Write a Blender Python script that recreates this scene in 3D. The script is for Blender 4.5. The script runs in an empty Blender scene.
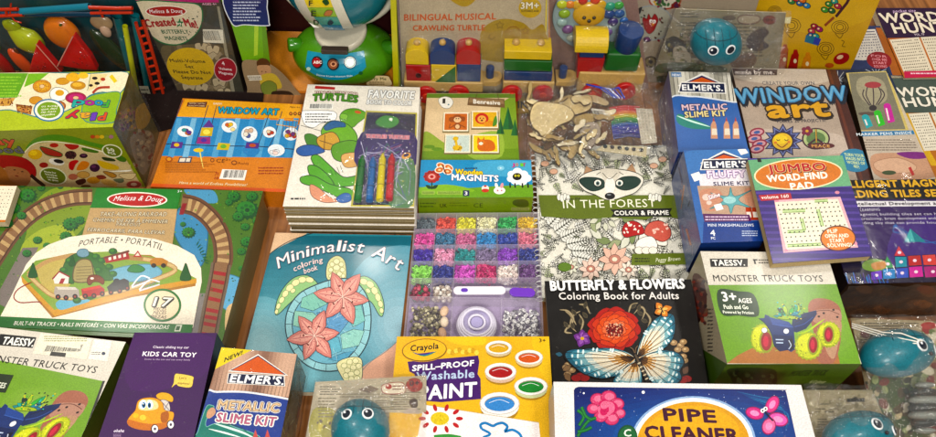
import bpy, bmesh, math, random
from mathutils import Vector, Matrix, noise
random.seed(7)
R = math.radians
SC = bpy.context.scene
COL = SC.collection

# ------------------------------------------------------------------ camera
H_CAM, PITCH, ROLL, FPX = 0.82, R(53.6), R(1.5), 720.0
W0, H0 = 936.0, 437.0
CAM = Vector((0, 0, H_CAM))
_f = Vector((0, math.cos(PITCH), -math.sin(PITCH)))
_r = Vector((1, 0, 0)); _u = _r.cross(_f)
RX = (_r * math.cos(ROLL) + _u * math.sin(ROLL)).normalized()
UY = (_u * math.cos(ROLL) - _r * math.sin(ROLL)).normalized()
cd = bpy.data.cameras.new('camera'); cam = bpy.data.objects.new('camera', cd); COL.objects.link(cam)
M = Matrix((RX, UY, -_f)).transposed().to_4x4(); M.translation = CAM
cam.matrix_world = M
cd.sensor_width = 36; cd.lens = FPX / W0 * 36; cd.clip_end = 60; cd.clip_start = 0.02
SC.camera = cam

def ray(px, py): return (_f * FPX + RX * (px - W0 / 2) - UY * (py - H0 / 2)).normalized()
def proj(p):
    d = Vector(p) - CAM; z = d.dot(_f)
    return (W0 / 2 + FPX * d.dot(RX) / z, H0 / 2 - FPX * d.dot(UY) / z)

# ------------------------------------------------------------------ colour and materials
KA = 0.92
def L(h, k=1.0):
    if not isinstance(h, str): return h
    o = []
    for i in (0, 2, 4):
        c = int(h[i:i + 2], 16) / 255
        c = c / 12.92 if c <= .04045 else ((c + .055) / 1.055) ** 2.4
        o.append(c)
    m = .3 * o[0] + .59 * o[1] + .11 * o[2]
    o = [max(.003, min(.82, (m + (c - m) * 1.16) * (.46 + .54 * m ** .6) * KA * k)) for c in o]
    return (o[0], o[1], o[2], 1.0)

def print_mat(name, rough=.35, spec=.5, bump=.06, bscale=60, coat=0.0, vary=.11):
    m = bpy.data.materials.new(name); m.use_nodes = True
    nt = m.node_tree; N = nt.nodes; K = nt.links
    b = N['Principled BSDF']
    at = N.new('ShaderNodeVertexColor'); at.layer_name = 'Col'
    tc = N.new('ShaderNodeTexCoord')
    n1 = N.new('ShaderNodeTexNoise'); n1.inputs['Scale'].default_value = 35; n1.inputs['Detail'].default_value = 6
    n1.inputs['Roughness'].default_value = .7
    K.new(tc.outputs['Object'], n1.inputs['Vector'])
    mr = N.new('ShaderNodeMapRange'); mr.inputs[1].default_value = .3; mr.inputs[2].default_value = .7
    mr.inputs[3].default_value = 1 - vary; mr.inputs[4].default_value = 1 + vary * .3
    K.new(n1.outputs['Fac'], mr.inputs['Value'])
    g = N.new('ShaderNodeTexNoise'); g.inputs['Scale'].default_value = 700; g.inputs['Detail'].default_value = 2
    K.new(tc.outputs['Object'], g.inputs['Vector'])
    mg = N.new('ShaderNodeMapRange'); mg.inputs[1].default_value = .35; mg.inputs[2].default_value = .65
    mg.inputs[3].default_value = 1 - vary * 1.5; mg.inputs[4].default_value = 1 + vary * .8
    K.new(g.outputs['Fac'], mg.inputs['Value'])
    mm = N.new('ShaderNodeMath'); mm.operation = 'MULTIPLY'
    K.new(mr.outputs[0], mm.inputs[0]); K.new(mg.outputs[0], mm.inputs[1])
    vm = N.new('ShaderNodeVectorMath'); vm.operation = 'SCALE'
    K.new(at.outputs['Color'], vm.inputs[0]); K.new(mm.outputs[0], vm.inputs['Scale'])
    sc_n = N.new('ShaderNodeTexNoise'); sc_n.inputs['Scale'].default_value = 160; sc_n.inputs['Detail'].default_value = 8; sc_n.inputs['Roughness'].default_value = .8
    K.new(tc.outputs['Object'], sc_n.inputs['Vector'])
    sr = N.new('ShaderNodeMapRange'); sr.inputs[1].default_value = .62; sr.inputs[2].default_value = .74; sr.inputs[3].default_value = 0; sr.inputs[4].default_value = .35 if vary > .08 else .12
    K.new(sc_n.outputs['Fac'], sr.inputs['Value'])
    sm = N.new('ShaderNodeMix'); sm.data_type = 'RGBA'; sm.inputs[7].default_value = (.42, .38, .32, 1)
    K.new(sr.outputs[0], sm.inputs[0]); K.new(vm.outputs[0], sm.inputs[6])
    K.new(sm.outputs[2], b.inputs['Base Color'])
    n2 = N.new('ShaderNodeTexNoise'); n2.inputs['Scale'].default_value = bscale; n2.inputs['Detail'].default_value = 3
    K.new(tc.outputs['Object'], n2.inputs['Vector'])
    bp = N.new('ShaderNodeBump'); bp.inputs['Strength'].default_value = bump; bp.inputs['Distance'].default_value = .01
    K.new(n2.outputs['Fac'], bp.inputs['Height']); K.new(bp.outputs[0], b.inputs['Normal'])
    rr = N.new('ShaderNodeMapRange'); rr.inputs[3].default_value = rough * .75; rr.inputs[4].default_value = rough * 1.3
    K.new(n1.outputs['Fac'], rr.inputs['Value']); K.new(rr.outputs[0], b.inputs['Roughness'])
    b.inputs['Specular IOR Level'].default_value = spec * .7
    b.inputs['Coat Weight'].default_value = coat; b.inputs['Coat Roughness'].default_value = .12
    return m
M_GLOSS = print_mat('glossy_printed_card', .32, .5, .10, 14, coat=.14)
M_SATIN = print_mat('satin_printed_card', .42, .4, .05, 40)
M_MATTE = print_mat('matte_paper', .8, .2, .08, 200)
M_PLAST = print_mat('toy_plastic', .25, .5, .02, 30, coat=.3, vary=.05)
M_WOOD = print_mat('painted_toy_wood', .4, .4, .05, 90, coat=.2)
M_SHINE = print_mat('foil_card', .2, .8, .15, 22)

def film_mat(name, amt=.10, bump=.6, scale=30, tint=(.9, .92, .9, 1), haze=.04, ridge=True):
    m = bpy.data.materials.new(name); m.use_nodes = True
    nt = m.node_tree; N = nt.nodes; K = nt.links; N.clear()
    out = N.new('ShaderNodeOutputMaterial')
    tr = N.new('ShaderNodeBsdfTransparent'); gl = N.new('ShaderNodeBsdfGlossy'); df = N.new('ShaderNodeBsdfDiffuse')
    gl.inputs['Roughness'].default_value = .07; tr.inputs['Color'].default_value = (.99, .99, .985, 1)
    df.inputs['Color'].default_value = tint
    tc = N.new('ShaderNodeTexCoord')
    n = N.new('ShaderNodeTexNoise'); n.inputs['Scale'].default_value = scale; n.inputs['Detail'].default_value = 5
    n.inputs['Distortion'].default_value = 1.2
    K.new(tc.outputs['Object'], n.inputs['Vector'])
    v = N.new('ShaderNodeTexVoronoi'); v.feature = 'DISTANCE_TO_EDGE'; v.inputs['Scale'].default_value = scale * .9
    K.new(n.outputs['Color'], v.inputs['Vector']) if False else K.new(tc.outputs['Object'], v.inputs['Vector'])
    ad = N.new('ShaderNodeMath'); ad.operation = 'ADD'
    K.new(n.outputs['Fac'], ad.inputs[0]); K.new(v.outputs['Distance'], ad.inputs[1])
    bp = N.new('ShaderNodeBump'); bp.inputs['Strength'].default_value = bump; bp.inputs['Distance'].default_value = .02
    K.new(ad.outputs[0], bp.inputs['Height'])
    K.new(bp.outputs[0], gl.inputs['Normal'])
    lw = N.new('ShaderNodeLayerWeight'); lw.inputs['Blend'].default_value = .25
    K.new(bp.outputs[0], lw.inputs['Normal'])
    mr = N.new('ShaderNodeMapRange'); mr.inputs[3].default_value = amt * .5; mr.inputs[4].default_value = min(1, amt * 2 + .12)
    pw = N.new('ShaderNodeMath'); pw.operation = 'POWER'; pw.inputs[1].default_value = 2
    K.new(lw.outputs['Facing'], pw.inputs[0]); K.new(pw.outputs[0], mr.inputs['Value'])
    m1 = N.new('ShaderNodeMixShader'); m1.inputs[0].default_value = haze
    K.new(tr.outputs[0], m1.inputs[1]); K.new(df.outputs[0], m1.inputs[2])
    m2 = N.new('ShaderNodeMixShader'); K.new(mr.outputs[0], m2.inputs[0])
    K.new(m1.outputs[0], m2.inputs[1]); K.new(gl.outputs[0], m2.inputs[2])
    K.new(m2.outputs[0], out.inputs['Surface'])
    return m
M_FILM = film_mat('crinkled_clear_film', .06, .6, 34, haze=.02)
M_FILM2 = film_mat('smooth_clear_plastic', .03, .15, 14, haze=.008)
M_BAG = film_mat('crinkled_bag_film', .16, 1.0, 40, haze=.03)
M_FROST = film_mat('milky_clear_plastic', .10, .1, 10, haze=.22)

# ------------------------------------------------------------------ objects
OFF = {}
def tag(o, label=None, cat=None, group=None, kind=None):
    if label: o['label'] = label
    if cat: o['category'] = cat
    if group: o['group'] = group
    if kind: o['kind'] = kind
    return o
def thing(name, loc, label, cat, group=None):
    o = bpy.data.objects.new(name, None); COL.objects.link(o); o.location = loc
    o.empty_display_size = .02
    OFF[o.name] = Vector(loc)
    return tag(o, label, cat, group)
def link(name, me, parent=None, mat=None, smooth=False):
    o = bpy.data.objects.new(name, me); COL.objects.link(o)
    if mat is not None and not me.materials: me.materials.append(mat)
    off = OFF[parent.name] if parent else Vector((0, 0, 0))
    if parent: o.parent = parent
    else:                                        # origin at the base of the thing
        if len(me.vertices):
            c = sum((v.co for v in me.vertices), Vector()) / len(me.vertices)
            off = Vector((c.x, c.y, min(v.co.z for v in me.vertices))); o.location = off
    OFF[o.name] = off
    for v in me.vertices: v.co -= off
    if smooth:
        for p in me.polygons: p.use_smooth = True
    me.update()
    return o
def raw(name, V, F, C, mat, parent=None, smooth=False):
    me = bpy.data.meshes.new(name); me.from_pydata([tuple(v) for v in V], [], F)
    ca = me.color_attributes.new('Col', 'FLOAT_COLOR', 'CORNER')
    i = 0; buf = []
    for p, f in enumerate(me.polygons):
        c = C[p] if isinstance(C, list) else C
        buf.extend(tuple(c) * f.loop_total)
    ca.data.foreach_set('color', buf)
    return link(name, me, parent, mat, smooth)
def from_bm(name, bm, col, mat, parent=None, smooth=True, sub=0):
    me = bpy.data.meshes.new(name); bm.normal_update(); bm.to_mesh(me); bm.free()
    if 'Col' not in me.color_attributes:
        ca = me.color_attributes.new('Col', 'FLOAT_COLOR', 'CORNER')
        ca.data.foreach_set('color', list(L(col)) * len(me.loops))
    o = link(name, me, parent, mat, smooth)
    if sub:
        md = o.modifiers.new('s', 'SUBSURF'); md.levels = sub; md.render_levels = sub
    return o

class Face:
    """a flat face of a real object: photo positions read off onto its plane"""
    def __init__(s, p, n, quad=None):
        s.p = Vector(p); s.n = Vector(n).normalized()
        if (CAM - s.p).dot(s.n) < 0: s.n = -s.n
        s.quad = quad
    def at(s, px, py, off=0):
        d = ray(px, py); t = (s.p - CAM).dot(s.n) / d.dot(s.n)
        return CAM + d * t + s.n * off
    def up(s, px, py):
        if not s.quad: return (0, -1)
        tl, tr, br, bl = s.quad
        a = (tl[0] - bl[0]) / (abs(tl[1] - bl[1]) + 1e-6); b = (tr[0] - br[0]) / (abs(tr[1] - br[1]) + 1e-6)
        u = (px - bl[0]) / (br[0] - bl[0] + 1e-6); u = max(0, min(1, u))
        return (a * (1 - u) + b * u, -1)
def flat(h, quad=None): return Face((0, 0, h), (0, 0, 1), quad)
def upright(py, z=0, tilt=0, quad=None, px=468):
    if py < 2: return Face((0, py, 0), (0, -math.cos(tilt), math.sin(tilt)), quad)
    d = ray(px, py); t = (z - CAM.z) / d.z; p = CAM + d * t
    return Face(p, (0, -math.cos(tilt), math.sin(tilt)), quad)

def carton(name, face, t, parent, top='ffffff', sides=None, mat=None, bevel=.0010, seg=3, down=None, cr=0):
    """box under a face quad; sides = colours for back, right, front, left"""
    mat = mat or M_GLOSS
    T = [face.at(*q) for q in face.quad]
    d = (down or -face.n) * t
    B = [v + d for v in T]
    sides = sides or [top] * 4
    bm = bmesh.new(); cl = bm.loops.layers.float_color.new('Col')
    tv = [bm.verts.new(v) for v in T]; bv = [bm.verts.new(v) for v in B]
    fs = [(tv[::-1], top), (bv, sides[2])]
    for i in range(4):
        j = (i + 1) % 4; fs.append(([tv[i], tv[j], bv[j], bv[i]], sides[i]))
    for vs, c in fs:
        f = bm.faces.new(vs)
        for l in f.loops: l[cl] = L(c)
    if cr:
        es = [e for e in bm.edges if (e.verts[0] in tv) != (e.verts[1] in tv)]
        bmesh.ops.bevel(bm, geom=es, offset=cr, segments=5, affect='EDGES', profile=.5)
    if bevel:
        bmesh.ops.bevel(bm, geom=[e for e in bm.edges if e.calc_face_angle(0) > .7], offset=bevel, segments=seg, affect='EDGES', profile=.5)
    bmesh.ops.recalc_face_normals(bm, faces=bm.faces)
    o = from_bm(name, bm, top, mat, parent, smooth=False)
    S = []
    for i in range(4):
        j = (i + 1) % 4
        n = (T[j] - T[i]).cross(B[i] - T[i]); m = (T[i] + T[j]) / 2 - sum(T, Vector()) / 4
        if n.dot(m) < 0: n = -n
        a, b = (T[j], T[i]) if i != 0 else (T[0], T[1])
        aa, bb = (B[j], B[i]) if i != 0 else (B[0], B[1])
        f = Face(T[i], n, [proj(a), proj(b), proj(bb), proj(aa)])
        f.n = n.normalized(); S.append(f)
    return o, S

# ------------------------------------------------------------------ text
_cache = {}
def glyph(s, off):
    k = (s, off)
    if k in _cache: return _cache[k]
    c = bpy.data.curves.new('t', 'FONT'); c.body = s; c.size = 1; c.offset = off; c.resolution_u = 2
    c.space_character = 1.06
    o = bpy.data.objects.new('t', c); COL.objects.link(o)
    dg = bpy.context.evaluated_depsgraph_get()
    me = bpy.data.meshes.new_from_object(o.evaluated_get(dg))
    V = [(v.co.x, v.co.y) for v in me.vertices]; F = [tuple(p.vertices) for p in me.polygons]
    bpy.data.objects.remove(o); bpy.data.curves.remove(c); bpy.data.meshes.remove(me)
    _cache[k] = (V, F); return _cache[k]
CAP = max(v[1] for v in glyph('H', 0)[0])

def catmull(P, closed=True, n=4):
    out = []; m = len(P)
    rng = range(m) if closed else range(m - 1)
    for i in rng:
        g = (lambda k: P[k % m]) if closed else (lambda k: P[max(0, min(m - 1, k))])
        p0, p1, p2, p3 = g(i - 1), g(i), g(i + 1), g(i + 2)
        for k in range(n):
            t = k / n
            out.append(tuple(.5 * ((2 * b) + (-a + c) * t + (2 * a - 5 * b + 4 * c - d) * t * t + (-a + 3 * b - 3 * c + d) * t ** 3)
                             for a, b, c, d in zip(p0, p1, p2, p3)))
    if not closed: out.append(P[-1])
    return out

EPS = 4e-6
class Art:
    """flat printing on a face; coordinates are x, y of an enlarged view set by fr()"""
    def __init__(s, face, thing_, base=.0001):
        s.f = face; s.t = thing_; s.z = base; s.ox = s.oy = 0; s.k = 1; s.V = []; s.F = []; s.C = []; s.name = None; s.parent = thing_; s.last = None
        s.mat = M_GLOSS; s.noclip = False; s.e = EPS
    def fr(s, ox, oy, k): s.ox, s.oy, s.k = ox, oy, k; return s
    def part(s, name, mat=None, label=None, sub=None):
        s.flush(); s.name = name; s.pl = label
        if mat: s.mat = mat
        s.parent = sub or s.t
        return s
    def flush(s):
        if s.F:
            s.last = raw(s.name or 'print', s.V, s.F, s.C, s.mat, s.parent)
            if getattr(s, 'pl', None): s.last['label'] = s.pl
        s.V, s.F, s.C = [], [], []
        return s.last
    def _p(s, x, y, j=0): return s.f.at(s.ox + x / s.k, s.oy + y / s.k, s.z + j)
    def clip(s, P):
        if not s.f.quad or s.noclip: return P
        q = [((x - s.ox) * s.k, (y - s.oy) * s.k) for x, y in s.f.quad]
        ar = sum(q[i - 1][0] * q[i][1] - q[i][0] * q[i - 1][1] for i in range(4)); sg = 1 if ar > 0 else -1
        for i in range(4):
            (ax, ay), (bx, by) = q[i - 1], q[i]
            d = [((bx - ax) * (y - ay) - (by - ay) * (x - ax)) * sg for x, y in P]
            if min(d, default=0) >= -1e-6: continue
            O = []
            for k in range(len(P)):
                a, b, da, db = P[k - 1], P[k], d[k - 1], d[k]
                if (da >= 0) != (db >= 0):
                    t = da / (da - db); O.append((a[0] + (b[0] - a[0]) * t, a[1] + (b[1] - a[1]) * t))
                if db >= 0: O.append(b)
            P = O
            if len(P) < 3: return []
        return P
    def poly(s, P, col, j=0, step=True):
        P = s.clip(P)
        if len(P) < 3: return s
        n = len(s.V); s.V += [s._p(x, y, j) for x, y in P]; s.F.append(tuple(range(n, n + len(P)))); s.C.append(L(col))
        if step: s.z += s.e
        return s
    def full(s, col):
        ox, oy, k = s.ox, s.oy, s.k; s.fr(0, 0, 1); s.poly(s.f.quad, col); s.fr(ox, oy, k); return s
    def box(s, x0, y0, x1, y1, col, j=0, step=True):
        """rectangle that follows the face's own up direction; y1 is its lower edge"""
        a = s.f.up(s.ox + x0 / s.k, s.oy + y1 / s.k)[0] * (y1 - y0); b = s.f.up(s.ox + x1 / s.k, s.oy + y1 / s.k)[0] * (y1 - y0)
        return s.poly([(x0 + a, y0), (x1 + b, y0), (x1, y1), (x0, y1)], col, j, step)
    def ell(s, cx, cy, rx, ry, col, a=0, n=20, ol=None, w=1, j=0, step=True):
        ca, sa = math.cos(R(a)), math.sin(R(a))
        def e(rx, ry): return [(cx + rx * math.cos(t) * ca - ry * math.sin(t) * sa, cy + rx * math.cos(t) * sa + ry * math.sin(t) * ca)
                               for t in (2 * math.pi * i / n for i in range(n))]
        if ol: s.poly(e(rx + w, ry + w), ol, j, step)
        return s.poly(e(rx, ry), col, j, step)
    def blob(s, P, col, ol=None, w=1, n=4):
        Q = catmull(P, True, n); s.poly(Q, col)
        if ol: s.stroke(Q, w, ol, closed=True, smooth=False)
        return s
    def stroke(s, P, w, col, closed=False, smooth=True, taper=False, j=0, step=True):
        Q = catmull(P, closed, 4) if smooth and len(P) > 2 else list(P)
        m = len(Q); Lf = []; Rt = []
        for i in range(m):
            a = Q[i - 1] if (closed or i) else Q[i]; b = Q[(i + 1) % m] if (closed or i < m - 1) else Q[i]
            dx, dy = b[0] - a[0], b[1] - a[1]; l = math.hypot(dx, dy) or 1
            h = w / 2 * ((math.sin(math.pi * (i + .3) / (m - .4)) * .9 + .1) if taper else 1)
            nx, ny = -dy / l * h, dx / l * h
            Lf.append((Q[i][0] + nx, Q[i][1] + ny)); Rt.append((Q[i][0] - nx, Q[i][1] - ny))
        c = L(col)
        for i in range(m if closed else m - 1):
            k = (i + 1) % m; n = len(s.V); Z = s.clip([Lf[i], Lf[k], Rt[k], Rt[i]])
            if len(Z) < 3: continue
            s.V += [s._p(*q, j) for q in Z]; s.F.append(tuple(range(n, n + len(Z)))); s.C.append(c)
        if step: s.z += s.e
        return s
    def text(s, t, x0, y0, x1, y1, h, col, b=0.0, ol=None, w=.04, bend=0, sk=None, it=0, sh=None, squash=None):
        base = glyph(t, 0)[0]; xa = min(v[0] for v in base); xb = max(v[0] for v in base)
        sg = 1 if x1 > x0 else -1
        if sk is None:
            u = s.f.up(s.ox + (x0 + x1) / 2 / s.k, s.oy + (y0 + y1) / 2 / s.k)
        else: u = (sk, -1)
        u = (u[0] * sg + it, u[1] * sg)
        def put(off, c, dx=0, dy=0, rad=0):
            o0 = 0; rad += (off if off > .012 else 0) * h / CAP * .8
            V, F = glyph(t, o0)
            for a_ in ([0] if rad == 0 else range(9)):
                n = len(s.V); ddx = dx + rad * math.cos(a_ * .785); ddy = dy + rad * math.sin(a_ * .785) * .85
                if rad == 0 or a_ == 8: ddx, ddy = dx, dy
                for x, y in V:
                    a = (x - xa) / (xb - xa); v = y / CAP * h
                    hh = bend * (1 - (2 * a - 1) ** 2)
                    s.V.append(s._p(x0 + (x1 - x0) * a + u[0] * v + ddx, y0 + (y1 - y0) * a + u[1] * v - hh * sg + ddy))
                s.F += [tuple(i + n for i in f) for f in F]; s.C += [L(c)] * len(F); s.z += s.e * .6
        wr = max(w * h / CAP, .50 * s.k)
        if sh: put(b, sh[2], sh[0], sh[1], wr)
        if ol: put(b, ol, rad=wr)
        put(b, col); return s
    def lines(s, x0, y0, x1, y1, n, col, fill=.8, hf=.42, cen=False):
        """rows of tiny unreadable print"""
        p = (y1 - y0) / n
        for i in range(n):
            y = y0 + p * (i + .5); L_ = (x1 - x0) * (random.uniform(.7, 1) if fill < 1 else 1); x = x0 + ((x1 - x0 - L_) / 2 if cen else 0); e = x + L_
            while x < e:
                w = p * hf * random.uniform(.8, 3.4); w = min(w, e - x + .01)
                s.box(x, y - p * hf / 2, x + w, y + p * hf / 2, col, step=False); x += w + p * hf * .5
        s.z += s.e; return s
    def bars(s, x0, y0, x1, y1, n=22, col='15120f'):
        x = x0; st = (x1 - x0) / n
        for i in range(n):
            w = st * random.uniform(.25, .8); s.box(x, y0, x + w, y1, col, step=False); x += st
        s.z += s.e; return s
    def dots(s, quad, nx, ny, r, col, p=1.0, sq=False):
        """grid of small marks filling a quad TL TR BR BL"""
        tl, tr, br, bl = quad
        for i in range(nx):
            for k in range(ny):
                if random.random() > p: continue
                u, v = (i + .5) / nx, (k + .5) / ny
                x = (tl[0] * (1 - u) + tr[0] * u) * (1 - v) + (bl[0] * (1 - u) + br[0] * u) * v
                y = (tl[1] * (1 - u) + tr[1] * u) * (1 - v) + (bl[1] * (1 - u) + br[1] * u) * v
                if sq: s.poly([(x - r, y - r), (x + r, y - r), (x + r, y + r), (x - r, y + r)], col, step=False)
                else: s.ell(x, y, r, r * .8, col, n=6, step=False)
        s.z += s.e; return s
    def scat(s, n, x0, y0, x1, y1, r, cols, inside=None, asp=.7):
        for i in range(n):
            x, y = random.uniform(x0, x1), random.uniform(y0, y1)
            if inside and not pin(x, y, inside): continue
            q = random.uniform(.5, 1) * r
            s.ell(x, y, q, q * asp, random.choice(cols), a=random.uniform(0, 180), n=7, j=random.random() * s.e * 3, step=False)
        s.z += s.e * 4; return s
    def leaf(s, x, y, l, a, wd, col, ol=None, w=.5):
        ca, sa = math.cos(R(a)), math.sin(R(a)); P = []
        for t, q in ((0, 0), (.25, .8), (.5, 1), (.8, .55), (1, 0), (.8, -.55), (.5, -1), (.25, -.8)):
            P.append((x + (t * ca * l - q * sa * wd), y + (t * sa * l + q * ca * wd)))
        s.poly(P, col)
        if ol: s.stroke(P, w, ol, closed=True, smooth=False)
        return s
def pin(x, y, P):
    c = False
    for i in range(len(P)):
        (x1, y1), (x2, y2) = P[i], P[i - 1]
        if (y1 > y) != (y2 > y) and x < (x2 - x1) * (y - y1) / (y2 - y1) + x1: c = not c
    return c

# ------------------------------------------------------------------ solid helpers
def orient(axis):
    return Vector((0, 0, 1)).rotation_difference(Vector(axis).normalized()).to_matrix().to_4x4()
def cyl(name, p, axis, r, l, col, mat, parent=None, r2=None, seg=28, bev=.0008, smooth=True):
    bm = bmesh.new()
    bmesh.ops.create_cone(bm, cap_ends=True, segments=seg, radius1=r, radius2=r if r2 is None else r2, depth=l)
    if bev: bmesh.ops.bevel(bm, geom=[e for e in bm.edges if e.calc_face_angle(0) > .6], offset=bev, segments=2, affect='EDGES', profile=.5)
    bmesh.ops.transform(bm, matrix=Matrix.Translation(Vector(p)) @ orient(axis), verts=bm.verts)
    o = from_bm(name, bm, col, mat, parent, smooth=True)
    for q in o.data.polygons:
        if len(q.vertices) > 6: q.use_smooth = False
    return o
def ball(name, p, r, col, mat, parent=None, scl=(1, 1, 1), rot=None, fn=None, seg=32):
    bm = bmesh.new(); bmesh.ops.create_uvsphere(bm, u_segments=seg, v_segments=seg // 2, radius=r)
    for v in bm.verts:
        if fn: v.co = fn(v.co.copy(), r)
        v.co = Vector((v.co.x * scl[0], v.co.y * scl[1], v.co.z * scl[2]))
    m = Matrix.Translation(Vector(p)) @ (rot.to_4x4() if rot else Matrix())
    bmesh.ops.transform(bm, matrix=m, verts=bm.verts)
    return from_bm(name, bm, col, mat, parent, smooth=True)
def block(name, x0, x1, y0, y1, z0, z1, col, mat, parent, bev=.0015):
    bm = bmesh.new(); bmesh.ops.create_cube(bm, size=1)
    for v in bm.verts:
        v.co = Vector((x0 if v.co.x < 0 else x1, y0 if v.co.y < 0 else y1, z0 if v.co.z < 0 else z1))
    if bev: bmesh.ops.bevel(bm, geom=bm.edges[:], offset=bev, segments=3, affect='EDGES', profile=.5)
    return from_bm(name, bm, col, mat, parent, smooth=False)
def prism(name, pts, d, col, mat, parent, bev=.0008):
    """pts: 3-D outline, d: extrusion vector"""
    bm = bmesh.new(); a = [bm.verts.new(p) for p in pts]; b = [bm.verts.new(Vector(p) + Vector(d)) for p in pts]
    bm.faces.new(a); bm.faces.new(b[::-1]); n = len(a)
    for i in range(n): bm.faces.new((a[(i + 1) % n], a[i], b[i], b[(i + 1) % n]))
    bmesh.ops.recalc_face_normals(bm, faces=bm.faces)
    if bev: bmesh.ops.bevel(bm, geom=[e for e in bm.edges if e.calc_face_angle(0) > .6], offset=bev, segments=2, affect='EDGES', profile=.5)
    return from_bm(name, bm, col, mat, parent, smooth=False)
def tube(name, P, r, col, mat, parent=None, seg=8, closed=False):
    P = [Vector(p) for p in P]; V = []; F = []; m = len(P)
    for i, p in enumerate(P):
        t = (P[(i + 1) % m] - P[i - 1]) if closed else (P[min(m - 1, i + 1)] - P[max(0, i - 1)])
        q = orient(t if t.length > 1e-9 else (0, 0, 1))
        for k in range(seg):
            a = 2 * math.pi * k / seg; V.append(p + q @ Vector((r * math.cos(a), r * math.sin(a), 0)))
    for i in range(m if closed else m - 1):
        for k in range(seg):
            F.append((i * seg + k, i * seg + (k + 1) % seg, ((i + 1) % m) * seg + (k + 1) % seg, ((i + 1) % m) * seg + k))
    return raw(name, V, F, L(col), mat, parent, smooth=True)
def film(name, face, quad, parent, lift=.004, amp=.004, nx=44, ny=30, mat=None, seed=0, freq=28, drop=0, arch=0):
    """crumpled clear sheet lying over a face"""
    V = []; F = []; tl, tr, br, bl = quad
    for k in range(ny + 1):
        for i in range(nx + 1):
            u, v = i / nx, k / ny
            x = (tl[0] * (1 - u) + tr[0] * u) * (1 - v) + (bl[0] * (1 - u) + br[0] * u) * v
            y = (tl[1] * (1 - u) + tr[1] * u) * (1 - v) + (bl[1] * (1 - u) + br[1] * u) * v
            p = face.at(x, y)
            q = Vector((p.x * freq, p.y * freq, p.z * freq + seed * 7.3))
            h = abs(noise.noise(q)) * 2 + abs(noise.noise(q * 2.7)) * .9
            e = min(u, 1 - u, v, 1 - v) * 2
            hh = lift + h * amp - drop * max(0, 1 - e * 5) + arch * math.sin(math.pi * u) ** .6 * math.sin(math.pi * v) ** .6
            V.append(p + face.n * hh)
    for k in range(ny):
        for i in range(nx):
            a = k * (nx + 1) + i; F.append((a, a + 1, a + nx + 2, a + nx + 1))
    o = raw(name, V, F, L('ffffff'), mat or M_FILM, parent, smooth=True)
    return o
def base_of(face, h, t):
    """centre of the footprint of a flat package"""
    c = sum((face.at(*q) for q in face.quad), Vector()) / 4
    return Vector((c.x, c.y, h - t))
def pack(name, quad, h, t, label, cat, top='ffffff', sides=None, mat=None, group=None, body='carton', bevel=.0011, cr=0):
    f = flat(h, quad); th = thing(name, base_of(f, h, t), label, cat, group)
    o, S = carton(body, f, t, th, top, sides, mat, bevel, cr=cr)
    a = Art(f, th); a.mat = mat or M_GLOSS
    return th, a, S
def side_art(S, i, th, mat=None):
    a = Art(S[i], th, base=.0001); a.mat = mat or M_GLOSS; return a

# ================================================================== setting
def table():
    me_cols = []
    V = []; F = []; C = []
    x = -2.2
    while x < 2.2:
        w = random.uniform(.085, .10); n = len(V)
        b = .0012
        V += [(x + b, -1.2, 0), (x + w - b, -1.2, 0), (x + w - b, 3.2, 0), (x + b, 3.2, 0),
              (x, -1.2, -.002), (x + w, -1.2, -.002), (x + w, 3.2, -.002), (x, 3.2, -.002)]
        F += [(n, n + 1, n + 2, n + 3), (n + 4, n, n + 3, n + 7), (n + 1, n + 5, n + 6, n + 2)]
        c = random.uniform(.8, 1.15); x += w
        C += [(.30 * c, .12 * c, .032 * c, 1)] * 3
    m = print_mat('warm_wood_planks', .38, .5, .05, 40, vary=.1)
    nt = m.node_tree; N = nt.nodes; K = nt.links
    tc = N.new('ShaderNodeTexCoord'); mp = N.new('ShaderNodeMapping'); mp.inputs['Scale'].default_value = (45, 2, 10)
    ns = N.new('ShaderNodeTexNoise'); ns.inputs['Scale'].default_value = 2; ns.inputs['Detail'].default_value = 8; ns.inputs['Distortion'].default_value = .6
    K.new(tc.outputs['Object'], mp.inputs[0]); K.new(mp.outputs[0], ns.inputs['Vector'])
    cr = N.new('ShaderNodeValToRGB'); cr.color_ramp.elements[0].position = .35; cr.color_ramp.elements[0].color = (.55, .48, .4, 1)
    cr.color_ramp.elements[1].position = .62; cr.color_ramp.elements[1].color = (1.1, 1.05, 1, 1)
    K.new(ns.outputs['Fac'], cr.inputs[0])
    mx = N.new('ShaderNodeMix'); mx.data_type = 'RGBA'; mx.blend_type = 'MULTIPLY'; mx.inputs[0].default_value = 1
    at = [n for n in N if n.type == 'VERTEX_COLOR'][0]
    K.new(at.outputs['Color'], mx.inputs[6]); K.new(cr.outputs[0], mx.inputs[7])
    K.new(mx.outputs[2], N['Principled BSDF'].inputs['Base Color'])
    o = raw('table_top', V, F, C, m); tag(o, kind='structure')
table()

# ================================================================== train play set box
th, a, S = pack('train_set_box', [(15, 186), (263, 191), (222, 342), (-70, 327)], .05, .05,
    'large green play set box printed with curving railway tracks and a train board', 'toy box',
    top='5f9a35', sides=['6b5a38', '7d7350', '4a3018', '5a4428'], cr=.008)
a.fr(0, 180, 2.648)
G1, G2 = '3f8a35', '2c6a33'
a.part('landscape_picture')
a.full('547f30')
a.blob([(95, 60), (150, 20), (235, 30), (240, 90), (200, 150), (120, 200), (60, 215), (70, 140)], '8aa23c')
a.blob([(60, 170), (110, 130), (170, 120), (200, 160), (120, 200), (60, 215)], 'a9b94a')
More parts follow.
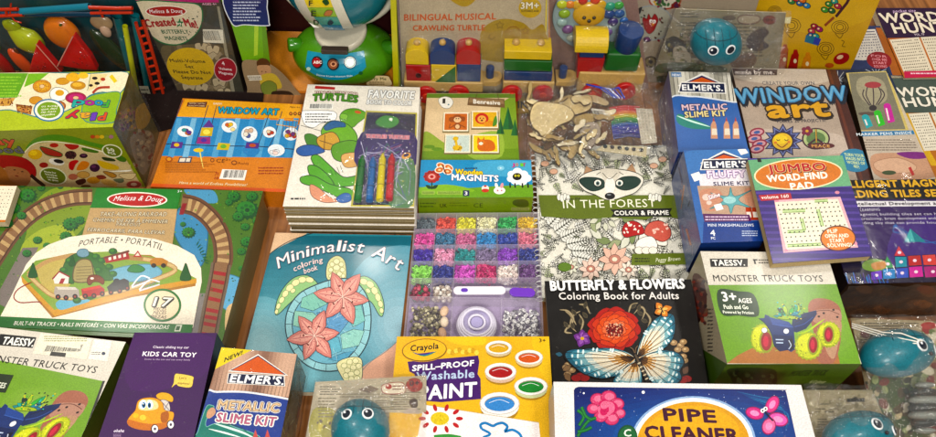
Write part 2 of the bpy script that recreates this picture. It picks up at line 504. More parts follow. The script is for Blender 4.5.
# river
a.blob([(455, 105), (500, 60), (545, 100), (548, 180), (530, 230), (500, 200), (470, 160)], '4a93c0', '2d6f90', 3)
a.blob([(488, 25), (560, 25), (575, 60), (520, 55)], '5aa0c8')
a.blob([(590, 250), (650, 270), (660, 330), (600, 345), (575, 300)], '6db0d4', '3f83aa', 2)
a.blob([(600, 340), (630, 330), (625, 400), (598, 410)], 'd9b98a')
a.poly([(60, 180), (102, 178), (75, 240), (20, 340), (0, 330), (0, 290)], '8a7f78')
a.poly([(515, 300), (550, 300), (545, 410), (505, 410)], '8c8580')
for i in range(520):
    x, y = random.uniform(-60, 700), random.uniform(15, 410); a.ell(x, y, random.uniform(1, 3.4), random.uniform(.8, 2.2), random.choice(['3f6a26', '6f9a3c', '2f5a24', '94ac4a', '4a7430']), n=6, j=random.random() * EPS, step=False)
a.z += EPS * 2
# tracks: dark bed, rails, sleepers
def track(P, w, wood='c8a778', bed='7a5238'):
    a.stroke(P, w, bed); a.stroke(P, w * .74, '9a7250')
    Q = catmull(P, False, 5)
    acc = 0
    for (x0, y0), (x1, y1) in zip(Q, Q[1:]):
        acc += math.hypot(x1 - x0, y1 - y0)
        if acc > 17:
            acc = 0; dx, dy = x1 - x0, y1 - y0; l = math.hypot(dx, dy) or 1; dx /= l; dy /= l
            mx_, my_ = x1, y1; hw = w * .30
            a.poly([(mx_ - dy * hw - dx * 5, my_ + dx * hw - dy * 5), (mx_ + dy * hw - dx * 5, my_ - dx * hw - dy * 5),
                    (mx_ + dy * hw + dx * 5, my_ - dx * hw + dy * 5), (mx_ - dy * hw + dx * 5, my_ + dx * hw + dy * 5)], wood, step=False)
    a.z += EPS
    a.dots([(0, 0), (1, 0), (1, 1), (0, 1)], 1, 1, .1, bed)
    for sg in (-1, 1):
        T = []
        for i, q in enumerate(P):
            p0 = P[max(0, i - 1)]; p1 = P[min(len(P) - 1, i + 1)]; dx, dy = p1[0] - p0[0], p1[1] - p0[1]; l = math.hypot(dx, dy)
            T.append((q[0] - dy / l * w * .34 * sg, q[1] + dx / l * w * .34 * sg))
        a.stroke(T, 3.5, '5e3b28')
track([(-70, 320), (-40, 255), (0, 190), (35, 140), (80, 95), (130, 65), (190, 48), (245, 45)], 44)
track([(480, 62), (520, 72), (560, 105), (585, 150), (592, 200), (588, 225)], 52)
track([(586, 222), (578, 270), (565, 330), (550, 410)], 54, 'b02f33', '7d6a55')
a.box(474, 62, 486, 92, 'a02a30'); 
# bushes
for x, y, r in ((75, 42, 26), (38, 75, 20), (58, 95, 15), (20, 115, 18), (110, 22, 12), (160, 18, 9), (15, 60, 12), (655, 80, 34), (620, 45, 20), (668, 45, 18), (632, 98, 18), (655, 165, 20), (650, 125, 14), (640, 190, 14), (188, 118, 24), (212, 108, 16), (175, 150, 18), (100, 160, 14), (125, 175, 12), (72, 195, 14), (500, 140, 20), (485, 118, 9), (607, 60, 12), (680, 110, 12), (640, 235, 10), (60, 12, 12)):
    n = 14; P = []
    for i in range(n * 2):
        q = r * (1 if i % 2 else .8); t = math.pi * i / n; P.append((x + q * math.cos(t), y + q * .8 * math.sin(t)))
    a.poly(P, '1f5a2c'); a.ell(x - r * .1, y - r * .12, r * .72, r * .56, '3c8c3a')
    for i in range(7):
        t = i * .9; a.ell(x + r * .45 * math.cos(t), y + r * .35 * math.sin(t), r * .16, r * .13, '2a7133', n=8, step=False)
    a.z += EPS; a.ell(x, y, r * .2, r * .17, '1d5029', n=8)
for i in range(90):
    x, y = random.uniform(20, 690), random.uniform(15, 400); a.leaf(x, y, 7, -90 + random.uniform(-30, 30), 1.6, random.choice(['4c9433', '76b03c', '2f7a35']))
for x in range(8):
    a.leaf(520 + x * 3, 175 + x * 6, 15, -60 + x * 12, 1.5, '1d6b3f')
# title panels
a.part('front_label_panel')
a.poly([(257, 22), (482, 26), (470, 78), (240, 75)], '2f8c33')
a.poly([(240, 75), (470, 78), (455, 190), (212, 170)], 'c9a878')
P = [(2, 362), (30, 310), (70, 225), (95, 195), (130, 172), (185, 152), (250, 143), (330, 147), (410, 157), (470, 175), (515, 200), (533, 235), (535, 270), (525, 320), (512, 392)]
a.poly(P, 'f2e8d4')
a.poly([(2, 362), (512, 384), (506, 412), (-10, 390)], '2f7f35')
a.part('brand_oval')
a.ell(364, 53, 80, 20, 'f6efe0', a=1, n=32); a.ell(364, 53, 76, 17, 'c9202b', a=1, n=32)
a.text('Melissa & Doug', 300, 57, 428, 60, 13, 'ffffff', it=.25, bend=3)
a.text('5+', 470, 34, 482, 34, 6, 'ffffff')
a.part('title_lettering')
a.text('TAKE-ALONG RAILROAD', 264, 97, 440, 97, 11, 'efe3c4', .01, ol='6a5030')
a.text('CHEMIN DE FER À EMMENER', 246, 111, 444, 116, 9, 'efe3c4', .01, ol='6a5030')
a.text('PARTOUT', 308, 122, 372, 124, 8, 'efe3c4', .01, ol='6a5030')
a.text('FERROCARRIL PARA LLEVAR', 232, 137, 436, 145, 9, 'efe3c4', .01, ol='6a5030')
a.text('PORTABLE • PORTÁTIL', 208, 178, 430, 188, 16, '2b2a28', .012, bend=15)
a.text('BUILT-IN TRACKS • RAILS INTÉGRÉS • CON VÍAS INCORPORADAS', 37, 385, 446, 396, 10, 'f4f4e4', .015)
a.box(462, 385, 478, 402, 'dfe4d0'); a.box(465, 388, 475, 399, '3d6b3f')
a.part('play_board_picture')
a.poly([(57, 258), (190, 200), (300, 196), (400, 200), (521, 262), (518, 282), (350, 312), (140, 366), (62, 275)], 'b8823c')
a.poly([(57, 255), (95, 215), (190, 195), (300, 190), (410, 205), (521, 262), (350, 292), (145, 345)], '8fae4c', )
a.poly([(57, 255), (145, 345), (350, 292), (521, 262), (521, 274), (352, 306), (146, 362), (60, 272)], 'd9a048')
a.blob([(100, 232), (160, 205), (195, 215), (200, 260), (160, 300), (120, 290)], 'c9b56a')
a.blob([(280, 250), (330, 230), (400, 225), (430, 245), (400, 265), (320, 270)], '7db7cf', '5c93a8', 2)
a.blob([(150, 325), (190, 310), (240, 320), (200, 335), (160, 345)], '76b9d2')
a.stroke([(75, 250), (130, 215), (200, 200)], 11, 'c8a06a'); a.stroke([(75, 250), (110, 285), (150, 310), (220, 312), (330, 292), (420, 262), (465, 240), (440, 222), (380, 210), (310, 205)], 13, 'b99058')
a.stroke([(75, 250), (110, 285), (150, 310), (220, 312), (330, 292), (420, 262), (465, 240), (440, 222), (380, 210)], 8, 'd9bd88')
a.blob([(165, 262), (175, 215), (205, 195), (240, 192), (265, 215), (285, 235), (300, 265), (262, 262), (245, 225), (215, 212), (198, 240), (196, 275)], '3e7a33', '2a5527', 2)
a.blob([(198, 270), (198, 232), (215, 212), (240, 215), (248, 245), (246, 268)], 'b0a06a', '6e5a3a', 3)
for i in range(5): a.stroke([(203, 232 + i * 8), (243, 230 + i * 8)], 1.5, '7d6a44')
for x, y in ((215, 200), (170, 240), (290, 232), (270, 215), (255, 205), (300, 250), (300, 190), (262, 240), (185, 215), (205, 320), (240, 310), (330, 275)): a.ell(x, y, 12, 9, '2f6f2f', n=9); a.ell(x - 2, y - 2, 6, 4, '4b9138', n=8)
a.blob([(205, 192), (215, 184), (232, 186), (236, 200), (222, 206), (208, 202)], '7fa6b8', '4a6a7c', 1.5)
for x, y, s in ((88, 245, 1.1), (492, 250, 1.3), (192, 218, .8)): a.blob([(x - 11 * s, y + 12 * s), (x - 4 * s, y - 12 * s), (x + 1, y - 22 * s), (x + 7 * s, y - 6 * s), (x + 11 * s, y + 12 * s)], '246328', '173f1c', 1)
a.poly([(276, 205), (340, 188), (344, 210), (282, 222)], 'b8242c'); a.poly([(274, 206), (342, 187), (344, 192), (276, 211)], '7d3a2c')
for i in range(4): a.poly([(288 + i * 13, 207 - i * 3), (295 + i * 13, 205 - i * 3), (296 + i * 13, 213 - i * 3), (289 + i * 13, 215 - i * 3)], 'f0e4d8', step=False)
a.z += EPS
a.poly([(353, 205), (366, 188), (377, 206)], 'c8342c'); a.poly([(359, 202), (366, 193), (371, 202)], 'f0e0d0')
a.poly([(142, 262), (158, 243), (184, 256), (182, 276), (146, 276)], 'f1e3da'); a.stroke([(140, 264), (158, 244), (186, 258)], 4, 'a8262e', smooth=False); a.box(157, 262, 168, 276, 'b4303a')
a.blob([(232, 265), (240, 254), (262, 254), (277, 266), (274, 278), (262, 272), (248, 272), (240, 280), (233, 276)], '8d4428', '5a2616', 1.5); a.ell(245, 262, 5, 3, 'f2e6da')
a.blob([(338, 240), (352, 226), (372, 228), (385, 238), (372, 246), (350, 246)], '3f8f4a', '275c30', 1.5)
a.poly([(398, 215), (410, 207), (430, 208), (446, 216), (443, 228), (400, 228)], 'c8893c'); a.ell(408, 228, 7, 6, '3a2b20'); a.ell(434, 228, 7, 6, '3a2b20')
# train
a.poly([(147, 284), (200, 285), (210, 292), (212, 312), (150, 314), (144, 300)], 'b9aea2'); a.poly([(150, 284), (200, 285), (206, 292), (156, 292)], 'd8d0c4')
a.poly([(216, 290), (265, 280), (278, 290), (278, 306), (220, 312)], 'c02a26'); a.poly([(216, 290), (264, 281), (270, 286), (224, 296)], 'e0483c')
a.poly([(284, 285), (300, 272), (330, 262), (342, 268), (344, 290), (290, 300)], '2d2a2e'); a.blob([(300, 280), (304, 264), (316, 264), (318, 278)], '17161a')
for x, y in ((155, 311), (176, 313), (200, 310), (227, 309), (250, 308), (272, 303), (295, 299), (318, 295), (338, 288)): a.ell(x, y, 7, 7, '2a1a18', n=12, step=False)
a.z += EPS
for x, y in ((155, 311), (176, 313), (200, 310), (227, 309), (250, 308), (272, 303), (295, 299), (318, 295), (338, 288)): a.ell(x, y, 3, 3, 'b04a3a', n=8, step=False)
a.z += EPS
for k, (x0, y0, x1, y1) in enumerate(((350, 283, 398, 262), (370, 292, 424, 272))):
    a.stroke([(x0, y0), ((x0 + x1) / 2, min(y0, y1) - 6), (x1, y1)], 4, 'e9e9ec'); a.stroke([(x0, y0 + 3), (x1, y1 + 6)], 4, 'dfe0e6', smooth=False)
    for q in (.2, .35, .5, .65, .8):
        x = x0 + (x1 - x0) * q; y = y0 + (y1 - y0) * q; a.stroke([(x - 4, y + 3), (x + 3, y - 8 * math.sin(math.pi * q))], 1.6, '7d8aa8')
a.stroke([(85, 272), (50, 290), (38, 312), (55, 326), (100, 324), (112, 330)], 2.6, 'a8302c')
a.part('piece_count_badge')
a.ell(431, 333, 50, 44, '2f7f35', n=36); a.ell(431, 333, 44, 38, 'ecd9b8', n=36)
a.text('17', 406, 336, 452, 338, 23, '2c2c26', .05, ol='2c2c26', w=.10); a.text('17', 405, 335, 451, 337, 23, 'f6f2e0', .02)
a.text('PIECES', 407, 347, 440, 347, 8, '33302a', .015); a.text('PIÈCES', 406, 357, 440, 357, 8, '33302a', .015); a.text('PIEZAS', 400, 367, 440, 369, 8, '33302a', .015)
a.flush()
# paler band along the top of the wooden side
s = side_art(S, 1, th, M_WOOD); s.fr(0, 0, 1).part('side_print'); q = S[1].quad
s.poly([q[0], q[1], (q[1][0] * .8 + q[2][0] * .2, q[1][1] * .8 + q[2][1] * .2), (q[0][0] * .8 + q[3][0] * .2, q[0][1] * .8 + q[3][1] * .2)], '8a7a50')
s.flush()

# ================================================================== play food box
th, a, S = pack('play_food_box', [(-45, 73.5), (129.6, 71.5), (112.6, 127), (-70, 133)], .125, .125,
    'lime green play food box whose title reads upside down, in front of the toy fruit', 'toy box',
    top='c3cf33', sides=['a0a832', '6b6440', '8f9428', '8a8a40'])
a.fr(0, 65, 5.825).part('food_picture')
a.full('b9c92c')
a.blob([(-60, 50), (310, 45), (520, 50), (745, 44), (700, 165), (600, 158), (520, 180), (470, 230), (380, 270), (300, 318), (200, 300), (60, 262), (-60, 250)], 'f1e6c4', '4a8f93', 6)
a.poly([(-60, 48), (165, 48), (100, 190), (-60, 194)], '74b23c'); a.lines(-20, 62, 130, 190, 7, '9ccf52', .9)
a.poly([(165, 50), (285, 48), (225, 95), (140, 130)], '86c03c')
def donut(x, y, rx, ry, c1, c2, hole='e9c89a'): a.ell(x, y, rx, ry, c1, ol='a36a2c', w=3); a.ell(x, y, rx * .75, ry * .72, c2); a.ell(x, y, rx * .26, ry * .28, hole, ol='a36a2c', w=2)
donut(245, 125, 52, 36, 'dc9a3a', 'e8b050'); a.scat(30, 205, 100, 290, 150, 4, ['b8742c'])
a.ell(365, 95, 38, 19, 'dca032', ol='b8822c', w=3); a.ell(425, 72, 40, 25, 'efb83c', ol='c08a2c', w=2); a.ell(485, 62, 30, 18, 'f3c858')
a.ell(455, 120, 42, 22, 'd59a34', ol='b8822c', w=3); a.ell(450, 115, 28, 12, 'efbf5a')
a.blob([(290, 165), (320, 133), (370, 138), (400, 165), (370, 205), (310, 208)], 'fbf6ea', '3d2a18', 3); a.ell(348, 163, 26, 18, 'e4ac2c')
donut(442, 192, 60, 32, 'b8285c', 'd23c7a'); donut(348, 240, 34, 26, 'c06a40', 'e0a050')
a.ell(210, 207, 38, 22, 'd99a2c', ol='b97f22', w=3)
a.poly([(92, 228), (190, 240), (180, 290), (100, 270)], '9c5a2c'); a.poly([(96, 246), (186, 256), (182, 284), (104, 264)], 'd0884c'); a.scat(26, 100, 235, 180, 285, 6, ['5a2a18', 'd8b060'])
a.poly([(0, 195), (90, 192), (60, 238), (0, 240)], 'd9a456'); a.scat(26, 0, 195, 80, 238, 6, ['8a4a20'])
a.stroke([(530, 50), (510, 150)], 3, '7a8a3a')
a.poly([(530, 52), (630, 55), (560, 130), (518, 150)], 'efd9a0'); a.ell(553, 78, 16, 9, '2a1a14'); a.ell(566, 108, 15, 9, '2a1a14'); a.ell(600, 84, 14, 10, 'c84a2c'); a.ell(530, 120, 12, 8, '3a1a14')
a.stroke([(540, 165), (575, 135), (640, 130)], 14, 'c04a34'); a.stroke([(645, 62), (675, 100)], 22, 'e8cf3c')
a.blob([(500, 330), (480, 240), (520, 185), (600, 165), (700, 162), (680, 260), (660, 335)], '9ac034', '4a8f93', 5)
a.part('logo_badge')
a.ell(285, 264, 90, 66, '3d84b8', n=32); a.ell(285, 264, 82, 58, 'f3f0e2', n=32); a.ell(285, 264, 68, 48, '8aaf30', n=32)
for k in range(4): a.text(('More to', 'play with', 'every day', 'together')[k], 340 - k * 6, 234 + k * 17, 244 - k * 2, 240 + k * 17, 11, 'f4f2da', .02)
a.part('title_lettering')
for t, x0, x1, c in (('F', 640, 604, '5cb848'), ('o', 602, 556, '3da9c4'), ('o', 554, 500, 'c83a9a'), ('d', 498, 432, '46b8a8')):
    a.text(t, x0, 208 if t != 'o' else 212, x1, 206, 38, c, .05, ol='1f2a7a', w=.06)
for t, x0, x1, c in (('P', 624, 580, 'e6603a'), ('l', 566, 540, '7a4ac8'), ('a', 528, 470, 'e8b03c'), ('y', 460, 392, 'd83a44')):
    a.text(t, x0, 280, x1, 283, 42, c, .05, ol='2a1f6a', w=.06)
a.flush()
s = side_art(S, 2, th); s.fr(0, 120, 5.825).part('front_picture')
s.fr(0, 0, 1).poly(S[2].quad, '8f9a2c'); s.fr(0, 120, 5.825)
s.blob([(150, 170), (200, 110), (300, 85), (420, 95), (520, 125), (660, 160), (640, 175), (420, 130), (250, 120)], '5c9428')
P = [(142, 190), (200, 135), (300, 122), (440, 140), (560, 170), (700, 220), (745, 240), (830, 390), (240, 394), (170, 330), (60, 330), (0, 270), (-50, 250), (-50, 400), (240, 396)]
s.poly([(142, 190), (200, 140), (300, 127), (440, 145), (560, 175), (730, 222), (828, 388), (120, 392), (-40, 380), (-40, 240), (120, 230)], 'cfb98a')
s.stroke([(142, 190), (200, 138), (300, 125), (440, 143), (560, 173), (600, 185)], 6, 'e9e2c2')
s.ell(205, 200, 42, 30, 'dcae22'); s.ell(195, 192, 22, 14, 'edc83c')
s.blob([(235, 155), (300, 170), (360, 195), (350, 215), (280, 205), (250, 185)], 'b03a32', '3a5a24', 5)
s.ell(315, 147, 26, 13, 'c03228'); s.blob([(375, 140), (455, 145), (450, 165), (410, 172)], 'b82a28'); s.blob([(480, 160), (570, 180), (560, 192), (490, 180)], '4f7a2c')
s.ell(412, 203, 34, 24, '4a2a2c'); s.scat(24, 385, 185, 440, 225, 7, ['6a3a3c', '2a1416']); s.ell(487, 208, 24, 14, '3c1e30'); s.ell(487, 205, 12, 6, '70405a')
s.ell(330, 243, 46, 20, 'e6e0d0', a=10); s.ell(342, 240, 30, 12, '2a2420', a=10)
s.blob([(402, 280), (405, 245), (440, 232), (458, 240), (440, 260), (425, 292)], 'c82a22'); s.blob([(445, 290), (475, 240), (520, 250), (500, 285)], 'd8822c')
s.ell(552, 278, 30, 24, '45203c'); s.ell(545, 270, 14, 9, '6e3a5c')
s.blob([(565, 235), (620, 245), (690, 270), (680, 290), (600, 280)], 'd8b22c'); s.blob([(690, 250), (760, 262), (740, 290), (700, 285)], 'd4bd88'); s.blob([(595, 215), (660, 225), (670, 240), (610, 235)], '31421f')
s.ell(255, 262, 26, 16, 'a8322c'); s.ell(705, 225, 34, 16, '4f7a2c', a=20)
s.blob([(600, 300), (650, 305), (680, 325), (650, 335)], 'b88440', '5a3a1c', 3); s.blob([(695, 315), (790, 310), (770, 345), (720, 340)], 'dcc694', '7a5a2c', 3); s.blob([(630, 300), (760, 290), (740, 300)], 'f0ecd8')
s.ell(485, 318, 36, 18, 'c99c58', ol='9a6f34', w=3); s.blob([(440, 355), (490, 340), (500, 362), (460, 378)], '4a1c18')
s.ell(545, 350, 40, 20, 'c48a3c'); s.ell(635, 365, 50, 18, 'd0a860', a=15); s.ell(780, 376, 42, 20, 'a8403c', ol='d08a70', w=4); s.ell(780, 374, 18, 9, 'd8b8a0'); s.ell(425, 330, 28, 18, 'b86a50')
s.blob([(560, 325), (600, 320), (620, 338), (580, 345)], '8a3a2c'); s.blob([(660, 345), (715, 340), (720, 360), (690, 365)], '6a7a5a'); s.ell(500, 385, 30, 8, '6a4020')
# child in red chef hat: head, face, braid
s.blob([(-40, 210), (60, 205), (150, 225), (205, 275), (205, 330), (150, 310), (110, 280), (30, 280), (-40, 260)], 'b02418', '741410', 2)
s.blob([(30, 275), (110, 275), (165, 300), (180, 345), (150, 385), (100, 380), (50, 340)], 'b0764e')
s.ell(85, 290, 8, 3, '3a2014'); s.ell(130, 300, 8, 3, '3a2014'); s.ell(98, 325, 12, 4, '8a3a2c', a=15); s.ell(104, 308, 5, 4, '95603c')
s.stroke([(180, 320), (215, 350), (260, 385)], 20, '2c1a14')
s.blob([(-40, 260), (30, 290), (60, 350), (130, 392), (-40, 390)], 'a86a38')
s.part('count_badge'); s.ell(653, 180, 60, 38, 'e4e2c4', a=12, n=30); s.ell(653, 180, 53, 32, '71802a', a=12, n=30); s.text('50', 628, 178, 670, 184, 18, 'f4f2dc', .03); s.text('PCS', 634, 196, 676, 202, 13, 'f4f2dc', .03)
s.part('slogan_badge'); s.ell(310, 325, 82, 50, 'd8d8b4', a=14, n=30); s.ell(310, 325, 74, 43, '6a7a2c', a=14, n=30)
for k, t in enumerate(('Made for', 'little', 'cooks', 'at play')): s.text(t, 262 + k * 7, 304 + k * 15, 330 + k * 4, 312 + k * 15, 10, 'eeecd0', .02)
s.part('side_lettering'); s.text('ay', -30, 140, 98, 145, 44, 'd05a3c', .06, ol='5a1f14', w=.06, it=.2); s.text('ood', -30, 188, 140, 190, 36, '6d7078', .05, ol='3a3a3c', w=.05)
s.part('colour_dots')
for k, c in enumerate(('c04a2c', 'd08a2c', 'd8b83c', '8a9a4a', 'b07a8a')): s.ell(540 + k * 27, 96, 14, 11, c, n=12, step=False)
s.flush()
s = side_art(S, 1, th); s.part('window_side_print'); s.fr(0, 65, 5.825)
s.fr(0, 0, 1).poly(S[1].quad, '6a6238'); s.fr(0, 65, 5.825)
s.blob([(700, 300), (740, 250), (800, 280), (790, 370), (730, 380), (690, 350)], '8a7a5c'); s.scat(40, 690, 250, 790, 380, 14, ['6a3a5a', 'b08a3a', '9a5a6a', '5a4a3a'])
s.blob([(790, 260), (850, 220), (880, 290), (850, 360), (800, 370)], 'b08a48'); s.blob([(760, 420), (860, 380), (900, 440), (880, 560), (830, 640), (780, 540)], '8f8470')
s.scat(50, 770, 380, 900, 600, 16, ['7a6a58', 'a89a80', '6a5a48', '8a3a30', 'b8a888'])
s.flush()
film('clear_film', S[1], S[1].quad, th, lift=.002, amp=.003, nx=20, ny=20, mat=M_FILM, seed=3)

# ================================================================== small word puzzle pad at the far left
th, a, S = pack('word_puzzle_pad', [(-34, 184), (17, 186), (5, 222), (-50, 222)], .062, .01,
    'small orange edged puzzle pad with a cream letter grid, on the train set box', 'puzzle pad', top='e8873c', sides=['d8c8a8'] * 4, mat=M_MATTE)
a.part('letter_grid'); a.full('d9803a'); a.fr(0, 0, 1)
a.box(-45, 186, 11, 220, 'f1e6cf'); a.dots([(-34, 187), (14, 188), (4, 219), (-45, 219)], 16, 9, .55, '3a342c', .9); a.flush()

# ================================================================== orange window art box
th, a, S = pack('craft_kit_box', [(182.7, 98.3), (303, 104.5), (287, 192.5), (150.5, 187)], .035, .035,
    'orange and blue window art box lying flat behind the train set box', 'craft kit', top='e8912a', sides=['c87a28', 'b06820', 'd9822a', 'c87a28'])
a.fr(150, 90, 3.975).part('project_picture'); a.full('e08a22')
a.poly([(140, 36), (600, 58), (596, 112), (108, 108)], 'f0ae2a')
a.poly([(106, 106), (515, 120), (575, 125), (592, 140), (568, 270), (38, 262)], '3d93cf')
for i in range(9):
    x = 70 + i * 58; a.poly([(x + 38, 112), (x + 58, 113), (x + 24, 268), (x, 267)], ['62abd9', '86bfe0', '4fa0d6'][i % 3], step=False)
a.z += EPS
for P in ([(130, 40), (85, 160), (40, 262)], [(232, 60), (215, 115), (180, 215)], [(265, 62), (250, 120), (230, 215)], [(478, 78), (455, 150), (428, 225)], [(525, 85), (500, 170), (470, 235)]): a.stroke(P, 3, '2a3a5c', smooth=False)
a.stroke([(60, 214), (240, 222), (430, 224), (572, 236)], 3.5, '2a3a5c', smooth=False)
def spot(x, y, rx, ry, c, k=4):
    a.ell(x, y, rx, ry, 'e9eef0'); 
    for i in range(k): a.ell(x + random.uniform(-.5, .5) * rx, y + random.uniform(-.5, .5) * ry, rx * .3, ry * .3, c[i % len(c)], n=10, ol='2a2a4a', w=1.2)
spot(315, 145, 30, 24, ['e8c030', 'e0702c', 'f0e0a0']); spot(395, 175, 32, 30, ['d8b8a0', '5a6ab0', 'e8e0d0']); spot(475, 168, 26, 22, ['c84a2c', 'e8d0b0']); spot(560, 175, 30, 26, ['d83a3a', 'e8b040', '7a3a8a'], 6); spot(502, 240, 34, 24, ['e8e8e8', 'f0d8d0'])
spot(140, 165, 32, 22, ['e07a2c', '6a3aa0', '46a0a0', 'e8c030'], 6); a.ell(402, 240, 34, 22, '3f8fd0')
a.poly([(235, 118), (255, 148), (210, 148)], '6a3a9a'); a.poly([(206, 150), (252, 150), (246, 184), (198, 184)], 'd8b93c'); a.ell(225, 168, 14, 10, 'f0e070'); a.poly([(192, 188), (240, 188), (240, 216), (184, 214)], 'a83a8a'); a.ell(214, 200, 12, 8, '5a3ab0')
a.poly([(88, 206), (132, 208), (126, 232), (80, 232)], '6a3a9a'); a.ell(106, 219, 11, 7, 'e8c030'); a.poly([(272, 210), (320, 214), (312, 240), (264, 238)], 'd8c03a'); a.ell(292, 225, 12, 8, '7ab84a')
a.poly([(384, 208), (436, 212), (430, 234), (378, 232)], '5a3a9a'); a.ell(408, 221, 14, 7, 'c8603a')
a.stroke([(196, 230), (203, 270), (212, 312)], 5, 'f4e486', taper=True); a.ell(193, 240, 20, 8, 'e8c83c')
a.stroke([(508, 112), (592, 124), (582, 150), (502, 138)], 3, 'f0b050', closed=True, smooth=False); 
for i in range(5): a.stroke([(530 + i * 13, 122), (524 + i * 12, 190)], 1.6, '8a5a2c', smooth=False)
a.part('title_lettering')
a.poly([(150, 50), (228, 48), (222, 70), (146, 66)], '6a2a2c'); a.text('NOW WITH', 156, 56, 218, 58, 5, 'f4e0b0'); a.text('SUNCATCHERS', 152, 65, 218, 67, 5, 'f4e0b0')
a.text('WINDOW ART', 268, 92, 508, 100, 24, '3fb0d0', .05, ol='1d2a34', w=.06)
a.text('EASY!', 252, 58, 285, 60, 7, 'f6f0dc', .02); a.text('Ages 6+', 555, 70, 595, 73, 6, '5a2a1c')
for i in range(3): a.ell(560 + i * 17, 95, 7, 7, '3a2a1c', n=10); a.ell(560 + i * 17, 95, 4, 4, 'e8902c', n=10)
a.part('small_print')
a.lines(60, 284, 270, 330, 6, 'b56a24', .8); a.lines(430, 305, 530, 338, 3, 'b04a24', 1); a.ell(76, 276, 14, 11, 'b45a24', n=14); a.ell(76, 276, 9, 7, 'e8a04a', n=10)
a.box(110, 268, 162, 290, '53546a'); a.box(116, 272, 138, 286, 'e8dcc8'); a.box(142, 272, 158, 286, 'e8dcc8')
a.text('CE', 262, 288, 296, 290, 14, '6a3a18', .01); a.ell(248, 280, 8, 8, '8a4a20', n=12); a.ell(248, 280, 5, 5, 'e08a22', n=12); a.ell(335, 290, 12, 9, '8a4a20', n=14); a.ell(335, 290, 8, 5, 'e08a22', n=14); a.text('3+', 300, 282, 320, 284, 9, '8a4a20'); a.text('RoHS', 350, 296, 392, 299, 9, '8a4a20')
a.poly([(2, 372), (540, 395), (536, 410), (0, 386)], 'e86a20'); a.text('Have a world of Endless Possibilities!', 116, 374, 384, 383, 10, 'fbeec8', .01, it=.15)
a.part('barcode_label'); a.poly([(288, 316), (386, 320), (376, 360), (276, 354)], 'f4efe6'); a.bars(290, 320, 370, 350, 24); a.text('71', 258, 340, 270, 341, 12, 'b02a20', .03); a.text('10', 256, 356, 270, 356, 10, 'b02a20', .03)
a.flush()
# ================================================================== stack of activity books with crayons
def book_stack():
    q = [(307.7, 84.4), (420, 87.3), (414, 208), (282.8, 206.3)]; n = 8; tt = .0076
    for i in range(n):
        h = tt * (i + 1); f0 = flat(.0608, q); f = flat(h)
        W = [f0.at(*p) for p in q]; j = random.uniform(-.0012, .0012); k = random.uniform(-.002, .001)
        if i == n - 1: j = k = 0
        W = [Vector((p.x + j, p.y + k, h - .0003)) for p in W]; qq = [proj(p) for p in W]
        top = i == n - 1
        label = 'topmost activity book of the stack, with four crayons sealed in its cover' if top else 'activity book with rough grey page edges lying inside the stack under the crayon book'
        th, a, S = pack('activity_book', qq, h - .0003, .0008, label, 'activity book', top='efe8dc', sides=['9a8a68'] * 4, mat=M_GLOSS, group='activity books in one stack', body='cover', bevel=0)
        # page block: many slightly uneven sheets
        bm = bmesh.new(); cl = bm.loops.layers.float_color.new('Col'); z = h - .0012; m = 7
        for s_ in range(m):
            dz = (tt - .0013) / m; e = random.uniform(.0003, .0016); c = random.choice(['a8946c', '8a7650', '6e5a3a', 'c4b28c', '5a4830'])
            P = [(W[0] + Vector((e, -e, 0))), (W[1] + Vector((-e, -e, 0))), (W[2] + Vector((-e, e, 0))), (W[3] + Vector((e, e, 0)))]
            r_ = bmesh.ops.create_cube(bm, size=1)['verts']
            for v in r_:
                p = P[0 if v.co.x < 0 and v.co.y > 0 else 1 if v.co.y > 0 else 2 if v.co.x > 0 else 3]
                v.co = Vector((p.x, p.y, z if v.co.z > 0 else z - dz * .93))
            for fc in {f_ for v in r_ for f_ in v.link_faces}:
                for l in fc.loops: l[cl] = L(c)
            z -= dz
        from_bm('page_block', bm, 'd9c8a4', M_MATTE, th, smooth=False)
        if top: return_ = (th, a, S)
        else: a.flush()
    return return_
th, a, S = book_stack()
a.fr(270, 80, 2.731).part('cover_picture'); a.full('ece6da')
a.blob([(84, 90), (92, 84), (175, 86), (176, 112), (140, 118), (120, 130), (95, 122)], 'fbfaf4', '2a2a2a', 1.2); a.lines(96, 90, 170, 118, 4, '5a5a5a', .8)
a.stroke([(84, 124), (160, 145), (240, 180)], 1.5, '4a4a44', smooth=False)
# generic leafy plant in place of the licensed figures
a.blob([(190, 100), (205, 82), (235, 78), (260, 88), (262, 100), (240, 118), (225, 130), (200, 122)], '6fae3c', '2f5a20', 1.5)
a.ell(240, 88, 9, 4, 'd8662c', a=10); a.blob([(195, 92), (212, 96), (208, 108), (192, 104)], '8cc654', '2f5a20', 1)
a.blob([(95, 150), (115, 148), (140, 165), (138, 182), (110, 185), (98, 170)], '4f8f36', '274c1c', 1.5)
a.blob([(74, 188), (95, 178), (128, 180), (150, 195), (118, 205), (90, 208), (74, 200)], '2f66b8', '1b3668', 2)
a.blob([(140, 138), (165, 112), (205, 118), (232, 140), (238, 165), (215, 180), (180, 172), (150, 165)], '78b83e', '2f5a20', 2)
a.blob([(148, 128), (170, 112), (200, 116), (206, 128), (180, 130), (155, 138)], '2d6aa8', '183c68', 1.5)
a.blob([(132, 156), (170, 142), (190, 165), (182, 188), (150, 190), (130, 175)], 'd8a850', '6a4418', 2)
a.stroke([(135, 165), (182, 180)], 2, '6a4418'); a.stroke([(150, 150), (148, 188)], 2, '6a4418')
a.blob([(170, 180), (215, 165), (245, 175), (248, 215), (210, 225), (175, 215)], '6aa838', '2a521c', 2)
a.blob([(196, 205), (242, 200), (244, 232), (205, 238)], 'e0b070', '6a4418', 1.5)
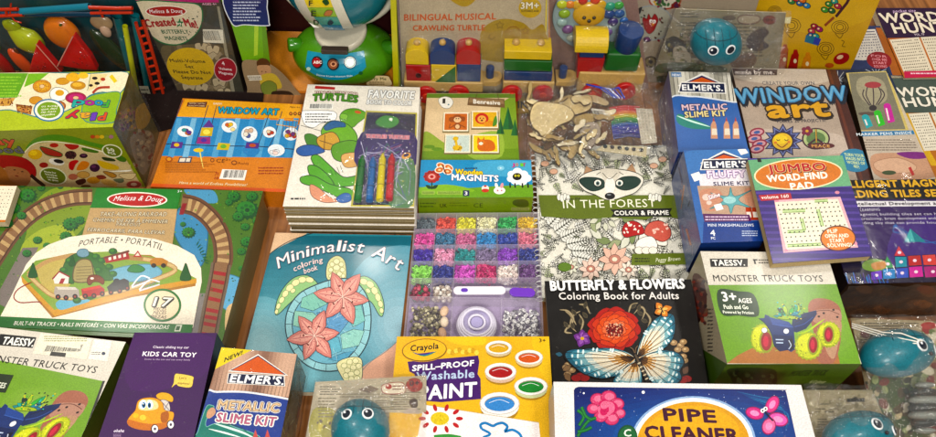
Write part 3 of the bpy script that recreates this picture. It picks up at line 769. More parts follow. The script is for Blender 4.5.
for P in ([(112, 215), (130, 205), (160, 230), (200, 265), (240, 262), (238, 285), (180, 290), (140, 260)],
          [(104, 235), (128, 236), (160, 262), (175, 290), (140, 292), (110, 262)],
          [(85, 265), (120, 262), (165, 285), (225, 300), (232, 325), (190, 322), (130, 295), (88, 282)]):
    a.blob(P, '62b23a', '2c5a1e', 2.5)
a.blob([(110, 286), (135, 296), (160, 318), (190, 330), (150, 335), (115, 318)], 'e6a080', '6a3a24', 1.5)
for x in range(4): a.stroke([(165 + x * 9, 246 - x * 4), (172 + x * 9, 262 - x * 3)], 1.5, '2c5a1e')
a.blob([(180, 325), (200, 310), (218, 312), (220, 330), (195, 336)], '2f6ec0', '183c68', 1.5)
a.lines(56, 319, 96, 330, 1, '222222', 1)
a.part('title_lettering')
a.poly([(124, 16), (178, 20), (177, 27), (122, 24)], 'c8322c')
a.text('TEENAGE MUTANT NINJA', 122, 38, 240, 42, 7, 'f2efe0', .02, ol='8a2418', w=.09, bend=2)
a.text('TURTLES', 116, 58, 238, 62, 18, '5c9c34', .06, ol='1f4a1c', w=.05, bend=4)
a.part('subtitle_lettering')
a.text('FAVORITE', 268, 48, 392, 52, 20, 'fdfbf2', .05, ol='55575c', w=.05, it=.12)
a.text('BOOK TO COLOR', 264, 66, 386, 70, 12, 'fdfbf2', .04, ol='55575c', w=.06, it=.12)
a.part('barcode_label'); a.box(106, 65, 171, 80, 'f8f5ee'); a.bars(108, 66, 169, 78, 26)
a.part('crayon_tray_card')
a.poly([(262, 84), (402, 90), (394, 346), (220, 346)], 'c9bf55'); a.poly([(265, 88), (398, 94), (390, 342), (226, 342)], '1a1048')
a.blob([(250, 145), (330, 135), (396, 150), (392, 240), (240, 240)], '3a2470'); a.blob([(340, 230), (392, 220), (390, 340), (325, 342)], '5c8a5c')
a.scat(70, 262, 92, 396, 340, 2.2, ['ffffff', 'c8b8f0', 'e8d868', '9a6ad0'])
a.blob([(288, 115), (310, 98), (345, 102), (352, 118), (330, 132), (300, 128)], '4f9a4a', '1c3c22', 2); a.ell(330, 108, 5, 4, 'f4f4e8'); a.text('TURTLES TURTLES', 262, 158, 380, 162, 9, 'd83a5a', .03, ol='f0c0c8')
for i in range(38): a.stroke([(random.uniform(240, 380), random.uniform(170, 335)) for _ in range(3)], 1.2, random.choice(['8f86c0', 'd3d0ef', '5f4fb0', 'b06890', '3f9a6a']))
a.ell(372, 208, 13, 8, 'e8a850', a=-20); a.ell(372, 206, 8, 4, '2b1c62', a=-20)
a.flush()
f = a.f
for (x0, y0, x1, y1, c, nm) in ((254, 210, 240, 338, '2f7a3c', 'green'), (283, 214, 272, 338, '2c6fb8', 'blue'), (309, 205, 300, 336, 'd8c83c', 'yellow'), (334, 205, 326, 334, 'c8283c', 'red')):
    p0 = f.at(270 + x0 / 2.731, 80 + y0 / 2.731, .0045); p1 = f.at(270 + x1 / 2.731, 80 + y1 / 2.731, .0045)
    ax = p0 - p1; l = ax.length; ax.normalize()
    ct = thing('crayon', p1, f'{nm} wax crayon sealed in the cover of the topmost activity book', 'crayon', 'crayons in the book cover')
    cyl('wax_stick', (p0 + p1) / 2 - ax * .005, ax, .0050, l - .012, c, M_SATIN, ct, seg=20)
    cyl('tip', p0 - ax * .0065, ax, .0042, .011, c, M_SATIN, ct, r2=.0013, seg=20)
    lc = {'green': '245f30', 'blue': '1f4f8a', 'yellow': 'b0a028', 'red': '8f1a2a'}[nm]
    for s_ in (.3, .7): cyl('label_band', p1 + ax * l * s_, ax, .0052, .003, lc, M_SATIN, ct, seg=20)
fl = film('clear_blister', f, [(270 + 262 / 2.731, 80 + 88 / 2.731), (270 + 400 / 2.731, 80 + 92 / 2.731), (270 + 392 / 2.731, 80 + 344 / 2.731), (270 + 222 / 2.731, 80 + 344 / 2.731)], th, lift=.011, amp=.0016, drop=.008, seed=5, freq=70)
fl = film('clear_wrap', f, a.f.quad, th, lift=.0012, amp=.001, seed=9, freq=40, mat=M_FILM2)

# ================================================================== animal magnet box and blue magnet box
th, a, S = pack('puzzle_box', [(427, 93.4), (515, 93.4), (519.5, 162), (421.5, 162)], .036, .036,
    'green and beige wooden puzzle box showing four small animal tiles', 'puzzle box', top='7da03c', sides=['8a9a50', '4a5c28', '6a8a2c', '7a8a50'])
a.fr(400, 85, 3.2375).part('tile_picture'); a.full('e2c9a2')
a.blob([(70, 180), (86, 150), (140, 185), (200, 220), (240, 262), (60, 262)], '9cb350'); a.blob([(330, 60), (386, 55), (396, 262), (220, 262), (280, 200), (320, 140)], '8aab45'); a.poly([(60, 215), (400, 205), (400, 262), (60, 262)], '7a9e3a')
a.poly([(84, 28), (376, 28), (376, 42), (84, 42)], '6f8f3a'); a.blob([(200, 180), (320, 150), (330, 230), (240, 240)], 'a3bf58')
for x, y, s in ((350, 130, 1.2), (325, 145, .8), (372, 150, .8)): a.poly([(x - 16 * s, y + 14), (x, y - 50 * s), (x + 16 * s, y + 14)], '2f7a3f'); a.poly([(x, y - 50 * s), (x + 16 * s, y + 14), (x + 2, y + 14)], '24633a')
for x, y in ((95, 200), (120, 208), (150, 215)): a.ell(x, y, 18, 6, '6f9a3a')
for x0, y0, x1, y1, bg in ((139, 89, 221, 150, 'd8762c'), (232, 84, 318, 140, 'e8b83a'), (144, 160, 228, 220, 'cfdcd2'), (234, 160, 320, 220, 'ecd648')):
    a.box(x0 - 2, y0 + 3, x1 + 3, y1 + 5, '8a7a50'); a.box(x0, y0, x1, y1, 'f3ead0'); a.box(x0 + 4, y0 + 4, x1 - 4, y1 - 4, bg)
a.ell(168, 112, 10, 9, 'a85a2c'); a.ell(204, 110, 8, 8, 'a85a2c'); a.ell(186, 110, 17, 14, 'a85a2c'); a.ell(186, 113, 12, 9, 'efc79a'); a.ell(182, 109, 2, 2.4, '20140c', n=8); a.ell(190, 109, 2, 2.4, '20140c', n=8); a.ell(186, 134, 12, 11, 'a85a2c'); a.ell(186, 135, 7, 7, 'efc79a')
a.stroke([(176, 130), (160, 140), (163, 126)], 3.5, 'a85a2c'); a.stroke([(196, 130), (212, 138)], 3.5, 'a85a2c')
a.ell(265, 109, 22, 18, 'd8402c'); a.ell(265, 111, 14, 12, 'f0b060'); a.ell(260, 108, 2, 2.4, '20140c', n=8); a.ell(270, 108, 2, 2.4, '20140c', n=8); a.ell(265, 115, 4, 3, '6a2a1c', n=8); a.blob([(272, 122), (300, 116), (306, 130), (276, 134)], 'e89a3c')
a.blob([(304, 110), (312, 100), (314, 125), (300, 134)], '5c9a3c')
a.stroke([(180, 178), (184, 200)], 8, 'e8c030'); a.ell(180, 174, 9, 7, 'e8c030'); a.ell(186, 204, 16, 9, 'e8c030'); a.scat(16, 172, 170, 200, 212, 2.4, ['9a6a1c']); a.stroke([(176, 208), (176, 215)], 3, 'e8c030'); a.stroke([(196, 208), (196, 215)], 3, 'e8c030')
a.blob([(250, 200), (262, 180), (290, 178), (306, 190), (304, 212), (262, 214)], 'e0782c'); a.ell(262, 186, 13, 10, 'f08a34'); a.ell(262, 190, 7, 5, 'f6e8d0'); a.poly([(250, 182), (252, 168), (260, 178)], 'e0782c'); a.poly([(266, 178), (273, 168), (274, 182)], 'e0782c'); a.ell(258, 185, 1.8, 2, '20140c', n=6); a.ell(267, 185, 1.8, 2, '20140c', n=6)
a.part('brand_sign'); a.poly([(222, 40), (338, 46), (340, 74), (218, 66)], '8a6a48'); a.poly([(226, 43), (334, 49), (336, 62), (222, 57)], 'a78660'); a.stroke([(250, 28), (245, 44)], 2, '6a4a2c'); a.stroke([(315, 28), (320, 48)], 2, '6a4a2c')
a.text('Benresive', 238, 60, 324, 65, 13, 'f7f0e2', .04)
a.part('number_tag'); a.blob([(124, 48), (145, 38), (166, 44), (172, 60), (158, 76), (136, 72)], 'f4f1e6', '9a9280', 1.5); a.text('1', 138, 60, 146, 60, 15, '3a3a3a', .03); a.ell(157, 64, 3, 2.5, '5a8a9a', n=8)
a.flush()
th, a, S = pack('magnet_box', [(421, 160), (531, 160), (533.3, 197), (418, 197.9)], .046, .046,
    'small blue and green magnet box with a sheep, a flower and a butterfly', 'magnet box', top='3a98c8', sides=['5a9aa8', '5a7a3c', '83a035', '6a8a3c'])
a.fr(400, 85, 3.2375).part('animal_picture'); a.full('3a9bd0')
a.blob([(250, 250), (424, 248), (426, 300), (330, 296), (260, 290)], '5cb4dc'); a.poly([(55, 330), (200, 335), (300, 328), (430, 322), (432, 364), (55, 366)], '7aae3a'); a.blob([(60, 335), (150, 322), (240, 340), (200, 350), (80, 352)], '8fc046')
for k in range(10):
    t = k * .628; a.ell(103 + 20 * math.cos(t), 297 + 15 * math.sin(t), 8, 6, 'b8322c', n=10, step=False)
a.z += EPS; a.ell(103, 297, 18, 13, 'c8443a'); a.ell(103, 297, 12, 9, 'f0a8a0'); a.ell(103, 297, 6, 5, 'c8322c'); a.stroke([(103, 314), (103, 338)], 4, '1c3a22'); a.leaf(103, 336, 24, -150, 6, '1f4a26'); a.leaf(103, 336, 24, -30, 6, '1f4a26')
for x, y, an in ((133, 262, 20), (128, 275, -10), (158, 268, 30), (154, 280, 10)): a.ell(x, y, 16, 11, 'f2e8d8', a=an); a.ell(x, y, 13, 8, 'e07a3c', a=an); a.ell(x, y, 5, 3, 'f4d8a0', a=an)
a.stroke([(136, 258), (150, 290)], 3, '4a2a1c')
for x, y, r in ((362, 290, 14), (380, 282, 16), (400, 290, 15), (412, 302, 14), (395, 310, 18), (375, 308, 18), (358, 304, 12)): a.ell(x, y, r, r * .85, 'f8f7f4')
for x in (356, 372, 396, 414): a.stroke([(x, 318), (x + 1, 333)], 5, '17161a')
a.ell(379, 297, 15, 12, '17161a'); a.ell(374, 294, 4, 4, 'e0d84a', n=10); a.ell(384, 294, 4, 4, 'e0d84a', n=10); a.ell(374, 294, 1.6, 2, '000000', n=6); a.ell(384, 294, 1.6, 2, '000000', n=6)
a.ell(276, 335, 12, 10, 'f4e6dc'); a.ell(276, 342, 12, 6, 'd84a3c'); a.ell(276, 328, 5, 3, 'd84a3c'); a.ell(322, 342, 19, 12, 'f8efec'); a.ell(312, 326, 5, 9, 'f8efec', a=-15); a.ell(330, 326, 5, 9, 'f0a8b0', a=15); a.ell(316, 342, 2.5, 2.5, 'c83a5a', n=7); a.ell(329, 342, 2.5, 2.5, 'c83a5a', n=7)
a.part('title_lettering'); a.text('Wooden', 180, 290, 266, 292, 17, 'f2dc3a', .05, ol='8a4a1c', w=.05); a.text('MAGNETS', 168, 308, 318, 313, 19, 'fbfbf6', .06, ol='2a3a8a', w=.05)
a.part('corner_lettering')
a.text('Animals', 210, 274, 250, 272, 7, '1c2a6a', .03)
a.part('badge_lettering')
for t, x, c in (('J', 362, 'd83a8a'), ('O', 374, 'e89a2c'), ('I', 390, '7ad04a'), ('T', 398, 'd84a4a')): a.text(t, x, 264, x + 9, 264, 10, c, .05)
a.part('plus_mark')
a.ell(326, 270, 12, 8, '8ad0ea', n=16); a.text('+', 320, 273, 332, 273, 6, 'ffffff')
a.part('small_print'); a.box(70, 343, 112, 356, 'a9c860'); a.box(120, 344, 200, 356, 'a9c860'); a.lines(73, 345, 110, 355, 2, '3a5a1c', 1); a.lines(123, 345, 197, 355, 2, '3a5a1c', 1); a.box(204, 342, 224, 360, '21306a'); a.text('3', 209, 357, 218, 357, 11, 'ffffff', .03)
a.flush()
s = side_art(S, 2, th); s.part('front_small_print'); s.fr(0, 0, 1).poly(S[2].quad, '8aa63a'); s.fr(400, 85, 3.2375)
s.text('CE', 238, 396, 268, 396, 13, '3a4a1c', .01); s.text('UK', 130, 396, 152, 396, 12, '3a4a1c', .02); s.lines(64, 378, 120, 398, 2, '5f7a2a', .8); s.lines(160, 378, 230, 394, 2, '6f8a30', .8)
s.blob([(365, 385), (372, 372), (410, 372), (416, 392), (390, 396)], '5c6c2a'); s.box(360, 396, 418, 406, 'b8c070'); s.lines(362, 397, 416, 405, 2, '3a3a1c', 1); s.flush()

# ================================================================== bead organiser
Q = [(416, 213.5), (538, 212.5), (543.5, 348), (403, 348)]
hz = .024; f = flat(hz, Q)
th = thing('bead_organiser', base_of(f, hz, hz), 'clear plastic bead box with many small compartments of coloured beads and tools', 'bead box')
lo = flat(.004, None)
T = [f.at(*q) for q in Q]
def bil(u, v, z):
    p = (T[0] * (1 - u) + T[1] * u) * (1 - v) + (T[3] * (1 - u) + T[2] * u) * v; return Vector((p.x, p.y, z))
def wall(bm, u0, v0, u1, v1, z0=.0015, z1=.0235, w=.0009):
    a_, b_ = bil(u0, v0, 0), bil(u1, v1, 0); d = (b_ - a_).normalized(); n_ = Vector((-d.y, d.x, 0)) * w / 2
    vs = [bm.verts.new(p + n_ * s_ + Vector((0, 0, z))) for z in (z0, z1) for p, s_ in ((a_, 1), (b_, 1), (b_, -1), (a_, -1))]
    for i in range(4): bm.faces.new((vs[i], vs[(i + 1) % 4], vs[4 + (i + 1) % 4], vs[4 + i]))
    bm.faces.new(vs[4:]); bm.faces.new(vs[:4][::-1])
bm = bmesh.new(); V0 = [bm.verts.new(bil(u, v, .0012)) for u, v in ((0, 0), (1, 0), (1, 1), (0, 1))]; bm.faces.new(V0)
from_bm('tray_floor', bm, 'b8a8c8', M_SATIN, th, smooth=False)
m_clear = film_mat('clear_plastic_walls', .10, .05, 8, haze=.16, tint=(.82, .74, .9, 1))
bm = bmesh.new()
vr = [0, .112, .222, .332, .442]; vr2 = .565; v3 = .69; 
for u0, v0, u1, v1 in ((0, 0, 1, 0), (1, 0, 1, 1), (1, 1, 0, 1), (0, 1, 0, 0)): wall(bm, u0, v0, u1, v1, w=.0018)
for v in vr[1:]: wall(bm, 0, v * 1.16, 1, v * 1.16)
ROW = [v * 1.16 for v in vr]
for c in range(1, 6): wall(bm, c / 6, 0, c / 6, ROW[4])
wall(bm, 1 / 3, ROW[4], 1 / 3, .96); wall(bm, 0, .645, 1, .665); wall(bm, 1 / 6, ROW[4], 1 / 6, .65); wall(bm, .70, .665, .70, .99)
from_bm('compartment_walls', bm, 'd8d0e8', m_clear, th, smooth=False)
film('clear_lid', flat(.0245, Q), [(416.5, 214), (537.5, 213), (543, 347), (403.5, 347)], th, lift=.0004, amp=.0003, mat=film_mat('clear_lid_plastic', .04, .12, 10, haze=.03, tint=(.8, .72, .95, 1)), nx=30, ny=30)
M_BEAD = print_mat('bead_plastic', .35, .5, 0, 50, vary=.05)
def heap(u0, v0, u1, v1, cols, label, n=95, r=.0023, z0=.010, kind='ring', amp=.006):
    """many tiny beads that nobody could count: one object"""
    V = []; F = []; C = []; g = 8 if kind == 'ring' else 6
    for i in range(n):
        u = random.uniform(u0, u1); v = random.uniform(v0, v1); m_ = .0025
        p = bil(u, v, 0); e = math.sin(math.pi * (u - u0) / (u1 - u0)) * math.sin(math.pi * (v - v0) / (v1 - v0))
        p.z = z0 * random.uniform(.35, 1) + amp * e
        q = orient((random.uniform(-1, 1), random.uniform(-1, 1), random.uniform(.1, 1))); rr = r * random.uniform(.8, 1.1)
        c = L(random.choice(cols)); b = len(V)
        prof = ((rr, -.0007), (rr, .0007), (rr * .48, .0009), (rr * .42, -.0009)) if kind == 'ring' else ((rr * .35, -rr * .85), (rr * .95, -rr * .3), (rr * .95, rr * .35), (rr * .3, rr * .9))
        for R_, Z_ in prof:
            for k in range(g):
                t = 2 * math.pi * k / g; V.append(p + q @ Vector((R_ * math.cos(t), R_ * math.sin(t), Z_)))
        rings = 4 if kind == 'ring' else 3
        for j in range(rings):
            for k in range(g):
                a0, a1 = b + j * g + k, b + j * g + (k + 1) % g; j2 = (j + 1) % 4; b0, b1 = b + j2 * g + k, b + j2 * g + (k + 1) % g
                F.append((a0, a1, b1, b0)); C.append(c)
        if kind != 'ring': F.append(tuple(b + 3 * g + k for k in range(g))); C.append(c)
    o = raw('beads', V, F, C, M_BEAD); tag(o, label, 'beads', 'bead heaps in the organiser', 'stuff')
    return o
grid = [[('6f7f86', 'grey'), ('ef5f4a', 'coral orange'), ('e8e04a', 'lemon yellow'), ('f0ecc0', 'cream'), ('3dbb62', 'green'), ('efc94a', 'golden yellow')],
        [('f05ab0', 'bright pink'), ('2a7fa8', 'teal blue'), ('e07aa8', 'dusty pink'), ('3f9fe0', 'sky blue'), ('1f4fc0', 'royal blue'), ('f08aa0', 'salmon pink')],
        [('4a2ac0', 'indigo'), ('f4a8c8', 'pale pink'), ('2fa8a8', 'turquoise'), ('9a8ab0', 'grey lilac'), ('a050d8', 'violet'), ('1c3fa8', 'dark blue')],
        [('9ade6a', 'lime green'), ('1a3aa8', 'navy blue'), ('e060d0', 'magenta'), ('d83078', 'raspberry red'), ('efe0d8', 'white'), ('7a4a90', 'plum purple')]]
rn = ['top', 'second', 'third', 'fourth']
for r_, row in enumerate(grid):
    for c_, (cc, nm) in enumerate(row):
        b0 = L(cc); dk = tuple(x * .6 for x in b0[:3]) + (1,); lt = tuple(min(.88, x * 1.3 + .05) for x in b0[:3]) + (1,)
        heap(c_ / 6 + .012, ROW[r_] + .006, (c_ + 1) / 6 - .012, ROW[r_ + 1] - .008, [b0, b0, lt, dk], f'{nm} ring beads in the {rn[r_]} row of the bead box', n=230, r=.0025, z0=.015, amp=.003)
heap(.02, ROW[4] + .02, 1 / 6 - .02, .63, [L('c82a5a'), L('2f6a3c'), L('8a1f3a'), L('d85a70')], 'round dark red and green beads left of the white ones', n=60, r=.0034, kind='ball')
heap(1 / 6 + .02, ROW[4] + .02, 2 / 6 - .02, .63, [L('f4f0e6'), L('ddd4c8'), L('b8a898')], 'round white beads in the fifth row of the bead box', n=80, r=.0029, kind='ball')
heap(.03, .68, .25, .95, [L('8a8468'), L('b0a888'), L('5f5a48'), L('d8d0b0')], 'dull silver round beads beside the sea shells', n=230, r=.0023, kind='ball')
heap(.72, .70, .98, .97, [L('e8e6e4'), L('c8c6cc'), L('8a8890'), L('f8f6f4')], 'white letter beads in the lower right compartment', n=300, r=.0024)
heap(.36, .93, .50, .985, [L('2a5ae0'), L('3f7af0')], 'few blue beads below the coil of cord', n=16, r=.002)
heap(.03, .90, .09, .97, [L('e8e0d0'), L('c8c0b0')], 'few pale beads in the lower left corner', n=14, r=.0022, kind='ball')
M_SHELL = print_mat('sea_shell', .35, .5, .05, 60)
for i, (u, v) in enumerate(((.275, .725), (.28, .80), (.27, .875))):
    ball('sea_shell', bil(u, v, .014), .0075, ['e8c8a8', 'f0ddc4', 'd8b090'][i], M_SHELL, scl=(.72, 1, .55), rot=Matrix.Rotation(.3 * i - .3, 3, 'Z'))
    tag(bpy.context.scene.objects[-1] if False else [o for o in COL.objects if o.name.startswith('sea_shell')][-1], f'{["pale brown sea shell, uppermost of three", "cream sea shell, middle one of three", "brown sea shell, lowest of three"][i]} in the bead box', 'sea shell', 'sea shells in the bead box')
# coil of clear cord: spool
c0 = bil(.52, .815, .010)
sp = thing('cord_spool', c0 + Vector((0, 0, -.006)), 'round milky plastic spool of clear cord inside the bead box', 'spool')
for R_, z, r_ in ((.0235, .001, .0022), (.0225, .005, .0022), (.0205, .008, .0020), (.0185, .010, .0018), (.0100, .0095, .0016)):
    tube('cord_coil' if R_ > .012 else 'spool_rim', [c0 + Vector((R_ * math.cos(t), R_ * math.sin(t), z)) for t in (2 * math.pi * k / 40 for k in range(40))], r_, 'ffffff' and L('e6e2f2'), M_BEAD, sp, closed=True)
cyl('spool_disc', c0 + Vector((0, 0, .002)), (0, 0, 1), .021, .004, 'cfc6e8', M_BEAD, sp, seg=40)
cyl('spool_hub', c0 + Vector((0, 0, .006)), (0, 0, 1), .0075, .008, 'b8b0dc', M_BEAD, sp, seg=32)
# scissors with white and purple handle
A_, B_ = bil(.355, .585, .017), bil(.95, .60, .017)
sc_ = thing('thread_cutter', bil(.62, .59, .012), 'white thread snips with purple tips lying across the bead box', 'thread snips')
def flatbar(name, u0, v0, u1, v1, w, z, c, par):
    a_, b_ = bil(u0, v0, z), bil(u1, v1, z); d = (b_ - a_).normalized(); n_ = Vector((-d.y, d.x, 0)) * w / 2; P = []
    for t in range(9): th_ = math.pi / 2 + math.pi * t / 8; P.append(a_ + d * (math.cos(th_) * w / 2) + n_ * math.sin(th_))
    for t in range(9): th_ = -math.pi / 2 + math.pi * t / 8; P.append(b_ + d * (math.cos(th_) * w / 2) + n_ * math.sin(th_))
    return prism(name, P, (0, 0, -.003), c, M_BEAD, par)
flatbar('handle', .37, .585, .70, .585, .012, .018, 'f0ecf4', sc_); flatbar('purple_inlay', .41, .585, .43, .585, .006, .0186, '6a2ad0', sc_)
flatbar('purple_grip', .80, .60, .92, .605, .013, .019, '7a2ad8', sc_); flatbar('blade', .70, .57, .90, .575, .004, .016, 'c8c8d4', sc_)
heap(.80, .545, .97, .585, [L('d8c088'), L('e8d8b0'), L('b89860')], 'small gold findings above the purple snips', n=30, r=.002)

# ================================================================== turtle colouring book
def book(name, quad, h, t, label, cat, page='d8ccb0', edge='222222', group=None, mat=None):
    f = flat(h, quad); th = thing(name, base_of(f, h, t), label, cat, group)
    carton('cover', f, .0006, th, edge, [edge] * 4, mat or M_GLOSS, 0)
    T = [f.at(*q) for q in quad]; c = sum(T, Vector()) / 4
    q2 = []
    for p in T: v = (c - p).normalized() * .0016; q2.append(proj(Vector((p.x + v.x, p.y + v.y, h - .0006))))
    carton('page_block', flat(h - .0006, q2), t - .0008, th, page, [page] * 4, M_MATTE, 0)
    a = Art(f, th); a.mat = mat or M_GLOSS
    return th, a
th, a = book('colouring_book', [(275.3, 232.8), (411.8, 235.4), (394, 392), (234, 392)], .014, .014,
    'teal colouring book showing a sea turtle with pink lilies', 'colouring book', edge='2a7a88')
a.fr(240, 225, 2.733).part('cover_picture')
a.full('3d98a8')
# smooth background: stepped colour zones
import itertools
for i in range(14):
    t = i / 13; y = 28 + t * 300; c0_, c1_ = (34, 120, 140), (120, 178, 190)
    col = '%02x%02x%02x' % tuple(int(c0_[k] * (1 - t) + c1_[k] * t) for k in range(3))
    a.poly([(40, y), (480, y + 4), (480, 470), (-30, 470), (-30, y)], col)
for i in range(8):
    q = i / 8; a.ell(440 - q * 10, 270, 150 * (1 - q) + 20, 190 * (1 - q) + 25, '%02x%02x%02x' % (int(90 + 70 * q), int(160 + 34 * q), int(180 + 26 * q)), n=40)
for i in range(7):
    q = i / 7; a.ell(60, 330, 90 * (1 - q) + 12, 120 * (1 - q) + 15, '%02x%02x%02x' % (int(110 + 50 * q), int(172 + 26 * q), int(186 + 18 * q)), n=40)
a.blob([(90, 10), (190, 14), (150, 40), (110, 60), (72, 85), (40, 110), (40, 60)], 'e8c4a0'); a.stroke([(200, 22), (150, 38), (110, 58), (78, 82)], 2.2, '27434c')
a.blob([(300, 470), (300, 420), (340, 385), (390, 350), (430, 320), (470, 290), (500, 470)], 'e8b49a'); a.stroke([(310, 430), (350, 380), (400, 345), (440, 308)], 1.6, '6a8a90')
K = '2c4d58'
# flippers
def flip(P, rows):
    a.blob(P, '9cc98a', K, 2.2)
    for x, y, rx, ry, an in rows: a.ell(x, y, rx, ry, 'efe5b0', a=an, n=12, ol='6f8a5a', w=1.2)
flip([(212, 160), (185, 138), (150, 143), (122, 168), (104, 200), (96, 230), (98, 246), (110, 240), (135, 215), (165, 190), (200, 172)],
     [(190, 150, 11, 7, 10), (170, 150, 11, 8, -10), (152, 158, 11, 8, -30), (136, 172, 11, 8, -40), (124, 188, 10, 7, -55), (114, 205, 9, 6, -60), (105, 222, 8, 5, -65), (100, 237, 6, 4, -70), (145, 180, 7, 5, -40)])
flip([(318, 150), (340, 140), (368, 155), (385, 185), (394, 220), (390, 248), (380, 246), (362, 215), (345, 200), (325, 175)],
     [(338, 155, 11, 8, 20), (356, 163, 11, 8, 40), (368, 180, 11, 8, 60), (377, 198, 11, 7, 70), (384, 216, 9, 6, 75), (387, 234, 7, 5, 80), (350, 180, 7, 5, 50)])
# head
a.blob([(238, 148), (236, 118), (245, 95), (266, 84), (284, 95), (290, 118), (288, 150), (262, 158)], 'd9d8a0', K, 2)
for x, y, rx, ry in ((264, 100, 8, 7), (252, 108, 6, 6), (277, 108, 6, 6), (264, 117, 9, 7), (248, 123, 6, 6), (280, 123, 6, 6), (256, 134, 7, 6), (272, 134, 7, 6), (264, 148, 8, 6), (248, 140, 5, 5), (282, 140, 5, 5)): a.ell(x, y, rx, ry, 'efe9bc', ol='8a8a4c', w=1.2, n=10)
# shell
sh = [(205, 165), (260, 148), (310, 152), (345, 190), (358, 245), (352, 310), (325, 360), (285, 392), (235, 400), (185, 385), (145, 345), (125, 290), (130, 235), (160, 190)]
a.blob(sh, '9ccfd6', K, 3.2)
cx, cy = 242, 275
inn = [(cx + (x - cx) * .84, cy + (y - cy) * .84) for x, y in sh]
a.blob(inn, '7ab8cc', K, 2.4)
Q = catmull(sh, True, 3)
for i in range(0, len(Q), 2):
    x, y = Q[i]; a.stroke([(x, y), (cx + (x - cx) * .84, cy + (y - cy) * .84)], 1.5, K, smooth=False)
for P, c in (([(170, 200), (235, 170), (240, 215), (200, 235), (165, 225)], '8ccbb8'), ([(250, 168), (305, 172), (325, 200), (270, 225), (245, 215)], '6cb4d0'), ([(150, 235), (200, 240), (225, 262), (200, 290), (145, 275)], '9ad0bc'),
             ([(210, 240), (270, 230), (300, 260), (270, 300), (225, 290)], '6aa4d0'), ([(280, 230), (330, 215), (342, 262), (310, 280)], '88c8c0'), ([(275, 300), (310, 285), (340, 290), (325, 330), (280, 340)], '9ad0c4'),
             ([(225, 300), (270, 308), (278, 345), (235, 362)], '70b8cc'), ([(240, 368), (282, 350), (310, 345), (285, 375)], '60a8c8')):
    a.poly(P, c); a.stroke(P, 1.4, K, closed=True, smooth=False)
# tail flipper
a.blob([(265, 378), (300, 362), (330, 365), (335, 395), (330, 425), (300, 440), (275, 410)], 'e8e3b0', K, 1.8)
for x, y in ((285, 385), (300, 375), (316, 372), (294, 398), (310, 390), (325, 386), (290, 412), (304, 408), (320, 404), (305, 422), (320, 420)): a.ell(x, y, 8, 7, 'f0ebbc', ol='7a8a4c', w=1.2, n=10)
def lily(cx, cy, R_, rot, n=6, wd=.22):
    for k in range(n):
        an = rot + k * 360 / n; l = R_ * (1 if k % 2 else .92); a.leaf(cx, cy, l, an, l * wd, 'd98a80', '7a3438', 1.6)
        a.leaf(cx, cy, l * .85, an, l * wd * .6, 'ecaa9c'); ca, sa = math.cos(R(an)), math.sin(R(an))
        a.stroke([(cx, cy), (cx + ca * l * .8, cy + sa * l * .8)], 1.6, 'b8545c', smooth=False)
        for q in range(7): r_ = random.uniform(.2, .6) * l; o = random.uniform(-.12, .12) * l; a.ell(cx + ca * r_ - sa * o, cy + sa * r_ + ca * o, 1.4, 1.4, 'a83a4a', n=6, step=False)
        a.z += EPS
    for k in range(6):
        an = rot + 20 + k * 57; x, y = cx + math.cos(R(an)) * R_ * .38, cy + math.sin(R(an)) * R_ * .38
        a.stroke([(cx, cy), ((cx + x) / 2 + 3, (cy + y) / 2 - 3), (x, y)], 1.4, 'f2d8c8'); a.ell(x, y, 4, 2.2, '7a2a24', a=an + 90, n=8)
for i in range(150):
    t = random.uniform(0, 6.28); q = random.uniform(0, .80); x = 242 + 100 * q * math.cos(t); y = 275 + 112 * q * math.sin(t); an = math.atan2(y - 275, x - 242) + random.uniform(-.4, .4); l = random.uniform(8, 20)
    a.stroke([(x, y), (x + l * math.cos(an), y + l * math.sin(an))], random.uniform(.6, 1.6), random.choice(['b8dce0', '3f7f98', '5a9ab0', 'd0ecec', '4a8aa4']), taper=True)
lily(280, 198, 80, 8, wd=.26); lily(203, 305, 76, -8, wd=.26)
a.part('title_lettering')
# hand-lettered arc
def arc_text(a, t, P, h, col, b, ol=None, w=.04, it=0):
    """letters one by one along a smooth path"""
    Q = catmull(P, False, 12); D = [0]
    for p, q in zip(Q, Q[1:]): D.append(D[-1] + math.hypot(q[0] - p[0], q[1] - p[1]))
    wd = [max(.16, (max([v[0] for v in glyph(c, 0)[0]], default=.3) - min([v[0] for v in glyph(c, 0)[0]], default=0))) + .10 if c != ' ' else .35 for c in t]
    tot = sum(wd); pos = 0
    def at(s_):
        s_ = max(0, min(D[-1] - 1e-6, s_)); i = max(k for k in range(len(D)) if D[k] <= s_); i = min(i, len(Q) - 2)
        u = (s_ - D[i]) / (D[i + 1] - D[i]); return (Q[i][0] + (Q[i + 1][0] - Q[i][0]) * u, Q[i][1] + (Q[i + 1][1] - Q[i][1]) * u)
    for c, w_ in zip(t, wd):
        if c != ' ':
            p0 = at((pos + .05) / tot * D[-1]); p1 = at((pos + w_ - .05) / tot * D[-1]); dx, dy = p1[0] - p0[0], p1[1] - p0[1]; l = math.hypot(dx, dy)
            a.text(c, *p0, *p1, h, col, b, ol, w, sk=dy / l * 1.0 + it)
        pos += w_
arc_text(a, 'Minimalist Art', [(103, 122), (160, 96), (230, 78), (300, 74), (360, 86), (436, 128)], 30, 'fdf3ee', .0, ol='8a6a84', w=.01, it=.25)
arc_text(a, 'coloring', [(148, 130), (190, 112), (228, 104)], 14, 'f3d8d4', .015, it=.1); arc_text(a, 'book', [(176, 136), (214, 124)], 14, 'f3d8d4', .015, it=.1)
a.flush()

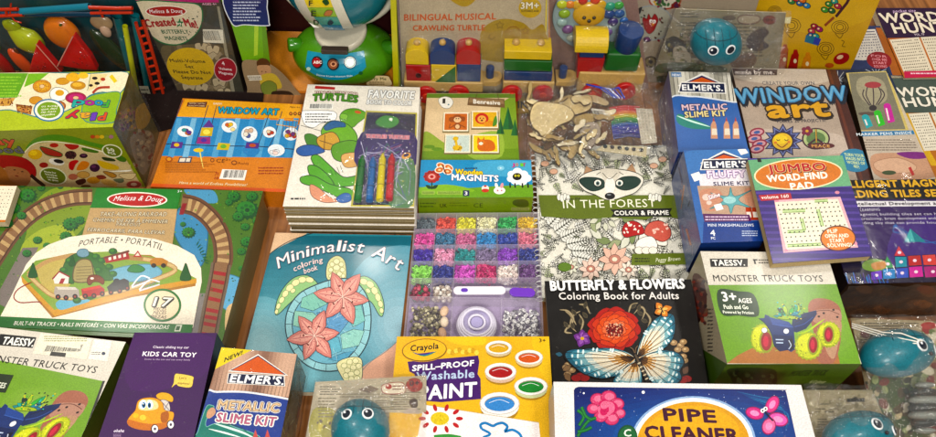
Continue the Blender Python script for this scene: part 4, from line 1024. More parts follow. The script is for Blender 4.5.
# ================================================================== yellow paint box
th, a, S = pack('paint_set_box', [(397, 336.5), (549, 336.5), (556, 452), (386, 452)], .05, .05,
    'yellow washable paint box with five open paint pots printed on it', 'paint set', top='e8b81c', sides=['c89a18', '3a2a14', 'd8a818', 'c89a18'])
a.fr(385, 330, 4.084).part('paint_picture'); a.full('e9b916')
a.blob([(600, 30), (680, 30), (690, 200), (640, 180)], 'efc32c'); a.blob([(250, 30), (400, 28), (400, 60), (300, 60)], 'f0c83a')
def pot(x, y, rx, ry, c, d):
    a.ell(x, y + ry * .55, rx * .98, ry * 1.05, 'b58a2c'); a.ell(x, y + ry * .35, rx, ry * 1.02, d); a.ell(x, y, rx * 1.05, ry * 1.05, 'c8c0b8'); a.ell(x, y - 1, rx, ry, 'f4f0e8'); a.ell(x, y + 1, rx * .80, ry * .72, 'a89a90'); a.ell(x, y + 3, rx * .78, ry * .66, c)
    a.stroke([(x - rx * .55, y - 2), (x, y - ry * .35), (x + rx * .5, y - 2)], 1.6, 'ffffff')
pot(464, 72, 52, 27, 'e0b02c', 'd8c49a'); pot(588, 112, 55, 29, 'e0661c', 'e0caa0'); pot(472, 170, 62, 34, 'b81424', 'd8b8a0'); pot(596, 230, 66, 36, '2b8f3c', 'c8d0a0'); pot(468, 302, 78, 46, '3f86d0', 'd8dcd8')
a.ell(468, 340, 60, 18, '2f4fa0'); pot(468, 300, 78, 44, '4a90d8', 'e8e6e0')
a.poly([(160, 305), (628, 378), (640, 500), (120, 500)], 'efe9e6'); a.stroke([(160, 305), (628, 378)], 2, 'c8b080', smooth=False)
a.ell(224, 362, 38, 27, 'dfc43a'); a.scat(30, 195, 340, 255, 385, 5, ['e8d25a', 'd0b42c'])
for k in range(10):
    t = 2 * math.pi * k / 10; x, y = 228 + 76 * math.cos(t), 362 + 46 * math.sin(t); a.ell(x, y, 15, 8, 'c82a34', a=math.degrees(t), n=12)
a.stroke([(200, 436), (260, 432), (310, 440)], 14, '4aa04a'); 
a.stroke([(395, 405), (390, 388), (410, 380), (440, 392), (455, 385), (480, 380), (500, 395), (490, 415), (520, 408), (550, 425), (560, 450)], 11, '2f86c8'); a.stroke([(395, 405), (430, 425), (400, 440), (420, 450)], 10, '2f86c8')
a.part('title_banner'); a.poly([(92, 130), (380, 105), (385, 130), (378, 180), (390, 200), (392, 282), (230, 295), (168, 290), (120, 180), (100, 170)], '4f1c78')
a.text('SPILL–PROOF', 112, 168, 362, 146, 22, 'fbf8f2', .05); a.text('Washable', 128, 206, 364, 194, 32, 'bfd0e8', .03); a.text('PAINT', 140, 286, 372, 270, 56, 'fdfbf8', .04)
a.part('brand_oval'); a.ell(161, 83, 93, 48, 'e0a020', a=-4, n=40); a.ell(161, 83, 91, 46, '6a5a1c', a=-4, n=40); a.ell(161, 82, 88, 43, 'efbc1c', a=-4, n=40)
for i, c in enumerate(('3a9a4a', '2f8ab0', '3a4aa8', '6a2a80')): a.stroke([(112 + i * 4, 90 + i * 3), (160, 106 - i * 3), (212 - i * 6, 88 + i)], 5, c, taper=True)
a.text('Crayola', 104, 88, 218, 76, 24, '1f1c1a', .035)
for i in range(9): a.ell(262 + i * 14, 88 + 6 * math.sin(i * 1.7), 9, 10, ['f0d468', 'd8a820'][i % 2])
a.part('age_mark'); a.text('3+', 630, 50, 656, 50, 14, '4a3a14', .02); a.flush()

# ================================================================== pipe cleaner kit
th, a, S = pack('craft_kit_box', [(553.5, 381.8), (801, 385), (819, 452), (555.5, 452)], .10, .09,
    'white and dark blue pipe cleaner kit box with a pink flower and butterfly', 'craft kit', top='e9e5e2', sides=['c8c4c8', 'a8a4a4', 'd8d4d4', 'c8c0c4'], bevel=.0012)
a.fr(545, 370, 3.2276).part('sky_picture'); a.full('e6e2e0')
a.poly([(108, 54), (768, 62), (776, 66), (779, 74), (820, 262), (97, 262), (93, 66), (98, 57)], '14246e')
for i in range(8):
    q = i / 8; a.ell(470, 210, 400 * (1 - q) + 150, 120 * (1 - q) + 60, '%02x%02x%02x' % (int(18 + 18 * q), int(40 + 60 * q), int(120 + 60 * q)), n=48)
a.poly([(20, 40), (93, 52), (93, 66), (97, 262), (20, 262)], 'e6e2e0'); a.poly([(776, 66), (840, 40), (900, 262), (820, 262), (779, 74)], 'e6e2e0'); a.poly([(20, 30), (840, 36), (840, 63), (776, 64), (108, 54), (98, 58), (20, 60)], 'e6e2e0')
for i in range(14): a.stroke([(620 + i * 6, 70 + i * 3), (720 + i * 5, 90 + i * 4), (776, 85 + i * 9)], 2, random.choice(['2a6aa8', '1f4f98', '3a8ab8']), taper=True)
a.scat(90, 100, 60, 780, 210, 1.6, ['ffffff', 'b8c8f0', '88a8e8']); a.ell(317, 72, 5, 5, 'ffffff'); a.ell(125, 75, 3, 3, 'ffffff')
a.f_q = a.f.quad
def swirl(x, y, r, n, c1, c2):
    for k in range(n): a.ell(x + r * .35 * math.cos(k * 2.1), y + r * .30 * math.sin(k * 2.1), r * (.75 - k * .06), r * (.6 - k * .05), (c1, c2)[k % 2], n=22, a=k * 30)
a.part('flower_picture')
for x, y, r in ((170, 95, 24), (205, 88, 26), (232, 110, 24), (240, 140, 20), (215, 158, 24), (180, 150, 22), (155, 125, 20)): a.ell(x, y, r, r * .85, 'b82a54', n=18); a.ell(x, y, r * .9, r * .75, 'e0507c', n=18); a.ell(x + 3, y - 2, r * .6, r * .45, 'ee80a0', n=16)
swirl(198, 122, 34, 6, 'd83a6a', 'f07a9c')
for i in range(60):
    t = random.uniform(0, 6.28); r_ = random.uniform(10, 52); x, y = 198 + r_ * math.cos(t) * 1.1, 122 + r_ * .85 * math.sin(t); a.stroke([(x, y), (x + random.uniform(-4, 4), y + random.uniform(-4, 4))], .8, random.choice(['f8b0c4', 'a8244c']), smooth=False)
for P in ([(165, 155), (140, 165), (120, 190), (105, 215)], [(105, 130), (125, 150), (110, 180)], [(118, 120), (132, 150), (150, 160)], [(105, 200), (130, 195), (150, 185)]): a.stroke(P, 11, '1f6a34'); a.stroke(P, 5, '3a8f48')
a.part('butterfly_picture')
for x, y, rx, ry, an, c in ((733, 112, 30, 20, -60, 'e84a90'), (676, 140, 30, 20, 15, 'e0408c'), (752, 160, 33, 22, 15, 'e868b8'), (722, 182, 22, 28, 20, 'f078a8')):
    a.ell(x, y, rx, ry, 'b82a6a', a=an); a.ell(x, y, rx * .88, ry * .84, c, a=an); a.ell(x, y, rx * .5, ry * .45, 'f49ac8', a=an)
a.stroke([(706, 132), (722, 150), (735, 165)], 5, '1c1c3c'); a.ell(702, 132, 7, 7, 'f4f4f4'); a.ell(711, 126, 7, 7, 'f4f4f4'); a.ell(702, 132, 3, 3, '111111'); a.ell(711, 126, 3, 3, '111111')
a.part('title_oval'); a.ell(478, 235, 202, 150, '9ab8e0', n=56); a.ell(478, 235, 194, 144, 'f2f0ea', n=56); a.ell(478, 237, 182, 134, 'e0a51c', n=56); a.ell(478, 205, 150, 90, 'e8b02c', n=40)
a.text('PIPE', 386, 163, 552, 170, 38, '4f1236', .06); a.text('CLEANER', 326, 222, 626, 232, 40, '4f1236', .06)
a.part('green_badge'); a.ell(266, 216, 32, 38, '1f5a34', n=24); a.ell(266, 216, 28, 33, '2c7040', n=24); a.text('C', 256, 216, 278, 214, 22, 'e8f0e0', .03); a.flush()

# ================================================================== black butterfly colouring book
th, a = book('colouring_book', [(544.6, 281), (691.5, 279.4), (711, 402), (554.5, 402)], .042, .016,
    'black colouring book with a red flower and a pale blue butterfly on its cover', 'colouring book', edge='1c1917', page='8a7a60')
a.fr(535, 270, 3.643).part('cover_picture'); a.full('1f1c1a')
random.seed(3)
def swl(P, w, c): a.stroke(P, w, c, taper=True)
for P in ([(150, 225), (130, 200), (140, 165), (165, 150)], [(165, 225), (175, 190), (160, 160)], [(110, 150), (130, 165), (150, 200)], [(200, 160), (185, 130), (160, 125)], [(360, 160), (385, 135), (400, 150), (390, 180)], [(340, 160), (350, 130), (375, 120)], [(400, 150), (420, 180), (410, 210)], [(90, 145), (120, 150), (140, 180), (120, 215)], [(135, 230), (110, 225), (125, 200)]):
    swl(P, 9, '8a7a5c'); swl(P, 4, 'b8a888')
for x, y in ((150, 165), (165, 200), (140, 215), (180, 140), (375, 150), (395, 165), (410, 190), (350, 140), (120, 210), (190, 175)):
    a.leaf(x, y, 26, random.uniform(-160, -20), 7, '4a4436', '7d6e52', 1.2)
for x, y in ((505, 265), (530, 275), (548, 290), (520, 290), (540, 262), (120, 345), (135, 365), (118, 380), (112, 355), (525, 340), (545, 330), (540, 315)):
    a.ell(x, y, 13, 10, 'b08f68', ol='4a3424', w=1.5); a.ell(x - 2, y - 2, 5, 4, 'd8bc90')
a.leaf(110, 375, 36, 60, 12, '8a6a4a', '3a2a1c', 1.5); a.leaf(130, 350, 34, 150, 11, '9a7a58', '3a2a1c', 1.5); a.leaf(540, 380, 34, -60, 12, '7a5a48', '3a2a1c', 1.5)
# purple blossom
for an in (200, 270, 330, 30, 110): a.leaf(172, 250, 34, an, 15, '7a3a94', '3a1448', 1.4); a.leaf(172, 250, 24, an, 8, 'a060b8')
a.ell(172, 250, 7, 6, 'e0b040'); a.leaf(100, 310, 26, 190, 8, '3a6a80')
# red flower: layered petals
for ring, (r0, n, c, ol) in enumerate(((100, 9, 'c03420', '5a100c'), (84, 8, 'd84a2c', '6a140e'), (66, 8, 'e8603c', '7a1a12'), (46, 7, 'f07a54', '8a2418'))):
    for k in range(n):
        an = k * 360 / n + ring * 23; x, y = 288 + r0 * .55 * math.cos(R(an)), 216 + r0 * .46 * math.sin(R(an)); rr = r0 * .42
        P = [(x + rr * math.cos(t) * (1 + .12 * math.sin(5 * t + k)), y + rr * .82 * math.sin(t) * (1 + .12 * math.cos(4 * t + k))) for t in (2 * math.pi * i / 12 for i in range(12))]
        a.blob(P, c, ol, 1.6, n=2)
        for q in range(3): swl([(288 + (x - 288) * .5, 216 + (y - 216) * .5), (x + random.uniform(-8, 8), y + random.uniform(-6, 6)), (x + (x - 288) * .35 + q * 6 - 6, y + (y - 216) * .35)], 2, 'f08a70' if q % 2 else '8a1a14')
a.ell(290, 220, 32, 24, '8a1c16'); a.scat(90, 260, 196, 320, 244, 4, ['f0a080', 'e8c0a0', 'b83a2c', '5a100c'])
for x, y in ((165, 388), (180, 395), (150, 395), (552, 398), (538, 402)): a.ell(x, y, 18, 12, 'a82a22', ol='4a0e0a', w=1.5)
# big butterfly
def wing(P, base, veins, edge):
    a.blob(P, '161312'); cx = sum(p[0] for p in P) / len(P); cy = sum(p[1] for p in P) / len(P)
    sc = lambda k: [(base[0] + (x - base[0]) * k, base[1] + (y - base[1]) * k) for x, y in P]
    a.blob(sc(.97), '2f6f88'); a.blob(sc(.90), '4f97ac'); a.blob(sc(.80), '86b8c0'); a.blob(sc(.70), 'c9d6cf'); a.blob(sc(.60), 'e9dcc2'); a.blob(sc(.38), 'dfa868'); a.blob(sc(.2), '8a5a2c')
    for v in veins: a.stroke([base, ((base[0] + v[0]) / 2, (base[1] + v[1]) / 2 - 2), v], 2.2, '241a16'); 
    n = len(veins)
    for i in range(n - 1):
        m = ((veins[i][0] + veins[i + 1][0]) / 2, (veins[i][1] + veins[i + 1][1]) / 2)
        for q, w_ in ((.82, 3), (.9, 2)): x, y = base[0] + (m[0] - base[0]) * q, base[1] + (m[1] - base[1]) * q; a.ell(x, y, 9 * w_ / 3, 4, 'dff0ee', a=math.degrees(math.atan2(m[1] - base[1], m[0] - base[0])) + 90, n=10)
        swl([(base[0] + (m[0] - base[0]) * .3, base[1] + (m[1] - base[1]) * .3), (base[0] + (m[0] - base[0]) * .72, base[1] + (m[1] - base[1]) * .72)], 5, 'faf2e0')
wing([(362, 322), (320, 295), (260, 285), (190, 288), (125, 292), (103, 306), (112, 330), (150, 365), (185, 385), (240, 398), (300, 385), (350, 350)], (362, 322), [(300, 292), (230, 286), (160, 288), (108, 302), (112, 325), (140, 358), (180, 385), (225, 396), (270, 395), (310, 378)], 0)
wing([(372, 320), (380, 270), (400, 225), (430, 185), (465, 162), (500, 158), (512, 180), (510, 230), (490, 270), (450, 300), (400, 320)], (372, 320), [(392, 240), (425, 190), (465, 162), (502, 160), (513, 190), (508, 235), (488, 270), (455, 298)], 0)
wing([(378, 325), (430, 300), (490, 295), (530, 310), (545, 340), (530, 370), (535, 400), (500, 430), (450, 430), (415, 400), (385, 360)], (378, 325), [(440, 300), (495, 296), (535, 315), (543, 345), (530, 375), (530, 405), (495, 428), (450, 425), (415, 398)], 0)
wing([(365, 335), (330, 355), (290, 390), (285, 430), (340, 440), (385, 425), (385, 370)], (368, 335), [(320, 365), (290, 395), (290, 428), (335, 438), (380, 425)], 0)
a.stroke([(362, 305), (372, 330), (385, 355), (402, 392), (412, 410)], 15, '17120f'); a.stroke([(364, 310), (378, 340), (402, 390)], 7, '6a5a48')
for i in range(5): a.ell(378 + i * 7, 342 + i * 14, 7, 3, 'e0d0b0', a=-25, n=10)
a.stroke([(362, 305), (355, 290), (345, 284)], 2, '9a7a5a'); a.stroke([(364, 305), (366, 288), (374, 278)], 2, '9a7a5a')
for x, y, l, an in ((460, 148, 34, -125), (460, 148, 40, -15), (460, 150, 28, 160), (462, 152, 28, 45)): a.leaf(x, y, l, an, 13, 'e08a3c', '3a1c0c', 2.2); a.leaf(x, y, l * .6, an, 6, 'f4c070')
a.stroke([(456, 138), (466, 158)], 4, '2a1a10')
a.part('title_lettering'); a.text('BUTTERFLY & FLOWERS', 58, 77, 544, 69, 34, 'fbf8f4', .055); a.text('Coloring Book for Adults', 88, 110, 523, 108, 25, 'efeae4', .02); a.flush()

# ================================================================== forest colouring book
th, a = book('colouring_book', [(534.5, 146), (666, 146), (693, 298), (542, 298)], .020, .012,
    'spiral bound colouring book with a raccoon face and a green title band', 'colouring book', edge='9a9a78', page='c8bc98', mat=M_SATIN)
a.fr(510, 95, 2.3).part('cover_picture'); a.full('e6e3d6')
random.seed(5)
def sprig(x, y, l, an, n, c, ol='4d4f42'):
    ca, sa = math.cos(R(an)), math.sin(R(an)); a.stroke([(x, y), (x + ca * l, y + sa * l)], 1.2, ol, smooth=False)
    for k in range(n):
        t = (k + .5) / n; px_, py_ = x + ca * l * t, y + sa * l * t; q = l * .26 * (1.25 - t)
        for s_ in (-1, 1): a.leaf(px_, py_, q, an + s_ * 55, q * .24, c, ol, .85)
a.e = 2.5e-7
for gx in range(20):
    for gy in range(19):
        y = 118 + gy * 17
        if 215 < y < 268: continue
        sprig(62 + gx * 17 + random.uniform(-8, 8), y + random.uniform(-8, 8), random.uniform(22, 36), random.uniform(0, 360), 6, random.choice(['f2f0e6', 'eeece0', 'e6e4d6', 'f4f2ea', 'dcdccc', 'c4cca8']), '20211a')
for i in range(8): sprig(75 + i * 13, 290 + i * 14, 60, -60 + i * 12, 9, 'e6e5dc')
for x, y in ((80, 160), (100, 178), (330, 165), (350, 150)): a.ell(x, y, 9, 6, 'e0b49a', ol='6a5a4a', w=1)
a.e = EPS
for i in range(11): t = i * .57; a.leaf(238 + 42 * math.cos(t), 310 + 30 * math.sin(t), 36, math.degrees(t) + 90, 9, ['8a9a68', 'dcdccb', 'a8b088'][i % 3], '43482f', 1)
for i in range(9): t = i * .7; a.leaf(215 + 14 * math.cos(t), 285 + 10 * math.sin(t), 22, math.degrees(t), 6, 'd9d9c4', '43482f', .9)
def daisy(x, y, r, c, n=8):
    for k in range(n): a.leaf(x, y, r, k * 360 / n, r * .26, c, '5a463c', 1)
    a.ell(x, y, r * .34, r * .28, 'c88a7a', ol='5a463c', w=1); a.ell(x, y, r * .16, r * .13, 'f0e0c8')
daisy(240, 380, 38, 'e8c0ac'); daisy(185, 402, 28, 'ecd0c0'); daisy(272, 404, 22, 'eadfd0'); daisy(140, 398, 18, 'dfe0cc')
a.ell(125, 398, 15, 10, '6a8a3a', ol='3a4a24', w=1)
# mushrooms
a.blob([(296, 340), (300, 318), (320, 316), (330, 345), (312, 352)], 'efebdf', '5a4a3a', 1.2); a.blob([(336, 345), (340, 325), (355, 325), (360, 348)], 'efebdf', '5a4a3a', 1.2)
a.blob([(257, 318), (262, 300), (280, 292), (300, 300), (308, 320), (285, 326), (265, 330)], 'c22a24', '5a1410', 1.5); a.blob([(308, 320), (318, 298), (345, 292), (366, 308), (368, 328), (350, 340), (325, 330)], 'd8685a', '6a2018', 1.5)
a.scat(14, 262, 296, 300, 320, 4, ['f6ece0']); a.scat(14, 318, 298, 362, 325, 4, ['f0c8b8'])
a.blob([(288, 345), (300, 332), (325, 328), (338, 345), (332, 360), (310, 366), (292, 360)], 'f3efe6', '6a5a4a', 1.2)
for x in (296, 312, 328): a.ell(x, 360, 10, 8, 'efe9dc', ol='6a5a4a', w=1)
a.poly([(65, 233), (385, 233), (392, 288), (372, 284), (330, 282), (310, 290), (240, 284), (160, 288), (72, 282)], '6f7f2c'); a.poly([(280, 368), (402, 366), (406, 392), (278, 394)], '6f7f2c')
# raccoon
a.poly([(168, 188), (175, 165), (196, 182)], 'c09a7a'); a.poly([(262, 182), (280, 160), (292, 186)], 'c09a7a')
a.blob([(155, 200), (175, 182), (225, 172), (285, 180), (307, 198), (290, 225), (262, 236), (240, 243), (218, 243), (195, 232), (170, 222)], 'e9e4d6', '2f332c', 1.6)
a.blob([(158, 200), (172, 192), (205, 194), (220, 206), (212, 218), (190, 224), (172, 216)], '27463c', '1c2a24', 1.2); a.blob([(300, 200), (286, 190), (256, 192), (240, 206), (248, 218), (268, 222), (290, 214)], '27463c', '1c2a24', 1.2)
a.blob([(206, 176), (230, 172), (254, 178), (242, 205), (240, 225), (220, 225), (218, 205)], 'ddd6c6'); a.ell(229, 212, 12, 20, 'f2eee4')
for x in (201, 251): a.ell(x, 205, 8, 7, 'f2efe2', ol='1a211c', w=2); a.ell(x, 206, 4.5, 5, '6a8a8a'); a.ell(x, 206, 2.6, 3, '101010')
a.ell(229, 235, 12, 8, '15171a'); a.ell(227, 232, 5, 2, '8a8f92'); a.stroke([(212, 182), (228, 196), (246, 182)], 1.4, '4a4a3c'); a.stroke([(198, 186), (208, 180)], 1.4, '4a4a3c'); a.stroke([(260, 186), (250, 180)], 1.4, '4a4a3c')
for x in (112, 322): 
    for k in range(4): a.ell(x + k * 7, 237 + (k % 2) * 3, 4, 8, 'eceadf', ol='4a4a3c', w=.8)
a.part('title_lettering'); a.text('IN THE FOREST', 122, 263, 335, 260, 18, 'f4f2dc', 0); a.text('From the', 126, 246, 160, 243, 6, '2f3616', .02, it=.2)
a.poly([(230, 266), (372, 263), (366, 274), (372, 282), (232, 283), (238, 274)], '1d1d1c'); a.text('COLOR & FRAME', 240, 279, 364, 278, 9.5, 'f6f3ea', .04)
a.text('Peggy Brown', 334, 387, 390, 383, 9, 'eef0d0', 0, it=.3); a.lines(286, 376, 320, 388, 2, '2f3616', 1, cen=True)
a.flush()
q0 = [a.f.at(534.2 + (542 - 534.5) * t, 146 + 152 * t) for t in [i / 29 for i in range(30)]]
V = []; 
for i, p in enumerate(q0):
    P = [p + Vector((-.002 + .0045 * math.cos(t), .0008 * math.sin(t), -.003 + .0045 * math.sin(t))) for t in (2 * math.pi * k / 10 for k in range(10))]
    if i == 0: wires = []
    wires.append(P)
allp = [p for W_ in wires for p in W_ + [W_[0]]]
tube('spiral_wire', allp, .0007, L('d8d8d4'), M_SHINE, th, seg=6)
random.seed(11)
# ================================================================== slime kits
def glue_logo(a, x0, y0, x1, y1, h, tri):
    """orange gable behind white lettering on a dark blue bar"""
    a.part('brand_logo')
    (tx, ty), (lx, ly), (rx, ry) = tri
    a.poly([(tx, ty - 5), (rx + 8, ry + 3), (lx - 8, ly + 3)], 'f4f1ea'); a.poly([(tx, ty), (rx, ry), (lx, ly)], '1f2c66'); a.poly([(tx, ty + 4), (rx - 7, ry - 1), (lx + 7, ly - 1)], 'e26a1c')
    a.poly([(x0 - 10, y0 + 5), (x0 - 4, y0 - h - 6), (x1 + 6, y1 - h - 6), (x1 + 8, y1 + 6)], 'f4f1ea'); a.poly([(x0 - 7, y0 + 3), (x0 - 2, y0 - h - 4), (x1 + 3, y1 - h - 4), (x1 + 5, y1 + 4)], '16234f')
    a.text("ELMER'S.", x0, y0, x1, y1, h, 'fbfaf6', .05, it=.08)
th, a, S = pack('slime_kit_box', [(221.5, 347.4), (297, 354), (279, 446), (192.5, 446)], .095, .06,
    'copper and blue slime kit box with a yellow NEW corner at the lower left', 'slime kit', top='b0886e', sides=['8a6a58', '6a6458', '2f4a9a', '7a5a4a'], mat=M_SHINE, bevel=.0015)
a.fr(190, 330, 3.744).part('front_picture')
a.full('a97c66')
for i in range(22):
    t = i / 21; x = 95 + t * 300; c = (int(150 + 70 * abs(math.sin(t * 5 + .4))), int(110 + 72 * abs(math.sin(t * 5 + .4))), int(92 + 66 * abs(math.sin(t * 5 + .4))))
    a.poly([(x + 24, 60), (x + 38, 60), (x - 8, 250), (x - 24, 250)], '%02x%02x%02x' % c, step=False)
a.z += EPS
a.poly([(118, 62), (245, 68), (160, 112), (92, 148)], 'ecd51f'); a.text('NEW!', 128, 120, 194, 92, 16, '2a2414', .04)
a.blob([(60, 238), (100, 232), (200, 232), (300, 246), (382, 262), (400, 270), (360, 470), (-30, 470), (10, 400)], '2f4aa4', 'e4e8ee', 7, n=6)
a.blob([(90, 290), (76, 310), (60, 340), (62, 362), (88, 352), (130, 350), (180, 368), (220, 380), (262, 400), (250, 420), (120, 410), (20, 405), (30, 380), (60, 290), (82, 282)], '2a8a7a', '8fd0c0', 2)
a.blob([(68, 300), (88, 290), (96, 310), (76, 330), (62, 326)], 'd8a888'); a.stroke([(90, 350), (140, 365), (200, 385), (250, 410)], 9, 'd8f0e8', taper=True); a.stroke([(70, 370), (130, 385), (190, 402)], 7, 'e8f8f0', taper=True); a.stroke([(110, 350), (170, 358), (215, 380)], 4, '0f5a50', taper=True)
for x in (245, 290): a.poly([(x, 372), (x + 9, 400), (x + 16, 420), (x - 16, 420), (x - 9, 400)], 'd8605a')
glue_logo(a, 148, 195, 348, 205, 28, ((255, 95), (150, 152), (360, 168)))
a.part('title_lettering'); a.text('METALLIC', 104, 295, 330, 307, 31, 'e8c9a0', .05, ol='f4f1ea', w=.10); a.text('METALLIC', 104, 295, 330, 307, 31, '1f2c66', .05, ol='1f2c66', w=.04); a.text('METALLIC', 104, 295, 330, 307, 31, 'e6c49a', .035); a.text('SLIME KIT', 98, 342, 318, 360, 32, '1f2c66', .05, ol='f4f1ea', w=.10); a.text('SLIME KIT', 98, 342, 318, 360, 32, 'c8708c', .03)
a.flush()
s = side_art(S, 1, th, M_SHINE); s.part('crinkled_side_print'); s.fr(0, 0, 1).poly(S[1].quad, '6b6048'); x0, y0 = S[1].quad[0]
for i in range(60):
    x, y = random.uniform(282, 318), random.uniform(355, 437); s.stroke([(x, y), (x + random.uniform(-3, 3), y + random.uniform(3, 12))], random.uniform(.6, 2), random.choice(['9a8f6a', '4a4230', 'b0a888', '5a6a4a', '3a3428', '7a3a34']), taper=True)
s.flush(); film('clear_wrap', S[1], S[1].quad, th, lift=.001, amp=.003, nx=24, ny=24, seed=4, freq=50)
film('clear_wrap_front', a.f, a.f.quad, th, lift=.0008, amp=.0006, mat=M_FILM2, seed=2)

th, a, S = pack('slime_kit_box', [(668.7, 71.4), (729.6, 72.8), (749, 152), (678.5, 152)], .07, .07,
    'blue and silver slime kit box above the fluffy one, partly under clear wrap', 'slime kit', top='b8b4a4', sides=['8a8a80', '3a5a9a', '2f4a9a', '5a5a8a'], mat=M_GLOSS)
a.fr(655, 60, 2.185).part('front_picture'); a.full('b9b09c')
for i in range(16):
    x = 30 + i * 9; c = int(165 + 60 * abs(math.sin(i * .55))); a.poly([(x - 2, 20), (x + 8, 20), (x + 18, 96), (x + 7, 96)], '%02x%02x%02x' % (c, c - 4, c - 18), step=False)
a.z += EPS; a.box(36, 27, 58, 37, '5a8ac0'); a.text('NEW!', 38, 35, 56, 36, 5, 'f0f0f0', .03)
a.blob([(30, 90), (80, 80), (120, 84), (170, 92), (230, 100), (230, 210), (30, 210)], '4270bc', 'e0e4ea', 3, n=6)
a.blob([(50, 118), (80, 128), (110, 140), (125, 150), (80, 150), (50, 138)], '2f8f80'); a.stroke([(48, 122), (80, 134), (120, 146)], 4, 'd0f0e4', taper=True)
for x in (122, 150, 170): a.poly([(x, 142), (x + 4, 134), (x + 9, 134), (x + 12, 142), (x + 15, 172), (x, 172)], 'd8a080'); a.poly([(x + 2, 150), (x + 13, 150), (x + 14, 164), (x + 2, 164)], 'e8dcc8'); a.poly([(x + 4, 134), (x + 6, 124), (x + 8, 134)], 'c84a2c')
glue_logo(a, 60, 66, 148, 68, 12, ((102, 34), (56, 54), (150, 54)))
a.part('title_lettering'); a.text('METALLIC', 60, 110, 158, 108, 12, 'e8c8d0', .05, ol='2a2a60', w=.09); a.text('SLIME KIT', 66, 126, 156, 122, 12, 'e8d8a0', .05, ol='2a2a60', w=.09); a.flush()
a.text('EVERYTHING YOU NEED', 64, 158, 130, 158, 5, 'f0f0f0', .02); a.text('TO MAKE SLIME!', 64, 167, 116, 167, 6, 'f0f0f0', .03); a.lines(62, 172, 140, 196, 4, 'c8d4ec', .7); a.box(150, 176, 190, 188, 'e8e4dc'); a.lines(152, 178, 188, 187, 2, '2a3a6a', 1)
s = side_art(S, 3, th); s.part('wrapped_side_print'); s.fr(0, 0, 1).poly(S[3].quad, '7a7aa8')
for i in range(70):
    x, y = random.uniform(650, 690), random.uniform(80, 240); s.stroke([(x, y), (x + random.uniform(-3, 5), y + random.uniform(5, 18))], random.uniform(.8, 3), random.choice(['7a7a9a', '3a3a70', 'a8a8b8', '6a4a5a', '4a5a9a', '8a6a9a', 'b0a890']), taper=True)
s.flush(); film('clear_wrap', S[3], S[3].quad, th, lift=.002, amp=.004, nx=24, ny=24, seed=8, freq=50)

th, a, S = pack('slime_kit_box', [(683.5, 150.5), (748.8, 149), (763.5, 241), (701, 243)], .088, .088,
    'blue fluffy slime kit box with a teal slime star, left of the word puzzle pad', 'slime kit', top='2f5cb0', sides=['3a5a9a', '2f4a8a', '22408a', '54568a'], mat=M_GLOSS)
a.fr(655, 60, 2.185).part('front_picture'); a.full('4576c0')
a.blob([(64, 205), (110, 196), (200, 196), (206, 210), (100, 240), (75, 250)], '4f86cc'); 
a.poly([(95, 250), (212, 238), (220, 282), (100, 285)], 'e9e4ea'); a.poly([(92, 275), (222, 275), (232, 340), (104, 338)], 'c9a890')
a.blob([(100, 285), (135, 282), (150, 300), (148, 325), (112, 330), (100, 310)], 'd49a80'); a.blob([(195, 285), (215, 280), (225, 300), (222, 320), (200, 315)], 'd49a80')
a.blob([(120, 290), (158, 298), (165, 278), (174, 298), (212, 284), (182, 305), (214, 325), (176, 316), (166, 336), (156, 316), (118, 326), (150, 306)], '6fb4b8', '3a8088', 1.2)
a.ell(163, 306, 14, 8, 'a8d8d8')
for x, y, r in ((112, 300, 9), (128, 296, 6), (118, 312, 6)): a.ell(x, y, r, r * .8, 'e8d0c4')
a.poly([(128, 317), (144, 313), (150, 326), (134, 330)], 'f6f3ee', ); a.poly([(78, 250), (96, 244), (104, 260), (86, 266)], 'f6f3ee'); a.poly([(180, 196), (196, 192), (204, 203), (188, 208)], 'f6f3ee')
for x in (198, 212): a.poly([(x, 322), (x + 12, 322), (x + 16, 350), (x, 350)], 'c84a2c'); a.box(x + 3, 332, x + 13, 344, 'f0e8dc')
a.poly([(104, 336), (206, 338), (212, 356), (108, 354)], '6a2a6a'); a.poly([(106, 354), (234, 352), (236, 398), (104, 400)], '2148a0')
a.lines(110, 340, 204, 352, 2, 'e8d0e8', 1, cen=True); a.text('MINI MARSHMALLOWS', 116, 364, 216, 364, 6, 'e8ecf4', .02)
a.text('4', 122, 384, 132, 384, 12, 'f4f4f8', .03); a.text('PC', 123, 392, 132, 392, 5, 'f4f4f8', .03); a.lines(190, 372, 224, 386, 3, 'c8d4ec', 1); a.text('Slime', 118, 306, 142, 298, 9, 'f8f8f8', .04, ol='b03a50', w=.09)
glue_logo(a, 108, 236, 205, 234, 13, ((150, 203), (106, 223), (204, 221)))
a.part('title_lettering'); a.text('FLUFFY', 116, 258, 198, 256, 15, 'f0e0f0', .07, ol='7a4a9a', w=.06); a.text('SLIME KIT', 128, 275, 206, 273, 8, '33265c', .03); a.flush()
s = side_art(S, 3, th); s.part('wrapped_side_print'); s.fr(0, 0, 1).poly(S[3].quad, '6f80b8')
for i in range(40):
    x, y = random.uniform(668, 702), random.uniform(150, 270); s.stroke([(x, y), (x + random.uniform(-3, 5), y + random.uniform(5, 18))], random.uniform(.8, 3), random.choice(['7a8ac0', '3a3a80', 'a8a8c8', '8a6a9a', '4a6aba', 'd08a70']), taper=True)
s.flush(); film('clear_wrap', S[3], S[3].quad, th, lift=.0015, amp=.003, nx=20, ny=20, seed=9, freq=60)

